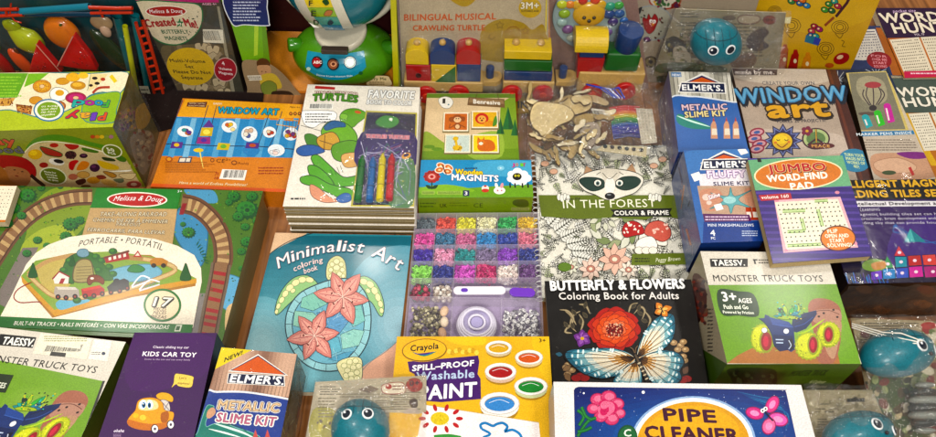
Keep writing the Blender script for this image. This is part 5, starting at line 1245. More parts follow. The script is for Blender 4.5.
# ================================================================== right window art kit
th, a, S = pack('craft_kit_box', [(731.6, 68), (836, 69.6), (876, 192), (761, 194)], .055, .055,
    'pale window art kit with big blue lettering and a smiling sun', 'craft kit', top='c8b8a8', sides=['6a4a3a', '5a2a20', '8a6a5a', '7a5a4a'])
a.fr(730, 60, 3.121).part('project_picture'); a.full('beac9c')
a.blob([(0, 20), (320, 25), (330, 60), (200, 80), (30, 60)], 'd4c6b6'); a.blob([(60, 220), (330, 230), (350, 290), (80, 300)], 'cdbcae')
a.poly([(296, 20), (335, 20), (462, 420), (412, 420), (345, 200)], '5a281c'); a.poly([(300, 20), (308, 20), (430, 420), (420, 420)], '7a3c28')
def star_shape(x, y, r0, r1, n, c, ol=None, w=1, ph=0):
    P = [(x + (r0 if i % 2 == 0 else r1) * math.cos(math.pi * i / n + ph), y + (r0 if i % 2 == 0 else r1) * .82 * math.sin(math.pi * i / n + ph)) for i in range(2 * n)]
    a.poly(P, c); 
    if ol: a.stroke(P, w, ol, closed=True, smooth=False)
star_shape(165, 252, 66, 44, 12, '2c2650'); star_shape(165, 252, 58, 38, 12, '7a86c0'); star_shape(165, 252, 48, 34, 12, '3a3470')
a.ell(163, 254, 35, 30, '241c30', n=30); a.ell(163, 254, 31, 26, 'e6bc2c', n=30); a.ell(158, 248, 22, 15, 'f0d050')
a.stroke([(145, 248), (150, 252), (156, 248)], 2.4, '3a2410'); a.stroke([(170, 248), (176, 252), (182, 248)], 2.4, '3a2410'); a.stroke([(146, 262), (162, 273), (180, 260)], 2.8, '8a2418'); a.ell(142, 258, 5, 4, 'e0883c'); a.ell(184, 256, 5, 4, 'e0883c')
a.ell(268, 246, 44, 34, '4a2038', n=30); a.ell(268, 246, 39, 30, 'b8c890', n=30); a.ell(268, 246, 30, 22, '6f8f58'); a.stroke([(268, 216), (270, 276)], 6, '4a2038'); a.stroke([(269, 246), (242, 266)], 6, '4a2038'); a.stroke([(269, 246), (298, 264)], 6, '4a2038'); a.stroke([(268, 216), (270, 276)], 3, 'd8b050')
for k in range(5): a.ell(240 + 11 * math.cos(k * 1.26), 222 + 9 * math.sin(k * 1.26), 8, 7, '8a2a4a', n=10)
a.ell(240, 222, 5, 4, 'e0b040'); a.ell(285, 268, 42, 10, '6a2c30'); a.text('PEACE', 256, 273, 312, 273, 8, 'e8b06a', .04)
for x, y in ((84, 226), (76, 246), (92, 262), (84, 278)):
    a.ell(x, y, 24, 14, 'a02848', a=-10); a.ell(x, y, 19, 9, 'd8a0a8', a=-10); a.ell(x, y, 10, 5, '4a6ab0', a=-10)
a.part('title_lettering'); a.poly([(6, 26), (148, 30), (146, 48), (12, 48)], '4a1c20'); a.text('made by me.', 18, 45, 138, 45, 13, 'f0e4dc', .04)
a.text('CREATE YOUR OWN', 102, 78, 264, 78, 11, '3c4a60', .01)
a.text('WINDOW', 22, 136, 368, 126, 44, '4f9ad0', .05, ol='152036', w=.09, sh=(5, 7, '152036')); a.text('WINDOW', 22, 134, 368, 124, 44, '78b8e0', .01)
a.text('art', 122, 180, 312, 174, 52, 'e6ae30', .06, ol='2c1c14', w=.07, sh=(4, 5, '2c1c14'))
a.text('MAKES 20 PROJECTS!', 148, 197, 298, 193, 9, '3c3a4c', .015)
a.part('round_sticker'); a.ell(389, 314, 50, 36, '3f8fb8', a=8, n=32)
for k, t in enumerate(('TURN YOUR', 'IMAGES INTO', 'WORKS OF', 'ART!')): a.text(t, 358 + k * 4 + (16 if k == 3 else 0), 300 + k * 12, 418 + k * 2 - (20 if k == 3 else 0), 304 + k * 12, 9, 'd8e8b0', .03)
a.flush(); film('clear_wrap', a.f, a.f.quad, th, lift=.0008, amp=.0006, mat=M_FILM2, seed=22)

# ================================================================== word puzzle pad (big)
th, a = book('word_puzzle_pad', [(747.5, 158.5), (842.5, 155.5), (872.5, 256), (773, 263.5)], .107, .012,
    'thick purple word puzzle pad with an orange title oval, resting on the toy truck box', 'puzzle pad', edge='3a2080', page='c8b084')
a.fr(750, 140, 2.57).part('cover_picture'); a.full('3a1f86')
for i in range(17):
    y = 48 + i * 17; a.box(-20, y, 330, y + 6, '5a3fa8', step=False)
a.z += EPS
a.poly([(-10, 52), (240, 38), (262, 118), (10, 130)], '7ab88a'); a.box(20, 47, 30, 57, '222222')
a.part('word_grid'); a.poly([(62, 154), (232, 146), (278, 276), (86, 290)], 'f0b8c0'); a.poly([(64, 160), (226, 152), (270, 272), (94, 282)], 'f4ead4')
for P, w_ in (([(84, 183), (142, 181)], 9), ([(166, 157), (200, 155)], 8), ([(132, 202), (140, 232)], 9), ([(96, 236), (142, 234)], 8), ([(174, 178), (186, 222)], 9), ([(96, 272), (182, 268)], 8)):
    a.stroke(P, w_, '7fae4c', smooth=False); a.stroke(P, w_ - 4, 'cfe0a8', smooth=False)
a.dots([(66, 162), (226, 154), (268, 270), (94, 280)], 14, 10, 1.7, '120c0c', .95, True)
for x, y in ((68, 156), (224, 135), (92, 284), (270, 266)): a.ell(x, y, 6, 4, 'e89ab0')
a.poly([(22, 142), (104, 136), (108, 152), (28, 157)], 'c8203c'); a.text('volume 160', 30, 152, 100, 148, 8, 'f6eee6', .03)
a.part('title_oval'); a.ell(124, 88, 114, 40, 'fbe8c0', a=-3, n=44); a.ell(124, 88, 110, 37, 'e2851c', a=-3, n=44)
a.text('JUMBO', 48, 85, 196, 78, 20, 'cc2038', .045, ol='f8d8a0', w=.03, sh=(2, 2, '5a0e18')); a.text('WORD-FIND', 46, 108, 200, 98, 16, 'fbf4e6', .06); a.text('PAD', 106, 128, 164, 124, 16, 'fbf4e6', .06)
a.part('round_badge'); a.ell(226, 253, 46, 33, '6a2a14', n=36); a.ell(226, 253, 43, 30, 'ea8a24', n=36)
for k, (t, x0, x1) in enumerate((('FLIP', 200, 226), ('OPEN AND', 194, 254), ('START', 206, 244), ('SOLVING!', 200, 262))): a.text(t, x0, 240 + k * 12, x1, 238 + k * 12, 9, 'fdf4e0', .04)
a.flush()

# ================================================================== friction toy truck boxes
def truck_box(q, h, t, label, tf, bar=False):
    th, a, S = pack('toy_truck_box', q, h, t, label, 'toy truck box', top='e9e3d6', sides=['6a7a3a', '4a5a24', '49602a', 'b8ac94'], group='green toy truck boxes')
    a.fr(*tf).part('front_picture'); return th, a, S
th, a, S = truck_box([(700.3, 251.3), (826.5, 252.5), (861.5, 363.9), (727.3, 363.9)], .092, .088, 'green toy truck box with a 3+ badge, under the purple puzzle pad', (680, 240, 2.22))
def truck_bg(a):
    a.full('ddd6c8'); a.poly([(62, 100), (352, 98), (402, 276), (104, 274)], '79a83c')
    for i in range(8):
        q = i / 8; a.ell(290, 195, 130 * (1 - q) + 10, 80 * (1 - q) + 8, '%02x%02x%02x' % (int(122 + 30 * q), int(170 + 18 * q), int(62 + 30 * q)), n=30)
    a.poly([(30, 20), (352, 20), (352, 98), (62, 100)], 'ddd6c8'); a.poly([(40, 90), (62, 100), (104, 274), (80, 280)], 'ddd6c8')
    a.poly([(104, 274), (128, 256), (160, 240), (230, 236), (350, 250), (355, 275)], 'b87a48')
def truck_art(a):
    """a friction truck with yellow tyres, drawn in the frame of the right box"""
    K_ = lambda X, Y: (133.2 + X * .4319, 99.9 + Y * .4319)
    k = lambda *P: [K_(*p) for p in P]
    a.blob(k((350, 130), (365, 80), (410, 68), (470, 80), (515, 120), (520, 200), (515, 300), (480, 400), (400, 390), (380, 250)), 'b0705a'); a.blob(k((360, 140), (420, 125), (510, 130), (515, 190), (430, 200), (380, 190)), 'c0907c')
    a.blob(k((430, 200), (520, 190), (505, 300), (480, 380), (440, 330)), 'c49a7c'); a.stroke(k((390, 135), (450, 130), (510, 150)), 1.4, '7a4434')
    for x, y in ((405, 162), (500, 165), (480, 128), (430, 145)): a.ell(*K_(x, y), 3, 2.4, '30181a', n=8)
    for i in range(4): a.stroke(k((300, 300), (180 - i * 40, 340 - i * 26)), 2, 'a8c860', taper=True)
    def tyre(x, y, rx, ry, hx, hy, hr, hv, an=0):
        x, y = K_(x, y); rx *= .4319; ry *= .4319
        P = [(x + rx * (1.04 if i % 2 else .94) * math.cos(math.pi * i / 20), y + ry * (1.04 if i % 2 else .94) * math.sin(math.pi * i / 20)) for i in range(40)]
        a.poly(P, 'a8b41c'); a.ell(x, y - 1, rx * .9, ry * .9, 'c8d02c'); a.ell(x - rx * .2, y - ry * .2, rx * .6, ry * .6, 'd8dc48')
        for i in range(30):
            t = random.uniform(0, 6.28); q = random.uniform(.5, .95); a.ell(x + rx * q * math.cos(t), y + ry * q * math.sin(t), 1.6, 1.1, random.choice(['8f9a14', 'e8ec70', '7a8410']), a=random.uniform(0, 90), n=6, step=False)
        a.z += EPS; hx, hy = K_(hx, hy); hr *= .4319; hv *= .4319
        a.ell(hx, hy, hr * 1.35, hv * 1.25, '9aa418'); a.ell(hx, hy, hr, hv, 'a81c30', n=20); a.ell(hx - hr * .1, hy, hr * .5, hv * .6, 'd83a50')
    tyre(455, 255, 62, 68, 455, 255, 22, 38); tyre(112, 275, 58, 76, 135, 290, 28, 48)
    # arm, jagged cab, bonnet
    a.poly(k((270, 170), (330, 145), (392, 130), (395, 150), (372, 185), (340, 225), (290, 245), (262, 235)), '1a3068'); a.stroke(k((280, 215), (330, 200), (375, 165)), 2, '3a58a8'); a.stroke(k((285, 190), (340, 165)), 1.6, '0c1838')
    a.poly(k((95, 172), (125, 170), (128, 152), (150, 160), (160, 178), (200, 176), (250, 190), (275, 215), (285, 330), (262, 345), (245, 335), (205, 342), (175, 310), (160, 250), (130, 200)), '1f3a80')
    a.poly(k((150, 165), (200, 178), (250, 192), (272, 215), (215, 215), (165, 200)), '2c50a4'); a.poly(k((170, 255), (270, 262), (275, 330), (205, 342), (178, 312)), '142a62'); a.poly(k((245, 280), (270, 275), (278, 325), (258, 340)), '0c1530')
    a.stroke(k((95, 172), (130, 200), (160, 250), (176, 312), (206, 342)), 1.4, '0a1430'); a.stroke(k((165, 202), (272, 218)), 1.2, '4a70c8'); a.stroke(k((250, 285), (262, 310), (250, 330)), 2, 'c8d4e8')
    a.stroke(k((183, 281), (223, 282)), 2.4, 'c8d8f0', smooth=False); a.stroke(k((185, 297), (222, 298)), 2.4, 'c8d8f0', smooth=False)
    for x, y in ((237, 238), (125, 233)): a.ell(*K_(x, y), 7, 6.4, '0a1430'); a.ell(*K_(x, y), 6, 5.6, 'e8ecf4')
    # creature on top
    for (x, y, l, an, c) in ((240, 165, 70, 185, '2a9a98'), (240, 165, 60, 200, '3ab0a0'), (250, 160, 60, -60, '4ab84a'), (255, 165, 62, -30, '2a88a0'), (240, 150, 56, -110, 'a8c83a'), (235, 160, 50, -140, '2f8f5a'), (265, 170, 55, -10, '1f7aa0'), (300, 140, 45, -100, 'b8cc48'), (225, 140, 40, -150, '1c3a34'), (280, 140, 40, -70, '3aa86a')):
        a.leaf(*K_(x, y), l * .4319, an, 4.6, c, '123a34', .8)
    a.blob(k((190, 170), (235, 178), (300, 172), (280, 160), (220, 158)), 'a8c040', '3a5a1c', 1)
    for i in range(40): x, y = K_(random.uniform(185, 330), random.uniform(85, 175)); a.ell(x, y, 2, 1.4, random.choice(['e0d040', '0f2a30', '3ac0c0', '10181c', '58c048']), n=6, step=False)
    a.z += EPS
    a.stroke(k((295, 250), (340, 240), (400, 200), (435, 175)), 4, 'b8d84a', taper=True); a.stroke(k((60, 225), (115, 210)), 2.4, 'c8d060', taper=True)
    tyre(352, 315, 72, 72, 375, 308, 22, 42)
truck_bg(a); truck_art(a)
a.part('age_badge'); a.blob([(84, 112), (128, 114), (164, 122), (174, 168), (130, 168), (92, 164)], '22441f', n=5)
a.text('3+', 96, 136, 126, 136, 20, 'f4f4ea', .04); a.text('AGES', 130, 140, 160, 140, 10, 'f4f4ea', .03); a.text('Push and Go', 98, 153, 152, 154, 9, 'f0f4e4', .03); a.text('Powered by Friction', 96, 163, 164, 165, 6, 'f0f4e4', .03)
a.part('brand_label'); a.poly([(66, 42), (150, 42), (150, 60), (68, 60)], '141414'); a.text('TAESSV.', 74, 57, 144, 57, 12, 'f4f2ea', .04)
a.box(162, 43, 172, 46, '33302c'); a.box(165, 43, 169, 54, '33302c'); a.lines(174, 42, 196, 54, 2, '6a655c', 1)
a.dots([(170, 55), (188, 55), (190, 72), (172, 72)], 7, 7, .01, 'ddd6c8', .5, True)
a.part('title_lettering'); a.text('MONSTER TRUCK TOYS', 75, 92, 318, 93, 14, '22201c', .008, it=.05); a.flush()
s = side_art(S, 2, th); s.part('front_edge_print'); s.fr(0, 0, 1).poly(S[2].quad, '56702a'); s.fr(680, 240, 2.22)
s.blob([(110, 285), (200, 285), (215, 300), (205, 325), (130, 325), (112, 305)], '33421c'); s.scat(30, 115, 288, 210, 325, 8, ['222c14', '4a5a2a', '6a7a4a']); s.text('MONSTER TRUCK', 240, 302, 320, 300, 12, '33441a', .03); s.text('4 Colour', 285, 318, 320, 318, 7, 'c8d098', .02); s.text('4 Pieces', 285, 328, 322, 328, 7, 'c8d098', .02); s.flush()
s = side_art(S, 3, th); s.part('left_edge_print'); s.fr(0, 0, 1).poly(S[3].quad, 'b5a98f'); s.fr(680, 240, 2.22)
s.blob([(28, 80), (48, 82), (60, 130), (50, 180), (34, 150)], '6a3024'); s.scat(40, 26, 80, 62, 190, 7, ['a8402c', '3a1a14', '8a5a3a', '5a2a2c']); s.lines(60, 150, 72, 250, 12, '5a5244', 1); s.poly([(30, 230), (104, 275), (112, 360), (50, 350)], '4c6a26'); s.flush()

th, a, S = truck_box([(-25, 324.5), (125.8, 342), (76, 448), (-92, 448)], .075, .07, 'green toy truck box with a barcode sticker, below the train set box', (0, 327, 3.974))
# the same picture, seen at another place and angle
class Warp:
    pass
def with_affine(a, fn, src, dst, tf):
    """run drawing code made for one box on another: maps three points of one view onto three of the other"""
    (x0, y0), (x1, y1), (x2, y2) = src; (u0, v0), (u1, v1), (u2, v2) = dst
    D = (x1 - x0) * (y2 - y0) - (x2 - x0) * (y1 - y0)
    def mp(x, y):
        s_ = ((x - x0) * (y2 - y0) - (x2 - x0) * (y - y0)) / D; t_ = ((x1 - x0) * (y - y0) - (x - x0) * (y1 - y0)) / D
        return u0 + (u1 - u0) * s_ + (u2 - u0) * t_, v0 + (v1 - v0) * s_ + (v2 - v0) * t_
    op, oc = a._p, a.clip
    qd = a.f.quad
    def p2(x, y, j=0): return op(*mp(x, y), j)
    def c2(P):
        inv = [mp(*p) for p in P]; ok = oc(inv)
        if ok is inv or len(ok) < 3: return P if ok is inv else []
        # back to source space
        E = (u1 - u0) * (v2 - v0) - (u2 - u0) * (v1 - v0); R_ = []
        for u, v in ok:
            s_ = ((u - u0) * (v2 - v0) - (u2 - u0) * (v - v0)) / E; t_ = ((u1 - u0) * (v - v0) - (u - u0) * (v1 - v0)) / E
            R_.append((x0 + (x1 - x0) * s_ + (x2 - x0) * t_, y0 + (y1 - y0) * s_ + (y2 - y0) * t_))
        return R_
    a._p, a.clip = p2, c2; fn(a); a._p, a.clip = op, oc
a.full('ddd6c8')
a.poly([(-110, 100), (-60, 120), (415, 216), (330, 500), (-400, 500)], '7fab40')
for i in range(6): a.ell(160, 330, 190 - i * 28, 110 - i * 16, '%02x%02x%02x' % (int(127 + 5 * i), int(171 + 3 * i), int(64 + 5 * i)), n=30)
a.poly([(-110, 60), (600, 60), (418, 214), (-110, 112)], 'ddd6c8'); a.poly([(415, 216), (440, 205), (340, 500), (300, 500)], 'ddd6c8'); a.poly([(408, 214), (418, 214), (330, 460), (318, 460)], '3a3a34')
with_affine(a, truck_art, ((235.6, 202.7), (329.7, 210), (310.3, 132.3)), ((52, 385), (215, 413), (294, 258)), None)
a.part('age_badge'); a.poly([(-60, 180), (55, 192), (22, 262), (-100, 250)], '2a3c20'); a.text('AGES', -30, 238, 18, 244, 20, 'e8ecd8', .03)
a.part('brand_label'); a.poly([(2, 28), (145, 42), (130, 84), (-14, 72)], '141414'); a.text('TAESSV.', 6, 68, 130, 78, 28, 'f4f2ea', .04)
a.part('title_lettering'); a.text('MONSTER TRUCK TOYS', -80, 132, 378, 184, 26, '22201c', .008, it=.05)
a.part('barcode_sticker'); a.poly([(164, 24), (368, 48), (344, 130), (130, 106)], 'ece6d2'); a.bars(176, 70, 320, 98, 34); a.lines(175, 34, 345, 60, 3, 'a8a868', 1); a.poly([(204, 98), (264, 104), (260, 120), (198, 114)], '4a4844'); a.poly([(172, 72), (320, 88), (322, 70), (178, 56)], 'ece6d2')
a.part('code_sticker'); a.poly([(376, 50), (446, 56), (428, 138), (352, 128)], 'efe9dc'); a.lines(362, 98, 400, 112, 2, '6a6a6a', 1); a.ell(412, 106, 8, 7, '2a3a5a', n=10)
a.flush()

# ================================================================== purple toy car box
th, a, S = pack('toy_car_box', [(134.6, 332.5), (217, 333), (191, 450), (94, 450)], .098, .06,
    'dark purple toy car box showing a yellow mixer truck with eyes', 'toy car box', top='480c60', sides=['2a0c38', '180a20', '2a0c38', '2a0c38'], mat=M_SATIN)
a.fr(0, 327, 3.974).part('car_picture'); a.full('480c60')
a.blob([(540, 40), (840, 40), (800, 200), (520, 250)], '50126a')
a.blob([(620, 272), (640, 260), (670, 264), (688, 280), (684, 298), (660, 292), (632, 288)], 'e8b040', '7a4a14', 2); a.blob([(640, 290), (668, 296), (676, 330), (655, 345), (636, 320)], 'd8d0c8', '4a3040', 2); a.stroke([(645, 300), (672, 330)], 3, '8a8088'); a.stroke([(672, 296), (650, 335)], 3, '8a8088')
a.blob([(548, 295), (575, 282), (615, 282), (645, 300), (655, 330), (690, 340), (684, 375), (655, 400), (600, 410), (545, 405), (510, 388), (508, 368), (525, 345), (538, 330)], 'e9a62c', '8a4a10', 2)
a.blob([(510, 368), (560, 380), (600, 385), (650, 380), (684, 372), (655, 402), (600, 411), (545, 406), (510, 390)], 'd07a24'); a.blob([(556, 296), (590, 288), (622, 296), (628, 322), (590, 332), (552, 326)], 'f3d9a0')
a.ell(568, 308, 14, 19, 'fbfaf8', a=10); a.ell(596, 308, 13, 18, 'fbfaf8', a=-5); a.ell(571, 310, 8, 12, '2f80b8'); a.ell(594, 311, 7, 11, '2f80b8'); a.ell(572, 311, 4, 7, '121218'); a.ell(594, 312, 4, 7, '121218'); a.ell(569, 305, 3, 3, 'ffffff', n=8)
a.ell(540, 352, 12, 10, 'f2c050'); a.ell(568, 360, 13, 11, 'f4cc60'); a.blob([(640, 345), (665, 335), (672, 350), (665, 375), (642, 378)], 'b86a28')
for x, y in ((615, 405), (678, 388)): a.ell(x, y, 15, 18, '2a1430'); a.ell(x + 1, y, 12, 15, 'f2f0ee'); a.ell(x + 1, y, 5, 6, '5a4a60')
a.blob([(695, 190), (712, 186), (765, 196), (768, 212), (758, 240), (712, 236), (700, 228), (682, 241), (690, 222)], 'e8cf70', '7a5a2a', 1.5, n=5); a.text("Let's", 712, 206, 740, 208, 8, '9a6a20', .03); a.text('explore!', 706, 226, 752, 230, 8, '9a6a20', .03)
a.part('title_lettering'); a.text('Classic sliding toy car', 608, 84, 750, 86, 9, 'e8dcec', .03); a.text('KIDS CAR TOY', 566, 115, 778, 120, 17, 'f6f0f6', .035); a.text('Come to the zoo and see every family', 574, 131, 756, 134, 6, 'c8b0d0', .02); a.text('ohshs', 452, 418, 492, 418, 11, 'e8dcec', .04); a.lines(450, 424, 482, 440, 3, 'b090b8', 1)
a.flush()

# ================================================================== magnetic tile box
th, a, S = pack('magnet_tile_box', [(812, 180), (955, 180), (985, 281), (848, 284)], .088, .085,
    'dark purple magnetic building tile box with yellow lettering, at the right edge', 'building tile box', top='241048', sides=['2a1c30', '2a1c18', '2e221c', '2a1c20'], mat=M_SHINE)
a.fr(750, 140, 2.57).part('tile_picture'); a.full('20103c')
a.blob([(230, 160), (480, 150), (500, 240), (480, 300), (300, 300), (260, 250)], '3a1a68'); a.blob([(380, 220), (500, 200), (500, 330), (360, 320)], '4a2a8a')
a.poly([(150, 100), (500, 98), (500, 152), (190, 154)], '120c14')
a.poly([(190, 157), (500, 157), (500, 170), (200, 172)], 'e8e4ea')
a.stroke([(368, 222), (400, 235), (440, 262), (478, 262)], 2.6, '3a6ab8'); a.stroke([(375, 215), (368, 235), (390, 238)], 2.6, '3a6ab8'); a.stroke([(390, 236), (480, 268)], 2, '3a6ab8')
a.poly([(412, 228), (452, 262), (396, 262)], '2f8a98'); a.poly([(412, 228), (424, 262), (396, 262)], '5ab8b8'); a.ell(374, 222, 6, 4, '4a7ac8')
for P, c in (([(382, 272), (400, 298), (370, 298)], 'd84a5a'), ([(352, 298), (370, 328), (340, 330)], '3a9a5a'), ([(372, 300), (402, 300), (404, 326), (374, 328)], '2a9ab0'), ([(405, 298), (438, 296), (442, 322), (408, 324)], 'c83a3c'), ([(442, 296), (476, 294), (480, 322), (446, 322)], 'e0504a'),
             ([(408, 326), (442, 324), (446, 352), (410, 354)], 'd838a0'), ([(446, 325), (490, 323), (494, 352), (450, 354)], 'b82f80'), ([(374, 330), (406, 328), (408, 354), (376, 356)], '3a5ad0'), ([(340, 332), (372, 330), (374, 356), (342, 358)], '2a8ad0'), ([(310, 340), (338, 334), (340, 358), (312, 360)], '7a3ad0')):
    a.poly(P, c); a.stroke(P, 1.6, '180c28', closed=True, smooth=False); x = sum(p[0] for p in P) / len(P); y = sum(p[1] for p in P) / len(P); a.ell(x, y, 5, 4, 'f0d8e8', n=10)
a.blob([(290, 316), (315, 306), (345, 312), (348, 330), (320, 338), (292, 332)], '7aa040'); a.blob([(312, 318), (345, 312), (347, 328), (320, 334)], 'c88a4a')
for i in range(40): x = random.uniform(235, 350); a.stroke([(x, random.uniform(340, 366)), (x + 6, 368)], 1.6, random.choice(['2a5ac0', '1a3a90', '3a8ae0', '5a2aa0']), smooth=False)
a.part('title_lettering'); a.text('INTELLIGENT MAGNETIC', 190, 124, 552, 118, 17, 'e4b43c', .055, ol='5a3a10', w=.02); a.text('BUILDING TILES SET', 214, 149, 500, 145, 17, 'e4b43c', .055, ol='5a3a10', w=.02)
a.text('For the Intellectual Development and growth', 200, 169, 560, 166, 8, '1a1420', .03)
for k, (t, x0, x1) in enumerate((('LEARNING', 284, 334), ('The magnetic building tiles set can help', 240, 500), ('creativity, brain development and critical', 286, 520), ('building toy that can provide hours of fun', 270, 530))): a.text(t, x0, 184 + k * 11, x1, 182 + k * 11, 6.5, 'd8d0e4', .01)
a.flush(); s = side_art(S, 2, th, M_SHINE); s.part('front_edge_print'); s.fr(0, 0, 1).poly(S[2].quad, '2c2019')
for i in range(10): s.blob([(x0 + dx, y0 + dy) for x0, y0 in [(random.uniform(860, 930), random.uniform(288, 312))] for dx, dy in ((-9, 0), (0, -4), (10, 1), (2, 5))], random.choice(['4a3426', '5a3a24', '7a4a28', '3a2a20', '6a3020']))
s.flush(); film('clear_wrap', S[2], S[2].quad, th, lift=.001, amp=.003, nx=24, ny=12, seed=14, mat=M_FILM); film('clear_wrap_top', a.f, a.f.quad, th, lift=.001, amp=.0005, seed=15, mat=M_FILM2)

# ================================================================== word hunt books and pen kit at the upper right
def hunt(q, h, t, label, hc, low, tx, ty, body, strip):
    th, a = book('word_puzzle_book', q, h, t, label, 'puzzle book', edge=hc, page='d8ccb0', group=None, mat=M_SATIN); a.fr(702, 0, 3.974); return th, a
th, a = hunt([(874.5, 8), (968, 8), (1000, 77), (904, 78)], .030, .014, 'word hunt book with a purple header and orange cover, in the upper right corner', '45164a', 0, 0, 0, 0, 0)
a.part('cover_picture'); a.full('c9742c'); a.poly([(685, 30), (1060, 30), (1080, 145), (736, 152)], '381040'); a.poly([(745, 158), (862, 148), (920, 290), (805, 295)], 'e4d8c0'); a.poly([(868, 148), (1020, 140), (1060, 285), (928, 290)], 'e4d8c0')
a.dots([(752, 162), (856, 152), (905, 280), (808, 288)], 13, 11, 1.9, '4a4038', .95, True); a.dots([(874, 152), (1010, 145), (1050, 275), (930, 282)], 15, 11, 1.9, '4a4038', .95, True); a.poly([(802, 284), (1070, 276), (1075, 300), (806, 310)], 'd8285a'); a.lines(830, 286, 990, 298, 1, 'f4d0d8', 1)
a.part('title_lettering'); a.text('pocket size', 760, 50, 850, 48, 11, 'd8b8d8', .02, it=.2); a.text('WORD', 716, 90, 950, 84, 36, 'eee2cc', .045, ol='180818', w=.03); a.text('HUNT', 766, 132, 975, 126, 38, 'eee2cc', .045, ol='180818', w=.03); a.text('VOL. 77', 845, 142, 885, 141, 8, 'd8c8d0', .03); a.flush()
th, a = hunt([(857, 26), (880, 26), (906, 76), (838, 72)], .028, .012, 'dark blue word puzzle book with a red circle, beside the purple word hunt book', '2c3a70', 0, 0, 0, 0, 0)
a.part('cover_picture'); a.full('34406e'); a.poly([(640, 118), (688, 116), (735, 230), (640, 240), (585, 236)], 'd8d0c4'); a.dots([(645, 122), (684, 120), (728, 225), (600, 232)], 9, 10, 2.2, '5a5a70', .95, True); a.poly([(690, 110), (740, 112), (810, 300), (758, 300)], 'b86a2c')
a.part('round_badge'); a.ell(704, 240, 50, 34, 'a01c2c', a=8, n=30); [a.text(t, 672 + k * 4, 226 + k * 14, 735, 230 + k * 13, 9, 'e89aa0', .03) for k, t in enumerate(('FOR', 'OVER 900', 'START', 'SOLVING'))]; a.flush()
th, a = hunt([(886, 78.5), (1000, 76), (1040, 190), (934, 192)], .026, .014, 'word hunt book with a grey green header and yellow edge', '4a5848', 0, 0, 0, 0, 0)
a.fr(730, 60, 3.121).part('cover_picture'); a.full('c07828'); a.poly([(480, 50), (900, 45), (900, 160), (540, 166)], '56645a'); a.poly([(535, 166), (556, 166), (650, 330), (628, 330)], 'dcb01c'); a.poly([(556, 168), (620, 164), (670, 280), (606, 284)], 'e4dcc8'); a.poly([(626, 164), (800, 160), (850, 280), (676, 280)], 'e4dcc8'); a.dots([(560, 172), (616, 168), (662, 274), (610, 278)], 8, 12, 1.5, '4a4038', .9, True); a.dots([(632, 168), (700, 166), (740, 274), (680, 276)], 9, 12, 1.5, '4a4038', .9, True)
a.part('title_lettering'); a.text('WORD', 528, 114, 700, 110, 27, 'eee8d8', .045, ol='2a3028', w=.03); a.text('HUNT', 548, 146, 720, 142, 27, 'eee8d8', .045, ol='2a3028', w=.03); a.flush()
th, a, S = pack('pen_kit_box', [(846, 73), (886, 71), (936, 179), (874, 180)], .060, .055,
    'marker pen craft kit with four coloured pens and a hot air balloon drawing', 'craft kit', top='cfc0a8', sides=['5a4a3a', '8a7a3a', '7a6a4a', '3a2c20'])
a.fr(730, 60, 3.121).part('pen_picture'); a.full('d4c6b0'); a.poly([(358, 34), (492, 32), (560, 225), (388, 230)], 'd8c47c'); a.poly([(370, 42), (486, 38), (548, 216), (396, 220)], '8f8a74')
a.blob([(400, 60), (440, 50), (480, 70), (490, 120), (460, 140), (420, 130), (396, 95)], 'b0a88c'); 
for P in ([(430, 80), (425, 110), (440, 140)], [(445, 74), (448, 110), (448, 142)], [(460, 78), (472, 108), (456, 140)], [(418, 92), (415, 112), (436, 142)], [(470, 90), (482, 110), (462, 140)]): a.stroke(P, 3.5, '4a3a44')
a.ell(446, 78, 26, 10, 'b84a50'); a.ell(446, 150, 12, 9, '3a3030'); a.ell(430, 168, 30, 6, '6a5a50')
for x, y, c, l in ((388, 205, 'c84a4a', 16), (430, 200, '3ab0b8', 22), (468, 195, '4ac83a', 30), (498, 185, 'd830a8', 42)):
    a.stroke([(x - 8, y - l), (x + 6, y + 10)], 22, c, smooth=False); a.stroke([(x - 12, y - l), (x - 2, y + 4)], 5, 'f0e8e4', smooth=False); a.ell(x - 8, y - l, 11, 8, c)
a.poly([(388, 222), (568, 219), (640, 365), (440, 372)], 'cdbfae'); a.poly([(386, 224), (572, 220), (576, 232), (392, 240)], '3a86b8'); a.text('MARKER PENS INSIDE', 396, 237, 568, 231, 8, 'e8f0f4', .03); a.lines(400, 246, 590, 285, 5, '8a7a6c', .8, cen=True)
a.blob([(440, 300), (520, 290), (600, 296), (640, 365), (470, 368)], 'cfa184'); a.blob([(520, 290), (600, 288), (612, 306), (560, 308)], '8a2a8a'); a.blob([(450, 320), (520, 305), (580, 330), (560, 352), (470, 350)], 'dcb498', 'a87858', 1.5); a.stroke([(560, 335), (572, 360)], 9, 'c83a3a'); a.ell(496, 352, 22, 7, '4a5a34')
a.flush(); film('clear_wrap', a.f, a.f.quad, th, lift=.001, amp=.0012, seed=25, mat=M_FILM2)
# dark woven cloth with blue star pattern behind pen kit
th, a, S = pack('star_pattern_card', [(829, 70), (888, 69), (898, 92), (836, 92)], .045, .003, 'dark blue card with a white star line pattern above the pen kit', 'card', top='2a3858')
a.fr(0, 0, 1).part('star_pattern')
for cx_, cy_ in ((838, 80), (876, 74), (860, 84)):
    for k in range(12): a.stroke([(cx_, cy_), (cx_ + 12 * math.cos(k * .52), cy_ + 9 * math.sin(k * .52))], .6, 'c8ccd0', smooth=False)
a.flush()

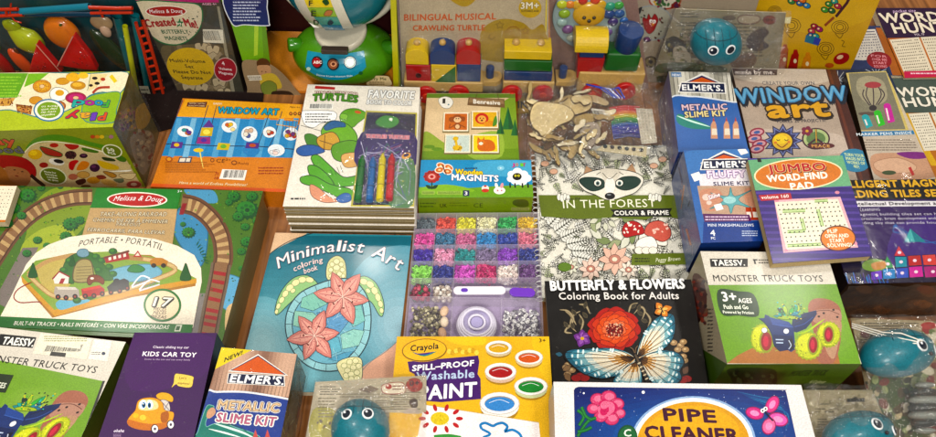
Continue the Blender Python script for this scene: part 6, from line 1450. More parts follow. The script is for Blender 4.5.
# ================================================================== bath toy packs
M_TEAL = print_mat('teal_rubber', .42, .5, .10, 60, coat=.12, vary=.14)
def fish(face, px, py, rpx, par_loc_h, label, eyes, wide=0):
    """round rubber sea creature with two eyes, lying in its bag"""
    c = face.at(px, py); r = rpx / FPX * (c - CAM).dot(_f); c = Face(face.p + face.n * r * .55, face.n).at(px, py)
    th = thing('bath_toy', c - face.n * r * .9, label, 'bath toy', 'teal bath toys')
    up = (face.at(px, py - 5) - face.at(px, py)).normalized(); rt = (face.at(px + 5, py) - face.at(px, py)).normalized()
    m = Matrix((rt, up, face.n)).transposed()
    def shape(v, R_):
        if wide: v.x *= 1.28; v.y *= .86; v.x += .12 * v.y
        if v.y < 0: v.x *= 1 + .12 * (v.y / R_) * -1; 
        v.z *= .8
        return v
    ball('body', c, r, '2f7f8e', M_TEAL, th, rot=m, fn=shape)
    for q_ in (-.45, -.15, .15, .45, .78):
        lp = []
        for k_ in range(18):
            t = math.pi * (.12 + .76 * k_ / 17); w_ = math.sqrt(1 - q_ * q_); v = shape(Vector((q_, w_ * math.cos(t), w_ * math.sin(t))), 1)
            if v.y > .30: lp.append(c + (rt * v.x + up * v.y + face.n * v.z) * r * .995)
        if len(lp) > 3: tube('printed_stripe', lp, .0007, L('205f6e'), M_TEAL, th, seg=5)
    lp = []
    for k_ in range(40):
        t = 2 * math.pi * k_ / 40; v = shape(Vector((math.cos(t), .62, 0)).normalized() * 1 if False else Vector((.80 * math.cos(t), .60, .80 * math.sin(t))), 1); lp.append(c + (rt * v.x + up * v.y + face.n * v.z) * r * 1.0)
    tube('mould_seam', lp, .0006, L('18505c'), M_TEAL, th, seg=6, closed=True)
    mv = shape(Vector((eyes[0][0] * .5 + eyes[1][0] * .5, -.12, .9)), 1); ball('mouth', c + (rt * mv.x + up * mv.y + face.n * mv.z) * r * 1.0, r * .07, '3a2c34', M_TEAL, th, seg=12)
    for i, (ex, ey, er) in enumerate(eyes):
        lv = shape(Vector((ex, ey, math.sqrt(max(.05, 1 - ex * ex - ey * ey)))), 1); d = rt * lv.x + up * lv.y + face.n * lv.z; p = c + d * r
        nn = (rt * ex + up * ey + face.n * math.sqrt(max(.05, 1 - ex * ex - ey * ey)) * 1.25).normalized()
        e = cyl('eye', p, nn, r * er, .0016, 'eef2f2', M_TEAL, th, seg=28, bev=.0004)
        pu = cyl('pupil', p + nn * .0008, nn, r * er * .74, .0012, '102436', M_TEAL, e, seg=24, bev=.0003)
        cyl('eye_glint', p + nn * .0014 + (up - rt) * r * er * .25, nn, r * er * .2, .0008, 'ffffff', M_TEAL, e, seg=12, bev=0)
    return th, c, r, m
def pack_card(quad, face, label, t=.0015):
    f = Face(face.p, face.n, quad); c = sum((f.at(*q) for q in quad), Vector()) / 4
    th = thing('bath_toy_pack', c, label, 'toy pack', 'bath toy packs'); carton('header_card', f, t, th, 'b3a88e', None, M_GLOSS, .0003)
    a = Art(f, th); return th, a
# centre front
fp = Face((0, 0, .058), (0, 0, 1)); Q = [(315.5, 382), (426.4, 375.4), (426, 452), (303, 452)]
p0 = flat(.056).at(370, 378); fC = Face(p0, Vector((0, -.16, 1)))
th, a = pack_card(Q, fC, 'clear bag with a teal bath toy over a pale card, left of the paint box')
a.fr(190, 330, 3.744).part('card_print'); a.full('b9ad93'); a.blob([(460, 300), (520, 290), (560, 330), (540, 401), (450, 401)], 'a8a030'); a.blob([(470, 210), (560, 205), (560, 260), (500, 280)], 'c8bca4')
a.lines(485, 208, 570, 245, 4, '6a6250', .9); a.lines(560, 235, 790, 255, 2, '8a8068', .9); a.lines(600, 262, 780, 330, 9, '6a624e', .9); a.lines(750, 230, 868, 300, 8, '5f5846', .9); a.lines(480, 250, 550, 330, 7, '857a5c', .9)
a.blob([(632, 222), (655, 215), (670, 208), (690, 214), (706, 222), (690, 230), (670, 236), (650, 230)], '8a7460'); a.blob([(718, 212), (740, 200), (790, 196), (806, 212), (800, 235), (730, 238)], 'ddd0b8', 'a03428', 3); a.ell(744, 212, 12, 10, 'b83a2c'); a.ell(740, 208, 4, 4, 'f0d8c8'); a.lines(758, 204, 800, 228, 2, '8a5a4a', 1)
a.ell(840, 206, 32, 27, '8a2820', n=24); a.ell(840, 206, 29, 24, 'b03a30', n=24); a.text('0+', 822, 210, 858, 208, 20, '3c120e', .05); a.text('m', 832, 224, 850, 223, 8, '3c120e', .03)
a.blob([(820, 270), (835, 255), (850, 262), (852, 285), (835, 296)], '4a3428'); a.blob([(805, 300), (850, 295), (862, 340), (840, 365), (800, 345)], 'b8a898'); a.blob([(770, 350), (830, 350), (870, 380), (860, 420), (770, 420)], 'a8306c'); a.blob([(770, 360), (800, 340), (830, 352), (800, 380)], '7a5a3c')
a.scat(26, 470, 330, 560, 400, 9, ['c8b83c', '8a7a2c', 'd8cc60', '6a5a3a'])
a.flush(); fish(fC, 360.5, 428, 28.5, 0, 'teal round bath toy with wide eyes in the bag at the bottom centre', [(-.38, .32, .19), (.33, .34, .20)])
cyl('snout', fC.at(353, 430, .036), fC.n, .0012, .001, 'b05048', M_TEAL, None, seg=12, bev=0); sn = [o for o in COL.objects if o.name.startswith('snout')][-1]
bt = [o for o in COL.objects if o.name.startswith('bath_toy') and not o.name.startswith('bath_toy_pack')][-1]; mw = sn.location.copy(); sn.parent = bt; sn.location = mw - bt.location
film('clear_bag', fC, Q, th, lift=.006, amp=.006, drop=.006, arch=.030, seed=31, freq=45, mat=M_BAG)
# lower right pair
p0 = flat(.06).at(890, 330); fR = Face(p0, Vector((.05, -.35, 1)))
Q = [(851, 318), (960, 322), (985, 440), (880, 452)]
th, a = pack_card(Q, fR, 'clear bag with a teal bath toy and a striped fish at the right edge')
a.fr(680, 240, 2.22).part('card_print'); a.full('8a7a5c'); a.blob([(380, 180), (560, 180), (600, 260), (520, 240), (420, 230)], 'b0a080'); a.lines(400, 182, 540, 230, 8, '5a4c38', .8); a.lines(420, 300, 560, 420, 14, '6a5a40', .8)
a.ell(548, 200, 12, 9, '9a2c28'); a.ell(552, 190, 18, 8, 'b03a34'); a.blob([(440, 285), (500, 290), (560, 310), (560, 437), (440, 437), (420, 340)], '4a5a34'); a.scat(120, 400, 190, 570, 437, 14, ['b8a884', '5a4a34', '8f9a6a', '3a3c2c', 'c8c0a8', '6a7a4a', '7a3a30'])

a.flush(); fish(fR, 897, 353, 28, 0, 'teal bath toy with two big eyes, upper one at the right edge', [(.30, .22, .22), (.86, .06, .19)], wide=1)
cs_ = thing('loose_cord', fR.at(870, 332, .012), 'three loose white cords lying across the bag at the right edge', 'cord')
for k_ in range(3): tube('cord_strand', [fR.at(850, 324 + k_ * 2, .004), fR.at(868 + k_ * 2, 336 + k_ * 3, .030), fR.at(880, 338 + k_ * 5, .040), fR.at(898 - k_ * 2, 346 + k_, .044)], .0008, L('e8e4d8'), M_MATTE, cs_, seg=6)
# striped tube fish
c0 = fR.at(917, 408, .014); up = (fR.at(917, 400) - fR.at(917, 408)).normalized(); rt = (fR.at(925, 408) - fR.at(917, 408)).normalized()
sf = thing('striped_bath_toy', c0 - fR.n * .012, 'white and black striped bath toy below the teal one at the right edge', 'bath toy')
prev = None
for i in range(7):
    t = (i - 3) * .0085; r_ = .0155 * math.sqrt(max(.15, 1 - (i - 3) ** 2 / 14)); ball('stripe_segment', c0 + up * -t, r_, ['8f948c', '2a302e'][i % 2], M_TEAL, sf, rot=Matrix((rt, up, fR.n)).transposed(), scl=(1.25, .38, .8), seg=24)
film('clear_bag', fR, [(846, 316), (985, 318), (1000, 445), (872, 455)], th, lift=.010, amp=.011, drop=.004, arch=.030, seed=33, freq=30, mat=M_BAG)
Q = [(803, 390), (872, 390), (900, 455), (812, 455)]
p0 = flat(.05).at(840, 400); fB = Face(p0, Vector((0, -.15, 1)))
th, a = pack_card(Q, fB, 'clear bag with a teal bath toy and a hanging slot, behind the pipe cleaner box')
a.fr(680, 240, 2.22).part('card_print'); a.full('a3977a'); a.stroke([(370, 356), (410, 355)], 8, '2a241c', smooth=False); a.ell(390, 353, 8, 5, '2a241c'); a.text('Caution', 306, 366, 330, 366, 6, '4a4030', .02); a.lines(300, 372, 350, 384, 2, '4a4030', 1); a.lines(305, 395, 360, 430, 6, '6a5f48', .9); a.scat(50, 290, 345, 440, 437, 7, ['b8ac90', '8a7e60', 'c4b898'])
a.flush(); fish(fB, 858, 434, 27, 0, 'teal bath toy half in the picture at the bottom, right of the pipe cleaner box', [(.22, .24, .22), (.84, .05, .17)], wide=1)
film('clear_bag', fB, [(800, 386), (880, 388), (900, 455), (808, 455)], th, lift=.006, amp=.008, arch=.030, seed=35, freq=40, mat=M_BAG)
random.seed(21)
def stand(quad, py, z, d, label, name, cat, top, sides=None, mat=None, group=None, body='carton', tilt=0):
    """package standing upright behind the flat ones"""
    f = upright(py, z, tilt, quad); c = f.at((quad[2][0] + quad[3][0]) / 2, quad[2][1])
    th = thing(name, Vector((c.x, c.y + d / 2, max(0, c.z))), label, cat, group)
    o, S = carton(body, f, d, th, top, sides, mat, .0008); a = Art(f, th); a.mat = mat or M_GLOSS
    return th, a, S, f

# ================================================================== butterfly magnet pack
th, a, S, f = stand([(131, -10), (218, -10), (247, 104), (184, 104)], 99, 0, .03, 'butterfly magnet pack with a yellow oval sticker, standing behind the orange box', 'magnet_pack', 'craft kit', '4a4636', ['3a3428'] * 4)
a.fr(0, 0, 3.974).part('front_print'); a.full('4c4a3c'); a.poly([(500, -40), (860, -40), (870, 10), (538, 10)], 'c02a78'); a.text('AGES 4+', 805, 20, 862, 20, 8, 'f0b8d0', .02)
a.poly([(862, 25), (872, 25), (940, 400), (925, 400)], 'a09a84'); a.poly([(560, 90), (572, 90), (730, 395), (716, 395)], 'b0a68a')
a.blob([(640, 190), (700, 180), (870, 180), (895, 260), (910, 390), (760, 390), (700, 370), (660, 270)], '75684c')
a.scat(70, 660, 180, 900, 385, 22, ['a8977a', '8c7c62', 'bcae90', '6a5c48', '988c78'])
for x, y in ((800, 190), (845, 200), (870, 330), (800, 350), (750, 345), (890, 370)): a.blob([(x - 26, y - 14), (x - 6, y - 20), (x, y - 6), (x + 8, y - 20), (x + 28, y - 12), (x + 20, y + 14), (x + 2, y + 6), (x - 18, y + 14)], 'c4b494', '5a4c3a', 2)
a.blob([(540, 5), (700, 8), (790, 20), (805, 70), (790, 120), (750, 160), (700, 178), (640, 168), (590, 130), (552, 70)], 'd8ccb0', '1f7a4a', 5)
a.scat(16, 745, 30, 790, 150, 4, ['1c3a2a'])
a.poly([(800, 85), (888, 118), (890, 172), (806, 168)], '5a5448'); a.poly([(806, 116), (886, 118), (890, 172), (808, 168)], 'e2dcc8'); a.bars(816, 122, 880, 160, 20)
a.part('brand_oval'); a.ell(660, 45, 82, 23, 'f0e8d8', n=32); a.ell(660, 45, 78, 20, 'b81c2c', n=32); a.text('Melissa & Doug', 596, 52, 726, 50, 14, 'ffffff', it=.25)
a.part('title_lettering'); a.text('Created', 584, 108, 700, 100, 30, 'b42034', .05); a.text('Me!', 738, 102, 788, 112, 30, 'b42034', .05)
P = [(714 + (18 if i % 2 == 0 else 8) * math.sin(i * .628), 92 - (20 if i % 2 == 0 else 9) * math.cos(i * .628)) for i in range(10)]; a.poly(P, '1f7a4a'); a.text('by', 706, 97, 722, 97, 10, 'f0e8d8', .03)
a.text('BUTTERFLY', 646, 133, 752, 133, 15, '2c6a4a', .03); a.text('MAGNETS', 660, 158, 748, 160, 15, '2c6a4a', .03)
a.part('yellow_sticker'); a.ell(758, 264, 96, 74, 'd8b41c', a=12, n=40)
for k, (t, x0, x1) in enumerate((('Multi-Volume', 678, 818), ('Set', 738, 772), ('Please Do Not', 692, 840), ('Separate', 724, 808))): a.text(t, x0, 246 + k * 22, x1, 250 + k * 22, 13, '2a2414', .025)
a.part('red_sticker'); a.ell(896, 276, 46, 48, 'd8b8b0', n=28); a.ell(896, 276, 43, 45, 'b01c38', n=28); a.text('4', 884, 258, 894, 258, 14, 'f4e0e0', .03); a.text('Volume', 872, 276, 922, 280, 10, 'f4e0e0', .03); a.text('Magnets', 872, 292, 926, 298, 10, 'f4e0e0', .03)
a.flush(); film('clear_wrap', f, a.f.quad, th, lift=.002, amp=.0015, seed=41, mat=M_FILM2)

# ================================================================== talking globe in its open box
Qg = [(222, -10), (396, -10), (400, 99), (262, 99)]
fg = upright(99, 0, 0, Qg); Yg = fg.p.y
def gx(px, py=60): return fg.at(px, py).x
th = thing('globe_toy_box', Vector((gx(330), Yg + .05, 0)), 'open fronted orange and maroon box holding a green globe toy', 'toy box')
zt = fg.at(330, -10).z; xl, xr = gx(262, 99), gx(400, 99)
block('back_panel', xl, xr, Yg + .105, Yg + .108, .001, zt, '3c0f10', M_SATIN, th, .0005)
block('floor_panel', xl, xr, Yg + .001, Yg + .1045, .001, .004, 'c9782a', M_SATIN, th, .0005)
block('side_panel', xr + .0005, xr + .003, Yg, Yg + .104, .0045, zt, '8a9a2c', M_SATIN, th, .0005)
block('side_panel', xl - .003, xl - .0005, Yg, Yg + .104, .0045, zt, '5a2a18', M_SATIN, th, .0005)
fp_ = Face((0, Yg + .052, 0), (0, -1, 0)); 
# sloping orange insert around the base
bm = bmesh.new(); ins = [Vector((xl + .002, Yg + .004, .0045)), Vector((xr - .002, Yg + .004, .0045)), Vector((xr - .002, Yg + .1, .045)), Vector((xl + .002, Yg + .1, .045))]
vs = [bm.verts.new(p) for p in ins] + [bm.verts.new(p - Vector((0, 0, .002))) for p in ins]
for q in ((0, 1, 2, 3), (7, 6, 5, 4), (0, 4, 5, 1), (1, 5, 6, 2), (2, 6, 7, 3), (3, 7, 4, 0)): bm.faces.new([vs[i] for i in q])
from_bm('orange_insert', bm, 'd58a24', M_SATIN, th, smooth=False)
fl_ = Face(fg.p - Vector((0, .0012, 0)), (0, -1, 0), [(218, -8), (262, -8), (274, 99), (262, 99)])
o, S = carton('left_panel', fl_, .001, th, '74a52c', None, M_GLOSS, 0)
a = Art(fl_, th); a.noclip = True; a.fr(215, 0, 4.368).part('left_panel_print')
a.poly([(70, 100), (205, 108), (212, 250), (120, 265)], '7fb82e'); a.poly([(172, 108), (190, 108), (186, 240), (170, 245)], 'b8d85a')
a.part('sign_panel'); a.blob([(40, -20), (210, -20), (228, 40), (236, 98), (230, 112), (130, 108), (75, 104)], '1c2f74', 'e8ecf0', 4, n=6); a.lines(80, -10, 215, 96, 8, 'c8d0e8', .9)
a.part('child_photo'); a.blob([(118, 275), (170, 262), (240, 280), (300, 325), (345, 380), (370, 436), (160, 436), (140, 380)], 'a89070', n=6); a.blob([(182, 270), (205, 254), (232, 262), (240, 285), (215, 300), (190, 298)], '6a4428'); a.blob([(184, 290), (210, 284), (238, 288), (244, 318), (222, 335), (196, 326)], 'cfa078'); a.ell(222, 314, 3, 2, '3a2418', n=8); a.ell(205, 312, 3, 2, '3a2418', n=8)
a.blob([(200, 330), (250, 320), (280, 345), (290, 385), (230, 385), (200, 370)], 'd8bc5a'); a.blob([(200, 372), (235, 352), (268, 370), (262, 410), (215, 412)], '8a9a4c', '5a5a2c', 2); a.blob([(250, 400), (320, 398), (340, 420), (260, 430)], '3a2c20'); a.poly([(140, 330), (200, 328), (206, 350), (150, 352)], 'e8e0cc'); a.lines(146, 332, 200, 348, 2, '5a4a3a', 1)
a.flush()
a = Art(Face(fg.p, (0, -1, 0), [(390, -10), (396, -10), (399, 99), (394, 99)]), th); a.part('edge_strip'); a.full('c8c22c'); a.flush()
a = Art(fg, th); a.noclip = True; a.fr(215, 0, 4.368).part('try_me_tag'); a.blob([(672, 340), (690, 332), (750, 332), (764, 345), (766, 374), (668, 374)], 'e8d0a0'); a.text('Try Me', 680, 350, 748, 350, 12, '4a5a2c', .03); a.lines(674, 355, 740, 372, 2, '8a6a3a', 1); a.flush()
# globe toy
class Ell:
    """printing on a rounded body"""
    quad = None
    def __init__(s, c, r): s.c = Vector(c); s.r = Vector(r)
    def up(s, x, y): return (0, -1)
    def at(s, px, py, off=0):
        d = ray(px, py); R_ = s.r; o = CAM - s.c
        O = Vector((o.x / R_.x, o.y / R_.y, o.z / R_.z)); D = Vector((d.x / R_.x, d.y / R_.y, d.z / R_.z))
        A, B, C_ = D.dot(D), O.dot(D), O.dot(O) - 1; q = B * B - A * C_
        t = (-B - math.sqrt(max(0, q))) / A; p = CAM + d * t
        n = Vector(((p.x - s.c.x) / R_.x ** 2, (p.y - s.c.y) / R_.y ** 2, (p.z - s.c.z) / R_.z ** 2)).normalized()
        return p + n * off
gt = thing('globe_toy', Vector((gx(345), Yg + .05, .01)), 'green based globe toy with letters and three round buttons, inside the orange box', 'globe toy')
fm = Face((0, Yg + .045, 0), (0, -1, 0)); cb = fm.at(345, 52); rb = (.083, .060, .046)
ball('base', cb, 1, '5a9a24', M_PLAST, gt, scl=rb, seg=48)
for s_ in (-1, 1): cyl('side_knob', cb + Vector((.074 * s_, -.012, .022)), (s_, -.3, .2), .011, .022, '4f9a1c', M_PLAST, gt, seg=24, bev=.003)
eb = Ell(cb, rb); a = Art(eb, gt, base=.0006); a.noclip = True; a.mat = M_PLAST; a.fr(215, 0, 4.368).part('control_panel')
def grid_patch(top, bot, col, n=16):
    for i in range(n):
        for k in range(5):
            def pp(i, k):
                t = i / n; u = k / 5; A_ = top(t); B_ = bot(t); return (A_[0] + (B_[0] - A_[0]) * u, A_[1] + (B_[1] - A_[1]) * u)
            a.poly([pp(i, k), pp(i + 1, k), pp(i + 1, k + 1), pp(i, k + 1)], col, step=False)
    a.z += .0003
grid_patch(lambda t: (406 + 244 * t, 222 + 14 * math.sin(math.pi * t)), lambda t: (395 + 265 * t, 292 + 56 * math.sin(math.pi * t) ** .7), '2f9ab8')
for i, (x, y, c) in enumerate(((448, 272, 'b82430'), (517, 280, '9a5a3c'), (590, 272, '1f8a4c'))):
    pb = cyl(f'button', eb.at(215 + x / 4.368, y / 4.368, .001), (eb.at(215 + x / 4.368, y / 4.368, .01) - eb.at(215 + x / 4.368, y / 4.368, 0)), .0092, .003, '16181c', M_PLAST, gt, seg=28)
    n_ = (eb.at(215 + x / 4.368, y / 4.368, .01) - eb.at(215 + x / 4.368, y / 4.368, 0)).normalized(); p_ = eb.at(215 + x / 4.368, y / 4.368, .001)
    cyl('button_face', p_ + n_ * .0018, n_, .0074, .002, c, M_PLAST, pb, seg=24)
    b_ = Art(Face(p_ + n_ * .0030, n_), gt); b_.noclip = True; b_.fr(215, 0, 4.368).part('button_symbol', sub=pb); b_.mat = M_PLAST
    if i == 0: b_.text('ABC', x - 18, y + 6, x + 18, y + 6, 12, 'f4e8e0', .04, sk=0)
    elif i == 1: b_.ell(x, y, 13, 11, 'e8a880'); b_.ell(x, y, 8, 7, '6a3020')
    else: b_.ell(x - 9, y + 8, 6, 5, 'e0f0e8'); b_.ell(x + 9, y + 6, 6, 5, 'e0f0e8'); b_.stroke([(x - 4, y + 8), (x - 4, y - 12), (x + 14, y - 12), (x + 14, y + 6)], 3, 'e0f0e8', smooth=False)
    b_.flush()
a.part('panel_lettering'); a.text('Discover & Learn Adventure Globe', 445, 328, 600, 332, 7, 'e8f4f4', .02, bend=-6, sk=0); a.ell(410, 300, 9, 8, 'c8e0d0'); a.ell(636, 318, 9, 7, '2a6a3c'); a.flush()
cs = fm.at(336, -22) + Vector((0, .01, 0)); rs = (.082, .07, .082)
ball('globe', cs, 1, '1f8494', M_PLAST, gt, scl=rs, seg=48)
def band(v, R_): return v
a = Art(Ell(cs, (.0835, .0715, .0835)), gt, base=.001); a.noclip = True; a.mat = M_PLAST; a.fr(215, 0, 4.368).part('letter_dial')
def strip(x0f, x1f, y0, y1, col, n=14):
    for i in range(n):
        ya = y0 + (y1 - y0) * i / n; yb = y0 + (y1 - y0) * (i + 1) / n
        for k in range(4):
            xa = lambda y, q: x0f(y) + (x1f(y) - x0f(y)) * q / 4
            a.poly([(xa(ya, k), ya), (xa(ya, k + 1), ya), (xa(yb, k + 1), yb), (xa(yb, k), yb)], col, step=False)
    a.z += .0003
lf = lambda y: 345 + 100 * (max(0, y + 20) / 150) ** 1.6; rf = lambda y: 545 + 70 * (max(0, y + 20) / 160) ** 1.2
strip(lf, lambda y: lf(y) + 50, -40, 118, 'dcd6c4'); strip(lambda y: lf(y) + 44, lambda y: rf(y) - 40, -40, 30, 'e8cf2a'); strip(lambda y: lf(y) + 44, lambda y: rf(y) - 40, 30, 70, '9cc23a'); strip(lambda y: lf(y) + 44, lambda y: rf(y) - 40, 70, 104, '5ab0a0'); strip(lambda y: lf(y) + 44, lambda y: rf(y) - 40, 104, 126, '3f8fb8'); strip(lambda y: rf(y) - 44, rf, -40, 118, 'dcd6c4')
a.part('dial_letters')
a.text('F', 414, 20, 430, 20, 22, '4a4a2c', .03, sk=0); a.text('E', 424, 64, 444, 66, 24, '3a4a2c', .03, sk=0); a.text('D', 434, 100, 456, 103, 20, '1f3a3c', .03, sk=0); a.blob([(470, 0), (490, -8), (500, 10), (485, 18)], '2a5a2c'); a.blob([(478, 60), (490, 40), (514, 42), (504, 62)], 'c87a2c', '5a3a1c', 2); a.blob([(492, 95), (505, 80), (518, 92), (505, 103)], '1f4a5c'); a.flush()
pn = cyl('neck', cb + Vector((0, -.006, .048)), (0, -.25, 1), .040, .014, 'd8d0bc', M_PLAST, gt, seg=40, bev=.004)
block('dark_slot', cb.x - .022, cb.x + .018, cb.y - .062, cb.y - .05, cb.z + .047, cb.z + .055, '4a3c34', M_PLAST, gt, .002)
R_ = .088; tube('meridian_ring', [cs + Vector((R_ * math.cos(t), .0, R_ * math.sin(t))) for t in (2 * math.pi * k / 48 for k in range(48))], .006, L('dcd6c4'), M_PLAST, gt, closed=True, seg=12)

# ================================================================== crawling turtle box
th, a, S, f = stand([(396, -10), (549, -10), (547, 99), (403, 99)], 92, 0, .05, 'pale grey beige box titled bilingual musical crawling turtle, standing behind the wooden train', 'toy_box_standing', 'toy box', 'b8a98c', ['8a7a5c'] * 4)
th.name = 'toy_box'; OFF['toy_box'] = OFF.get('toy_box_standing', th.location.copy()) if 'toy_box' not in OFF else OFF['toy_box']
OFF[th.name] = th.location.copy()
a.fr(395, 0, 4.368).part('front_print'); a.full('b5a78e'); a.poly([(15, -20), (655, -20), (640, 330), (50, 340)], 'bdae94'); a.stroke([(14, -20), (30, 400)], 4, '5a3a6a'); a.stroke([(662, -20), (655, 300)], 5, 'd8c838')
a.blob([(370, 170), (385, 125), (430, 92), (490, 82), (560, 100), (600, 130), (650, 110), (652, 260), (380, 260)], 'ad8f2c'); a.blob([(240, -10), (280, 24), (320, 26), (350, -10)], 'b8983c')
for x, y in ((458, 110), (570, 135)): P = [(x + (20 if i % 2 == 0 else 9) * math.sin(i * .628), y - (18 if i % 2 == 0 else 8) * math.cos(i * .628)) for i in range(10)]; a.stroke(P, 2.4, '5a3a1c' if x < 500 else '8a3a2c', closed=True, smooth=False)
a.stroke([(415, 150), (410, 165), (425, 172), (438, 160)], 2.4, '5a4a1c'); a.stroke([(480, 145), (500, 120), (530, 118), (545, 135)], 2.6, '8a3a2c'); a.stroke([(495, 140), (520, 130)], 2, '8a3a2c')
a.part('title_lettering'); a.text('BILINGUAL', 40, 90, 250, 88, 27, 'd0642c', .04, it=.08); a.text('MUSICAL', 264, 88, 440, 84, 27, 'd0642c', .04, it=.08); a.text('CRAWLING TURTLE', 78, 134, 392, 132, 23, 'd0642c', .04, it=.08)
a.part('age_badge'); a.ell(590, 34, 50, 44, 'c9a83a', n=32); a.text('3M+', 550, 38, 628, 38, 28, 'ece4d0', .03, ol='8a7a3c', w=.02); a.text('SUITABLE AGE', 552, 52, 628, 52, 9, '4a3a1c', .03); a.flush()

# ================================================================== wooden block train
Yt = .832; ft = Face((0, Yt, 0), (0, -1, 0))
def px_(x, y): p = ft.at(x, y); return p.x, p.z
tr = thing('wooden_train', Vector((ft.at(520, 95).x, Yt + .02, 0)), 'wooden train with bright blocks and red wheels under shrink wrap', 'toy train')
def blk(name, x0, x1, yt, yb, col, d=.034, y=0, ring=None):
    xa, zt_ = px_(x0, yt); xb, _ = px_(x1, yt); zb = px_((x0 + x1) / 2, yb)[1]
    return block(name, xa, xb, Yt + y, Yt + y + d, zb + .0003, zt_ - .0003, col, M_WOOD, tr, .0014), xa, xb, zb, zt_
def zz(X): return 395 + X / 4.368
def yy(Y): return Y / 4.368
B = '0f3f7a'; YL = 'd8b812'; RD = 'b8261a'; GR = '0e6a26'; WD = 'c8a468'
# carriage with three arches
for x0, x1, c in ((46, 148, YL), (152, 262, B), (266, 374, RD)):
    xa, zb = px_(zz(x0), yy(282)); xb, _ = px_(zz(x1), yy(282)); zt_ = px_(zz(x0), yy(246))[1]; xm = (xa + xb) / 2; w_ = (xb - xa) / 2 - .0004
    P = [Vector((xa + .0004, Yt, zb + .0004)), Vector((xb - .0004, Yt, zb + .0004))] + [Vector((xm + w_ * math.cos(t), Yt, zt_ + .013 * math.sin(t))) for t in (math.pi * k / 12 for k in range(13))]
    bk = prism('arch_block', P, (0, .034, 0), c, M_WOOD, tr)
    for q in bk.data.polygons: pass
    ball('peg', Vector((xm, Yt + .014, zt_ + .0150)), .0052, WD, M_WOOD, tr, seg=20)
q1 = blk('square_block', zz(46), zz(154), yy(284), yy(372), RD)
q2 = blk('square_block', zz(157), zz(268), yy(282), yy(366), YL)
q3 = blk('square_block', zz(272), zz(376), yy(280), yy(358), B)
cyl('peg_hole', Vector(((q1[1] + q1[2]) / 2, Yt - .0002, (q1[3] + q1[4]) / 2)), (0, 1, 0), .0045, .001, '4a1a10', M_WOOD, tr, seg=20, bev=0)
prism('triangle_block', [Vector((q2[1] + .003, Yt - .0012, q2[3] + .0012)), Vector((q2[2] - .0012, Yt - .0012, q2[3] + .0012)), Vector((q2[2] - .0012, Yt - .0012, q2[4] - .002))], (0, .0014, 0), GR, M_WOOD, tr, .0002)
block('carriage_base', px_(zz(40), 88)[0], px_(zz(385), 88)[0], Yt - .002, Yt + .038, px_(500, yy(404))[1], q3[3] - .0003, WD, M_WOOD, tr, .0025)
# middle carriage
b1 = blk('long_block', zz(478), zz(688), yy(222), yy(262), YL); b2 = blk('long_block', zz(478), zz(690), yy(264), yy(312), GR); b3 = blk('long_block', zz(478), zz(690), yy(313), yy(355), B)
for X in (530, 640): ball('peg', Vector((px_(zz(X), 50)[0], Yt + .017, b1[4] + .003)), .0056, WD, M_WOOD, tr, seg=20)
block('carriage_base', px_(zz(470), 88)[0], px_(zz(695), 88)[0], Yt - .002, Yt + .038, px_(500, yy(404))[1], b3[3] - .0003, WD, M_WOOD, tr, .0025)
def hitch(x0, x1, xp):
    xa = px_(x0, 85)[0]; xb = px_(x1, 85)[0]; z_ = px_(x0, 88)[1]; y0 = Yt + .004
    P = [Vector((xa, y0, z_)), Vector((xa, y0 + .028, z_))] + [Vector((xb - .011 + .011 * math.cos(t), y0 + .014 - .014 * math.sin(t), z_)) for t in (-math.pi / 2 + math.pi * k / 10 for k in range(11))]
    prism('hitch', P, (0, 0, .010), WD, M_WOOD, tr); xc = px_(xp, 80)[0]
    cyl('hitch_peg', Vector((xc, Yt + .016, z_ + .019)), (0, 0, 1), .0062, .020, B, M_WOOD, tr, seg=24)
hitch(482, 502, 490); hitch(556, 578, 563.5)
# engine: view (530,0) enlarged 4.368
def ex(X): return 530 + X / 4.368
e1 = blk('roof_support_block', ex(222), ex(330), yy(222), yy(258), B, y=.002, d=.03); 
zt_ = e1[3]; zb_ = px_(ex(270), yy(345))[1]; xa, xb = px_(ex(212), 60)[0], px_(ex(328), 60)[0]
prism('cab_block', [Vector((xa + .002, Yt + .001, zb_)), Vector((xb - .002, Yt + .001, zb_)), Vector((xb, Yt + .001, zt_ - .0004)), Vector((xa - .001, Yt + .001, zt_ - .0004))], (0, .032, 0), RD, M_WOOD, tr)
x0, x1 = px_(ex(205), 35)[0], px_(ex(352), 35)[0]; zc = e1[4]
P = [Vector((x0, Yt + .018 - .023, zc + .0005)), Vector((x0, Yt + .018 + .023, zc + .0005))] + [Vector((x0, Yt + .018 + .023 * math.cos(t), zc + .004 + .021 * math.sin(t))) for t in (math.pi * k / 16 for k in range(17))]
o = prism('roof_block', P, (x1 - x0, 0, 0), YL, M_WOOD, tr)
x0, x1 = px_(ex(332), 62)[0], px_(ex(482), 62)[0]; z0, z1 = px_(ex(400), yy(318))[1], px_(ex(400), yy(240))[1]
block('boiler_block', x0, x1, Yt + .001, Yt + .033, z0, z1, GR, M_WOOD, tr, .0045)
cyl('chimney', Vector((px_(ex(436), 45)[0], Yt + .016, z1 + .018)), (.06, -.1, 1), .0165, .036, B, M_WOOD, tr, seg=36, bev=.0012, r2=.0185)
block('engine_base', px_(ex(205), 85)[0], px_(ex(492), 85)[0], Yt - .002, Yt + .038, px_(ex(300), yy(400))[1], z0 - .0003, WD, M_WOOD, tr, .0025)
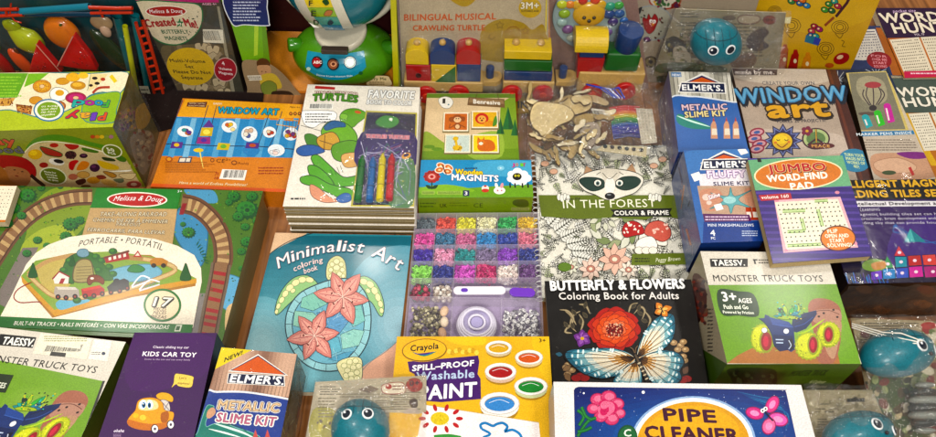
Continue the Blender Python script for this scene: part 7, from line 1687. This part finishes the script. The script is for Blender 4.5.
for X, Y in ((zz(143) - 1, 92), (zz(280), 91), (zz(510), 91), (zz(645), 91), (ex(268), 90), (ex(412), 88.5)):
    p = px_(X, Y); wl = cyl('wheel', Vector((p[0], Yt - .006, p[1])), (0, 1, 0), .0165, .007, 'c82a14', M_WOOD, tr, seg=36, bev=.0015); cyl('wheel_hub', Vector((p[0], Yt - .0105, p[1])), (0, 1, 0), .006, .003, 'd8482c', M_WOOD, wl, seg=20)
film('shrink_wrap', Face((0, Yt - .014, 0), (0, -1, .25)), [(400, 36), (652, 20), (656, 96), (398, 100)], tr, lift=0, amp=.005, seed=51, freq=26, nx=60, ny=24, mat=film_mat('shrink_wrap_film', .07, 1.0, 26, haze=.01))

# ================================================================== bear bubble toy and sticker card
th, a, S, f = stand([(549, -10), (636, -10), (650, 98), (552, 98)], 84, 0, .004, 'pastel bubble popping toy with a yellow bear face on a dusty pink card', 'bubble_toy', 'bubble toy', '9a7a70', None, body='backing_card')
fb = Face(f.p - Vector((0, .008, 0)), (0, -1, 0))
P = [fb.at(530 + (260 + 162 * math.cos(t)) / 4.368, (80 + 140 * math.sin(t)) / 4.368) for t in (2 * math.pi * k / 48 for k in range(48))]
prism('pad', P, (0, .006, 0), '93a8ac', M_PLAST, th, .0015)
for x, y, r, c in ((150, 60, 24, '8fae3a'), (140, 98, 22, '9ab4b0'), (165, 128, 24, '7a4a8a'), (140, 20, 22, 'b8c040'), (175, 20, 20, 'd8863a'), (345, 62, 24, '2a4a8a'), (362, 95, 22, '4a3a7a'), (390, 60, 22, '2c5a9a'), (350, 28, 22, '3a9a7a'), (388, 24, 20, '4aa04a'), (410, 90, 18, '3a6ab0'), (230, 4, 20, 'c83a2c'), (285, 2, 20, 'd8502c'), (180, 165, 20, 'b0b8a8'), (340, 140, 20, '7a5a9a')):
    c_ = fb.at(530 + x / 4.368, y / 4.368); ball('bubble', c_, r / 4.368 / 626, c, M_PLAST, th, scl=(1, .55, .9), seg=20)
hc = fb.at(530 + 258 / 4.368, 62 / 4.368); ball('bear_face', hc, .0235, 'd0a436', M_PLAST, th, scl=(1.02, .35, .92), seg=32)
for x in (208, 308): ball('bear_ear', fb.at(530 + x / 4.368, 22 / 4.368), .0085, 'd0a436', M_PLAST, th, scl=(1, .4, 1), seg=20)
for x, y, r in ((235, 62, .0028), (278, 62, .0028), (256, 76, .0030)): ball('face_spot', fb.at(530 + x / 4.368, y / 4.368, .0085), r, '241408', M_PLAST, th, seg=12)
film('clear_wrap', Face(f.p - Vector((0, .02, 0)), (0, -1, 0)), [(552, -6), (640, -6), (650, 60), (552, 60)], th, lift=0, amp=.004, seed=53, nx=30, ny=20, mat=M_FILM2)
th, a, S, f = stand([(625, -10), (762, -10), (730, 92), (640, 98)], .895, .0, .003, 'pale sticker card with a red rooster, behind the engine and the bath toy bag', 'sticker_card', 'sticker card', 'a89c8a', None, body='card')
a.noclip = False; a.fr(530, 0, 4.368).part('sticker_print'); a.full('a89a86')
a.ell(590, 0, 72, 42, 'b04a3a', n=30); a.ell(590, -2, 66, 37, 'c8c0b0', n=30); a.scat(30, 530, -10, 650, 30, 12, ['8a2a24', '3a6a34', 'c8a03a', '5a2a4a'])
a.ell(530, 100, 95, 78, '9aa0a0', n=30); a.ell(530, 100, 88, 72, 'aaa898', n=30); a.scat(24, 440, 0, 600, 200, 8, ['2a2a24', '5a3a2a', '3a6a3a', '8a2a3a'])
a.blob([(492, 95), (495, 75), (510, 82), (518, 60), (530, 80), (545, 60), (560, 85), (552, 110), (540, 135), (520, 148), (503, 130)], 'a81c28', '4a0c10', 2); a.ell(528, 92, 7, 8, 'f0e8e0'); a.ell(543, 94, 7, 8, 'f0e8e0'); a.ell(530, 93, 3, 3, '101010'); a.ell(542, 95, 3, 3, '101010'); a.poly([(530, 102), (544, 104), (536, 114)], 'e0a03a')
a.ell(512, 172, 18, 12, '4a1a4a'); a.ell(512, 170, 9, 6, '8a3a7a'); a.ell(527, 270, 30, 26, '5a4a34', n=20); a.ell(527, 270, 22, 18, '8a7a50'); a.ell(527, 270, 10, 9, '3a2c20'); a.blob([(470, 40), (490, 30), (480, 60), (466, 58)], '1c1a18'); a.blob([(560, 300), (620, 250), (660, 290), (620, 400), (560, 380)], '5a6a3a'); a.scat(40, 540, 250, 680, 420, 12, ['6a7a4a', '4a5a30', '8a8a5a', 'a89a70'])
a.flush()

# ================================================================== yellow colouring box and top bath toy bag
th, a, S, f = stand([(762, -10), (884, -10), (849, 73), (736, 75)], .905, .0, .04, 'bright yellow colouring kit box with outline drawings and printed marker pens', 'craft_kit_yellow', 'craft kit', 'd0a414', ['8a6a10', '7a5a10', '9a7a14', 'a88010'])
th.name = 'craft_kit_box'; OFF[th.name] = th.location.copy()
a.fr(640, 0, 3.6).part('drawing_print'); a.full('d2a512'); a.blob([(440, -30), (860, -30), (840, 60), (640, 120), (480, 80)], 'd8ae1c')
def doodle(P, c='6a5010', w=2.4): a.stroke(P, w, c)
for cx_, cy_, s_ in ((545, 92, 1), (720, 98, .9), (668, 175, .9), (485, 40, .7)):
    for k in range(3): doodle([(cx_ + math.cos(t * .785) * (34 - k * 10) * s_, cy_ + math.sin(t * .785) * (26 - k * 7) * s_) for t in range(9)])
    doodle([(cx_ - 20 * s_, cy_ + 24 * s_), (cx_, cy_ + 44 * s_), (cx_ + 14 * s_, cy_ + 22 * s_)])
doodle([(725, 145), (735, 150), (728, 165), (740, 168)])
for x, y, c in ((545, 5, '3a8a4a'), (575, 12, '2a6ab0'), (600, 20, '2f86c0'), (560, -5, 'c83a3c'), (585, 0, 'e07a2c'), (680, 15, '3a8a3c'), (700, 5, '2f9a8a'), (665, 35, '4a9a3c'), (690, 38, '2a6a3a'), (712, 22, 'b02a4a'), (628, 95, 'b82a3c'), (618, 112, 'c84a5a'), (645, 105, 'a82a6a'), (616, 128, '3a5ab0'), (632, 130, '2a9a9a')):
    a.ell(x, y, 15, 11, '3a2c10', a=20); a.ell(x, y, 12, 9, c, a=20); a.ell(x - 3, y - 2, 4, 3, 'e8d8a0')
a.poly([(598, 125), (650, 140), (640, 164), (592, 150)], '2a7a9a'); a.poly([(630, 132), (652, 140), (642, 163), (622, 156)], '3a4ab0'); a.stroke([(665, 92), (698, 62)], 9, '9a4a2c', smooth=False); a.stroke([(705, 60), (745, 10), (760, -20)], 10, '4a1c2c', smooth=False)
for x, y, c, l in ((425, 245, '1f8a80', 44), (478, 238, '1c1a1c', 52), (518, 245, 'b8561c', 70), (556, 240, 'b8301c', 46), (600, 250, 'd88a14', 46)):
    a.poly([(x - 10, y - l), (x + 16, y - l), (x + 10, y + 6), (x - 24, y + 6)], c); a.poly([(x - 2, y - l - 16), (x + 10, y - l - 16), (x + 14, y - l), (x - 6, y - l)], c); a.ell(x + 2, y - l * .45, 6, 8, 'e8d8b0', n=10)
a.ell(725, 210, 30, 20, 'b02a1c', a=-20); a.ell(720, 205, 12, 7, 'e8c8a0', a=-20); a.ell(682, 235, 16, 9, 'c05a1c'); a.poly([(515, 64), (545, 60), (540, 84), (510, 82)], 'e8e0b0')
a.flush()
fk = upright(flat(.055).at(731.6, 68).y + .004)
Q = [(676, 9), (786, 13), (778, 72), (652, 76)]
th, a = pack_card(Q, fk, 'clear bag with a teal bath toy standing in front of the yellow box')
a.fr(640, 0, 3.6).part('card_print'); a.full('8f8468'); a.lines(145, 45, 240, 66, 2, '3f3a2c', .9); a.lines(130, 78, 235, 96, 2, '2c2820', .9); a.lines(290, 80, 460, 220, 11, '5f563f', .9); a.lines(150, 100, 250, 240, 10, '6a6048', .9)
a.blob([(300, 60), (330, 55), (345, 66), (325, 76), (302, 72)], '6a5a4a'); a.blob([(352, 65), (375, 55), (425, 58), (430, 75), (400, 86), (360, 82)], 'a89a80', '6a2a24', 3); a.ell(466, 72, 24, 17, '6a241c', n=24); a.ell(466, 72, 21, 14, '8a3024', n=24); a.text('0+', 452, 77, 480, 77, 11, '2c0e0a', .04)
a.blob([(92, 150), (120, 130), (160, 150), (175, 180), (140, 200), (100, 185)], '2a241c'); a.blob([(120, 175), (150, 165), (178, 190), (180, 230), (130, 225)], 'b0a48c'); a.blob([(380, 150), (400, 120), (440, 100), (465, 115), (445, 145), (465, 165), (430, 185), (390, 175)], '3f2820'); a.blob([(340, 205), (400, 190), (420, 215), (400, 240), (330, 240)], '6a4a30'); a.blob([(70, 230), (180, 225), (300, 240), (290, 262), (70, 262)], '4f5a30'); a.scat(60, 70, 120, 300, 250, 8, ['6a6a40', '3a3a20', '8a8450', '5a4a30'])
a.flush()
th_, c_, r_, m_ = fish(fk, 716, 42, 25, 0, 'teal bath toy at the top, in the bag before the yellow box', [(-.24, .22, .2), (.42, .22, .2)])
film('clear_bag', fk, [(670, 4), (790, 8), (782, 80), (646, 84)], th, lift=.006, amp=.007, arch=.026, seed=61, freq=32, mat=M_BAG)

# ================================================================== toy fruit in its teal basket
Yf = .852; ff = Face((0, Yf, 0), (0, -1, 0)); fz = lambda X, Y, o=0: ff.at(X / 5.825, Y / 5.825, o)
bk_ = thing('fruit_basket', fz(400, 420) - Vector((0, 0, 0)), 'teal and orange plastic basket tray holding toy fruit, upper left corner', 'basket')
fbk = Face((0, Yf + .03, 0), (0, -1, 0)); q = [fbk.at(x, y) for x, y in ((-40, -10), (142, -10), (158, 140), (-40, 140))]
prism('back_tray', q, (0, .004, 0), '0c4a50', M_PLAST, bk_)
M_TB = M_PLAST
tube('handle_bar', [fz(140 + 40 * i, 38 - 3 * i, .012) for i in range(11)], .0052, L('1f7f96'), M_TB, bk_, seg=12)
tube('side_rail', [fz(690 + 12 * i, 80 + 48 * i, .006) for i in range(12)], .0065, L('0f6a70'), M_TB, bk_, seg=12); tube('side_rail', [fz(790 + 9 * i, 80 + 48 * i, .004) for i in range(12)], .0065, L('147a84'), M_TB, bk_, seg=12)
tube('yellow_strip', [fz(742 + 8 * i, 120 + 46 * i, .012) for i in range(9)], .0040, L('c8cc2c'), M_TB, bk_, seg=10)
tube('top_rail', [fz(-20 + 75 * i, 74, .004) for i in range(10)], .004, L('164a68'), M_TB, bk_, seg=10)
for P, r_ in (([(-20, 16), (60, 14), (130, 12)], .0026), ([(-20, 55), (80, 50), (160, 46)], .0026), ([(0, 14), (10, 54)], .0022), ([(60, 12), (66, 50)], .0022), ([(540, 2), (600, 4), (700, 8), (790, 6)], .0028), ([(550, 36), (640, 34), (790, 32)], .0024), ([(600, 4), (620, 60)], .0018), ([(90, -20), (84, 40), (110, 80), (150, 92)], .0012),
              ([(810, 90), (850, 230), (880, 360), (915, 500), (950, 700)], .0026), ([(850, 80), (890, 210), (930, 350), (970, 520), (1000, 700)], .0026)) + tuple(([(822 + k * 12, 130 + k * 44), (866 + k * 13, 118 + k * 44)], .0022) for k in range(12)):
    tube('orange_lattice', [fz(x, y, .016) for x, y in P], r_, L('c8431c'), M_TB, bk_, seg=8)
def fruit(name, label, fn): t = thing(name, Vector((0, Yf, .05)), label, 'toy fruit', 'toy fruit in the basket'); fn(t); return t
def fb_(name, X, Y, rX, rY, col, t, rz=0, dep=.6, fn=None, off=.004):
    c = fz(X, Y, off); s_ = c.y - 0; k = (c - CAM).dot(_f) / FPX / 5.825
    return ball(name, c, 1, col, M_PLAST, t, scl=(rX * k, min(rX, rY) * k * dep, rY * k * 1.25), rot=Matrix.Rotation(rz, 3, 'Y'), fn=fn)
def pear(t):
    def g(v, R_):
        if v.z > 0: k = 1 - .50 * v.z; v.x *= k; v.y *= k
        return v
    fb_('pear_body', 155, 215, 84, 90, 'b2bc1c', t, rz=-.6, fn=g); fb_('pear_neck', 78, 145, 48, 40, 'a4b01c', t, rz=-.8); fb_('pear_stalk', 36, 128, 16, 22, '8a981c', t, rz=.4)
fruit('toy_pear', 'yellow green plastic pear, at the left of the fruit basket', pear)
fruit('toy_orange', 'round plastic orange behind the two melon slices', lambda t: (fb_('peel', 370, 180, 98, 90, 'd87a14', t), cyl('stem_spot', fz(378, 100, .018), (0, -1, .6), .002, .002, '4a5a14', M_PLAST, t, seg=10, bev=0)))
def melon(P, t):
    pr = prism('red_flesh', [fz(x, y, .026) for x, y in P], (0, .012, 0), 'd8221a', M_PLAST, t, .0018)
    c = (sum(p[0] for p in P) / len(P), sum(p[1] for p in P) / len(P))
    for i in range(9):
        w_ = [random.random() for _ in P]; s_ = sum(w_); x = sum(p[0] * k for p, k in zip(P, w_)) / s_; y = sum(p[1] * k for p, k in zip(P, w_)) / s_; x = c[0] + (x - c[0]) * 1.2; y = c[1] + (y - c[1]) * 1.2
        ball('seed_bump', fz(x, y, .0262), .0014, 'a01410', M_PLAST, t, scl=(.7, .4, 1.2), seg=8)
    tube('pale_rim', [fz(*P[0], .0275), fz(*P[1], .0275)], .0009, L('e89a8a'), M_PLAST, t, seg=6)
fruit('toy_melon_slice', 'red melon slice on the left, leaning under the orange', lambda t: melon([(250, 188), (395, 358), (330, 372), (260, 378), (198, 368)], t))
fruit('toy_melon_slice', 'larger red melon slice on the right of the orange', lambda t: melon([(462, 142), (372, 316), (450, 330), (530, 342), (598, 346), (560, 270)], t))
fruit('toy_cucumber', 'dark green plastic cucumber right of the melon slices', lambda t: (fb_('cucumber_skin', 655, 285, 58, 130, '24361a', t, rz=-.38), fb_('cucumber_tip', 603, 175, 18, 16, '2a3a1c', t)))
fruit('toy_garlic', 'pale brown plastic mushroom above the cucumber', lambda t: (fb_('cap', 592, 132, 64, 42, 'b89a78', t, off=0), fb_('stalk', 620, 170, 30, 36, 'c8a890', t)))
fruit('toy_carrot', 'orange plastic carrot at the lower left of the basket', lambda t: (fb_('carrot_root', 132, 352, 40, 82, 'd85a14', t, rz=-.25), fb_('carrot_top', 100, 288, 14, 20, '6a3a14', t)))
fruit('toy_olive', 'brown olive coloured plastic potato below the larger melon slice', lambda t: (fb_('potato_skin', 512, 385, 66, 38, '6a5a1c', t), fb_('potato_eye', 500, 372, 5, 4, '3a3010', t, off=.03)))
fruit('toy_pepper', 'bright red plastic pepper at the far left edge of the basket', lambda t: (fb_('pepper_skin', 12, 350, 42, 95, 'b01a12', t, rz=-.2), fb_('pepper_stem', -5, 258, 10, 20, '3a6a1c', t)))
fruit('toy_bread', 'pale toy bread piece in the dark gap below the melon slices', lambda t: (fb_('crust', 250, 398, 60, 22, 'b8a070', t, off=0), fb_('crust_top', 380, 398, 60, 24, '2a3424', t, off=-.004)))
film('clear_film', ff, [(-20, 8), (142, 8), (150, 73), (-20, 73)], bk_, lift=.040, amp=.006, seed=71, freq=34, nx=50, ny=24, mat=film_mat('basket_film', .02, .7, 26, haze=.006))
# price tag card below the rail
tg = Face((0, Yf - .018, 0), (0, -1, 0), [(139, 86), (148, 86), (155, 108), (147, 110)]); a = Art(tg, bk_); a.part('paper_tag'); a.full('c8c4b0'); a.fr(0, 0, 1); a.lines(141, 88, 150, 106, 5, '6a6a60', .9); a.flush()

# ================================================================== bag of wooden butterfly cut-outs
fw = flat(.024); fx = lambda X, Y, o=0: fw.at(515 + X / 5.825, 90 + Y / 5.825, o)
bg = thing('craft_bag', Vector((fx(400, 250).x, fx(400, 250).y, .021)), 'clear bag with a rainbow cord bundle and wooden cut-outs on the forest book', 'craft bag')
def cut(P, z, tx, ty, col='c2a878', label='pale wooden cut-out in the clear bag', j=0):
    Q = catmull(P, True, 4); W_ = [fx(x, y, 0) for x, y in Q]; c = sum(W_, Vector()) / len(W_)
    pts = [Vector((p.x, p.y, .024 + z + (p.x - c.x) * tx + (p.y - c.y) * ty)) for p in W_]
    t = thing('wooden_cutout', Vector((c.x, c.y, .024 + z - .003)), label, 'wood cut-out')
    prism('dark_edge_layer', pts, (0, 0, -.0032), '6a4c2c', M_WOOD, t, .0003)
    k = [c + (Vector((p.x, p.y, 0)) - Vector((c.x, c.y, 0))) * .955 for p in pts]; pts2 = [Vector((q.x, q.y, .024 + z + .0004 + (q.x - c.x) * tx + (q.y - c.y) * ty)) for q in k]
    prism('pale_face', pts2, (0, 0, -.0006), col, M_MATTE, t, 0); return t
W_L = [(85, 185), (120, 155), (200, 165), (280, 185), (330, 230), (310, 265), (240, 290), (190, 330), (160, 370), (130, 320), (95, 290), (75, 240)]
cut(W_L, .030, .1, .1, 'dac69a', 'largest wooden wing cut-out at the left of the clear bag')
cut([(180, 165), (240, 130), (330, 110), (420, 105), (440, 140), (420, 175), (340, 195), (260, 190)], .022, .05, .2, 'd4bc8c', 'long wooden cut-out above the largest wing')
cut([(330, 215), (400, 190), (470, 195), (480, 215), (420, 240), (350, 255)], .018, 0, .1, 'b89c68', 'slim wooden cut-out pointing at the rainbow bundle')
cut([(200, 130), (240, 95), (310, 75), (340, 95), (310, 120), (250, 140)], .016, .1, 0, 'c8ad7c', 'small curved wooden cut-out at the top of the bag')
cut([(365, 80), (420, 62), (490, 80), (540, 110), (520, 130), (450, 110), (390, 105)], .014, 0, 0, 'd0b890', 'smooth pale wooden strip below the train wheel')
cut([(240, 340), (310, 320), (360, 335), (365, 370), (330, 430), (300, 420), (310, 385), (270, 380)], .012, 0, 0, 'c4aa7a', 'wooden cut-out shaped like a leaf at the bottom of the bag')
cut([(160, 380), (190, 340), (250, 300), (290, 290), (280, 320), (230, 350), (190, 385)], .020, .1, .1, '6a4c38', 'dark edged wooden cut-out under the largest wing')
cut([(370, 270), (410, 240), (470, 245), (490, 300), (460, 350), (420, 385), (385, 370), (400, 330), (370, 310)], .017, 0, .1, 'b0a090', 'purple grey wooden cut-out beside the rainbow bundle')
for i in range(46):
    X, Y = random.uniform(60, 520), random.uniform(70, 410); an = random.uniform(0, 3.1); l = random.uniform(30, 75); w_ = random.uniform(9, 22); ca, sa = math.cos(an), math.sin(an) * .8
    P = [(X + ca * l * u - sa * w_ * v, Y + sa * l * u + ca * w_ * v) for u, v in ((-1, 0), (-.5, .9), (0, .4), (.5, 1), (1, .3), (.9, -.5), (.3, -.5), (-.4, -1))]
    t = cut(P, random.uniform(.004, .030), random.uniform(-.4, .4), random.uniform(-.3, .5), random.choice(['d8c498', 'c0a878', 'e0cfa8', 'b0966a', 'e6d8b8']), 'small pale wooden wing cut-out heaped in the clear bag'); t['group'] = 'small wooden cut-outs in the clear bag'
cut([(75, 330), (110, 345), (170, 385), (150, 395), (100, 375)], .010, 0, 0, 'c0a674', 'thin wooden strip at the lower left corner of the bag')
rb_ = thing('rainbow_cord_bundle', fx(635, 230, .001), 'bundle of rainbow coloured cords with paper bands at both ends', 'cord bundle')
cols = ['c01c20', 'c82a1c', 'c83a1c', 'd8741c', 'd8a81c', 'b8b820', '4f9a24', '1f8a3c', '1a7a6a', '1a5aa8', '1f3fb8', '2a2ca0', '2a2ca0', '22209a', '1c1c80', '1c1c80']
for i, c in enumerate(cols):
    y = 140 + i * 11.5; b0 = fx(540 + i * 1.5, y + 6, .014); b1 = fx(712 + i * 1.4, y, .014)
    tube('cord', [b0, (b0 + b1) / 2 + Vector((0, 0, .004 + .001 * math.sin(i * 3))), b1], .0021, L(c), M_SHINE, rb_, seg=8)
for q, c in (([(705, 105), (800, 112), (828, 305), (738, 315)], 'cfc6b4'), ([(440, 105), (520, 115), (548, 185), (468, 175)], 'd8d0c0')):
    f_ = Face((0, 0, .024 + .019), (0, 0, 1), [(515 + x / 5.825, 90 + y / 5.825) for x, y in q]); carton('paper_band', f_, .0006, rb_, c, None, M_MATTE, 0); aa = Art(f_, rb_); aa.fr(515, 90, 5.825).part('band_print')
    aa.dots(q, 5, 12, 3.2, 'a09888', 1, True) if q[0][0] > 600 else aa.bars(455, 120, 530, 170, 14); aa.flush()
f_ = Face((0, 0, .024 + .017), (0, 0, 1), [(515 + x / 5.825, 90 + y / 5.825) for x, y in ((470, 345), (540, 318), (765, 330), (762, 392), (640, 378))[:4]])
st = thing('sample_strip', fx(630, 360, .016), 'narrow cream card strip with a row of dark round beads', 'card strip')
f2 = Face((0, 0, .024 + .017), (0, 0, 1), [(515 + x / 5.825, 90 + y / 5.825) for x, y in ((520, 318), (768, 330), (765, 390), (470, 350))]); carton('card', f2, .0008, st, 'cfc2a0', None, M_MATTE, 0)
for i, (x, y) in enumerate(((525, 332), (565, 336), (608, 340), (650, 345), (692, 349), (734, 353))):
    cyl('dark_bead', f2.at(515 + x / 5.825, 90 + y / 5.825, .0012), (0, 0, 1), .0032, .002, ['2c3a3c', '3a2c30', '1c1a1c'][i % 3], M_PLAST, st, seg=16, bev=.0004)
for i in range(5):
    P = [fx(400 + i * 30 + random.uniform(-10, 10), 50 + i * 8, .030), fx(470 + i * 28, 85 + random.uniform(-10, 10), .034), fx(560 + i * 14, 130, .03)]
    tube('blue_cord', P, .0013, L(['1f3fc8', '3a5ae0', 'c8c8f0'][i % 3]), M_SHINE, bg, seg=6)
f3 = flat(.024, [(521, 96), (668, 96), (676, 168), (520, 168)])
film('clear_bag', f3, [(517, 95), (672, 94), (684, 166), (518, 170)], bg, lift=.010, amp=.012, arch=.028, seed=81, freq=34, nx=70, ny=44, mat=M_BAG)
# yellow tray edge with letters behind the bag
th, a, S = pack('letter_card', [(513, 88), (546, 88), (550, 112), (512, 112)], .010, .004, 'small yellow card with black capital letters, partly under the wooden train', 'card', top='b8922c')
a.fr(515, 90, 5.825).part('letters'); a.text('IN', 18, 105, 72, 105, 38, '1c1408', .05); a.blob([(80, 60), (130, 55), (135, 115), (90, 120)], 'd0a818'); a.flush()

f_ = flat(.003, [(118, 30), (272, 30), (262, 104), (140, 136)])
sh_ = thing('shade_sheet', base_of(f_, .003, .002), 'dark brown flat cardboard tray under the butterfly magnet pack', 'tray'); carton('shade_layer', f_, .002, sh_, '241610', None, M_MATTE, 0)  # dark sheet added where only shade lies below the upright toys
# ------------------------------------------------------------------ light: warm shop ceiling lamps and an added front fill
w = bpy.data.worlds.new('World'); SC.world = w; w.use_nodes = True
w.node_tree.nodes['Background'].inputs[0].default_value = (1.0, .96, .91, 1)
w.node_tree.nodes['Background'].inputs[1].default_value = .14
def lamp(loc, size, power, col=(1, .95, .87), target=(0, .6, 0), sy=None):
    l = bpy.data.lights.new('area_lamp', 'AREA'); l.size = size; l.energy = power; l.color = col
    if sy: l.shape = 'RECTANGLE'; l.size_y = sy
    else: l.shape = 'DISK'
    o = bpy.data.objects.new('area_lamp', l); COL.objects.link(o); o.location = loc
    o.rotation_euler = (Vector(target) - Vector(loc)).to_track_quat('-Z', 'Y').to_euler()
    return o
def mirror(px, py, z, dist):
    d = ray(px, py); t = (z - CAM.z) / d.z; p = CAM + d * t
    return p + Vector((d.x, d.y, -d.z)) * dist
lamp((-.9, .25, 2.3), .3, 25)
lamp((.9, -.3, 2.4), .35, 26)
lamp((.1, -1.3, 1.7), .6, 46, (1, .96, .90))  # front fill added on the camera side to brighten the upright back row
lamp(mirror(372, 262, .012, 2.4), .12, 6, (1, .93, .84))
lamp(mirror(640, 60, .05, 2.6), .2, 8, (1, .93, .84))
lamp((-1.6, 1.6, 2.3), .3, 10)
lamp((1.5, 1.8, 2.3), .3, 10)
SC.view_settings.view_transform = 'Standard'; SC.view_settings.look = 'None'
SC.view_settings.exposure = 0; SC.view_settings.gamma = 1
SC.render.engine = 'CYCLES'
SC.cycles.max_bounces = 8; SC.cycles.transparent_max_bounces = 16
SC.cycles.use_denoising = True
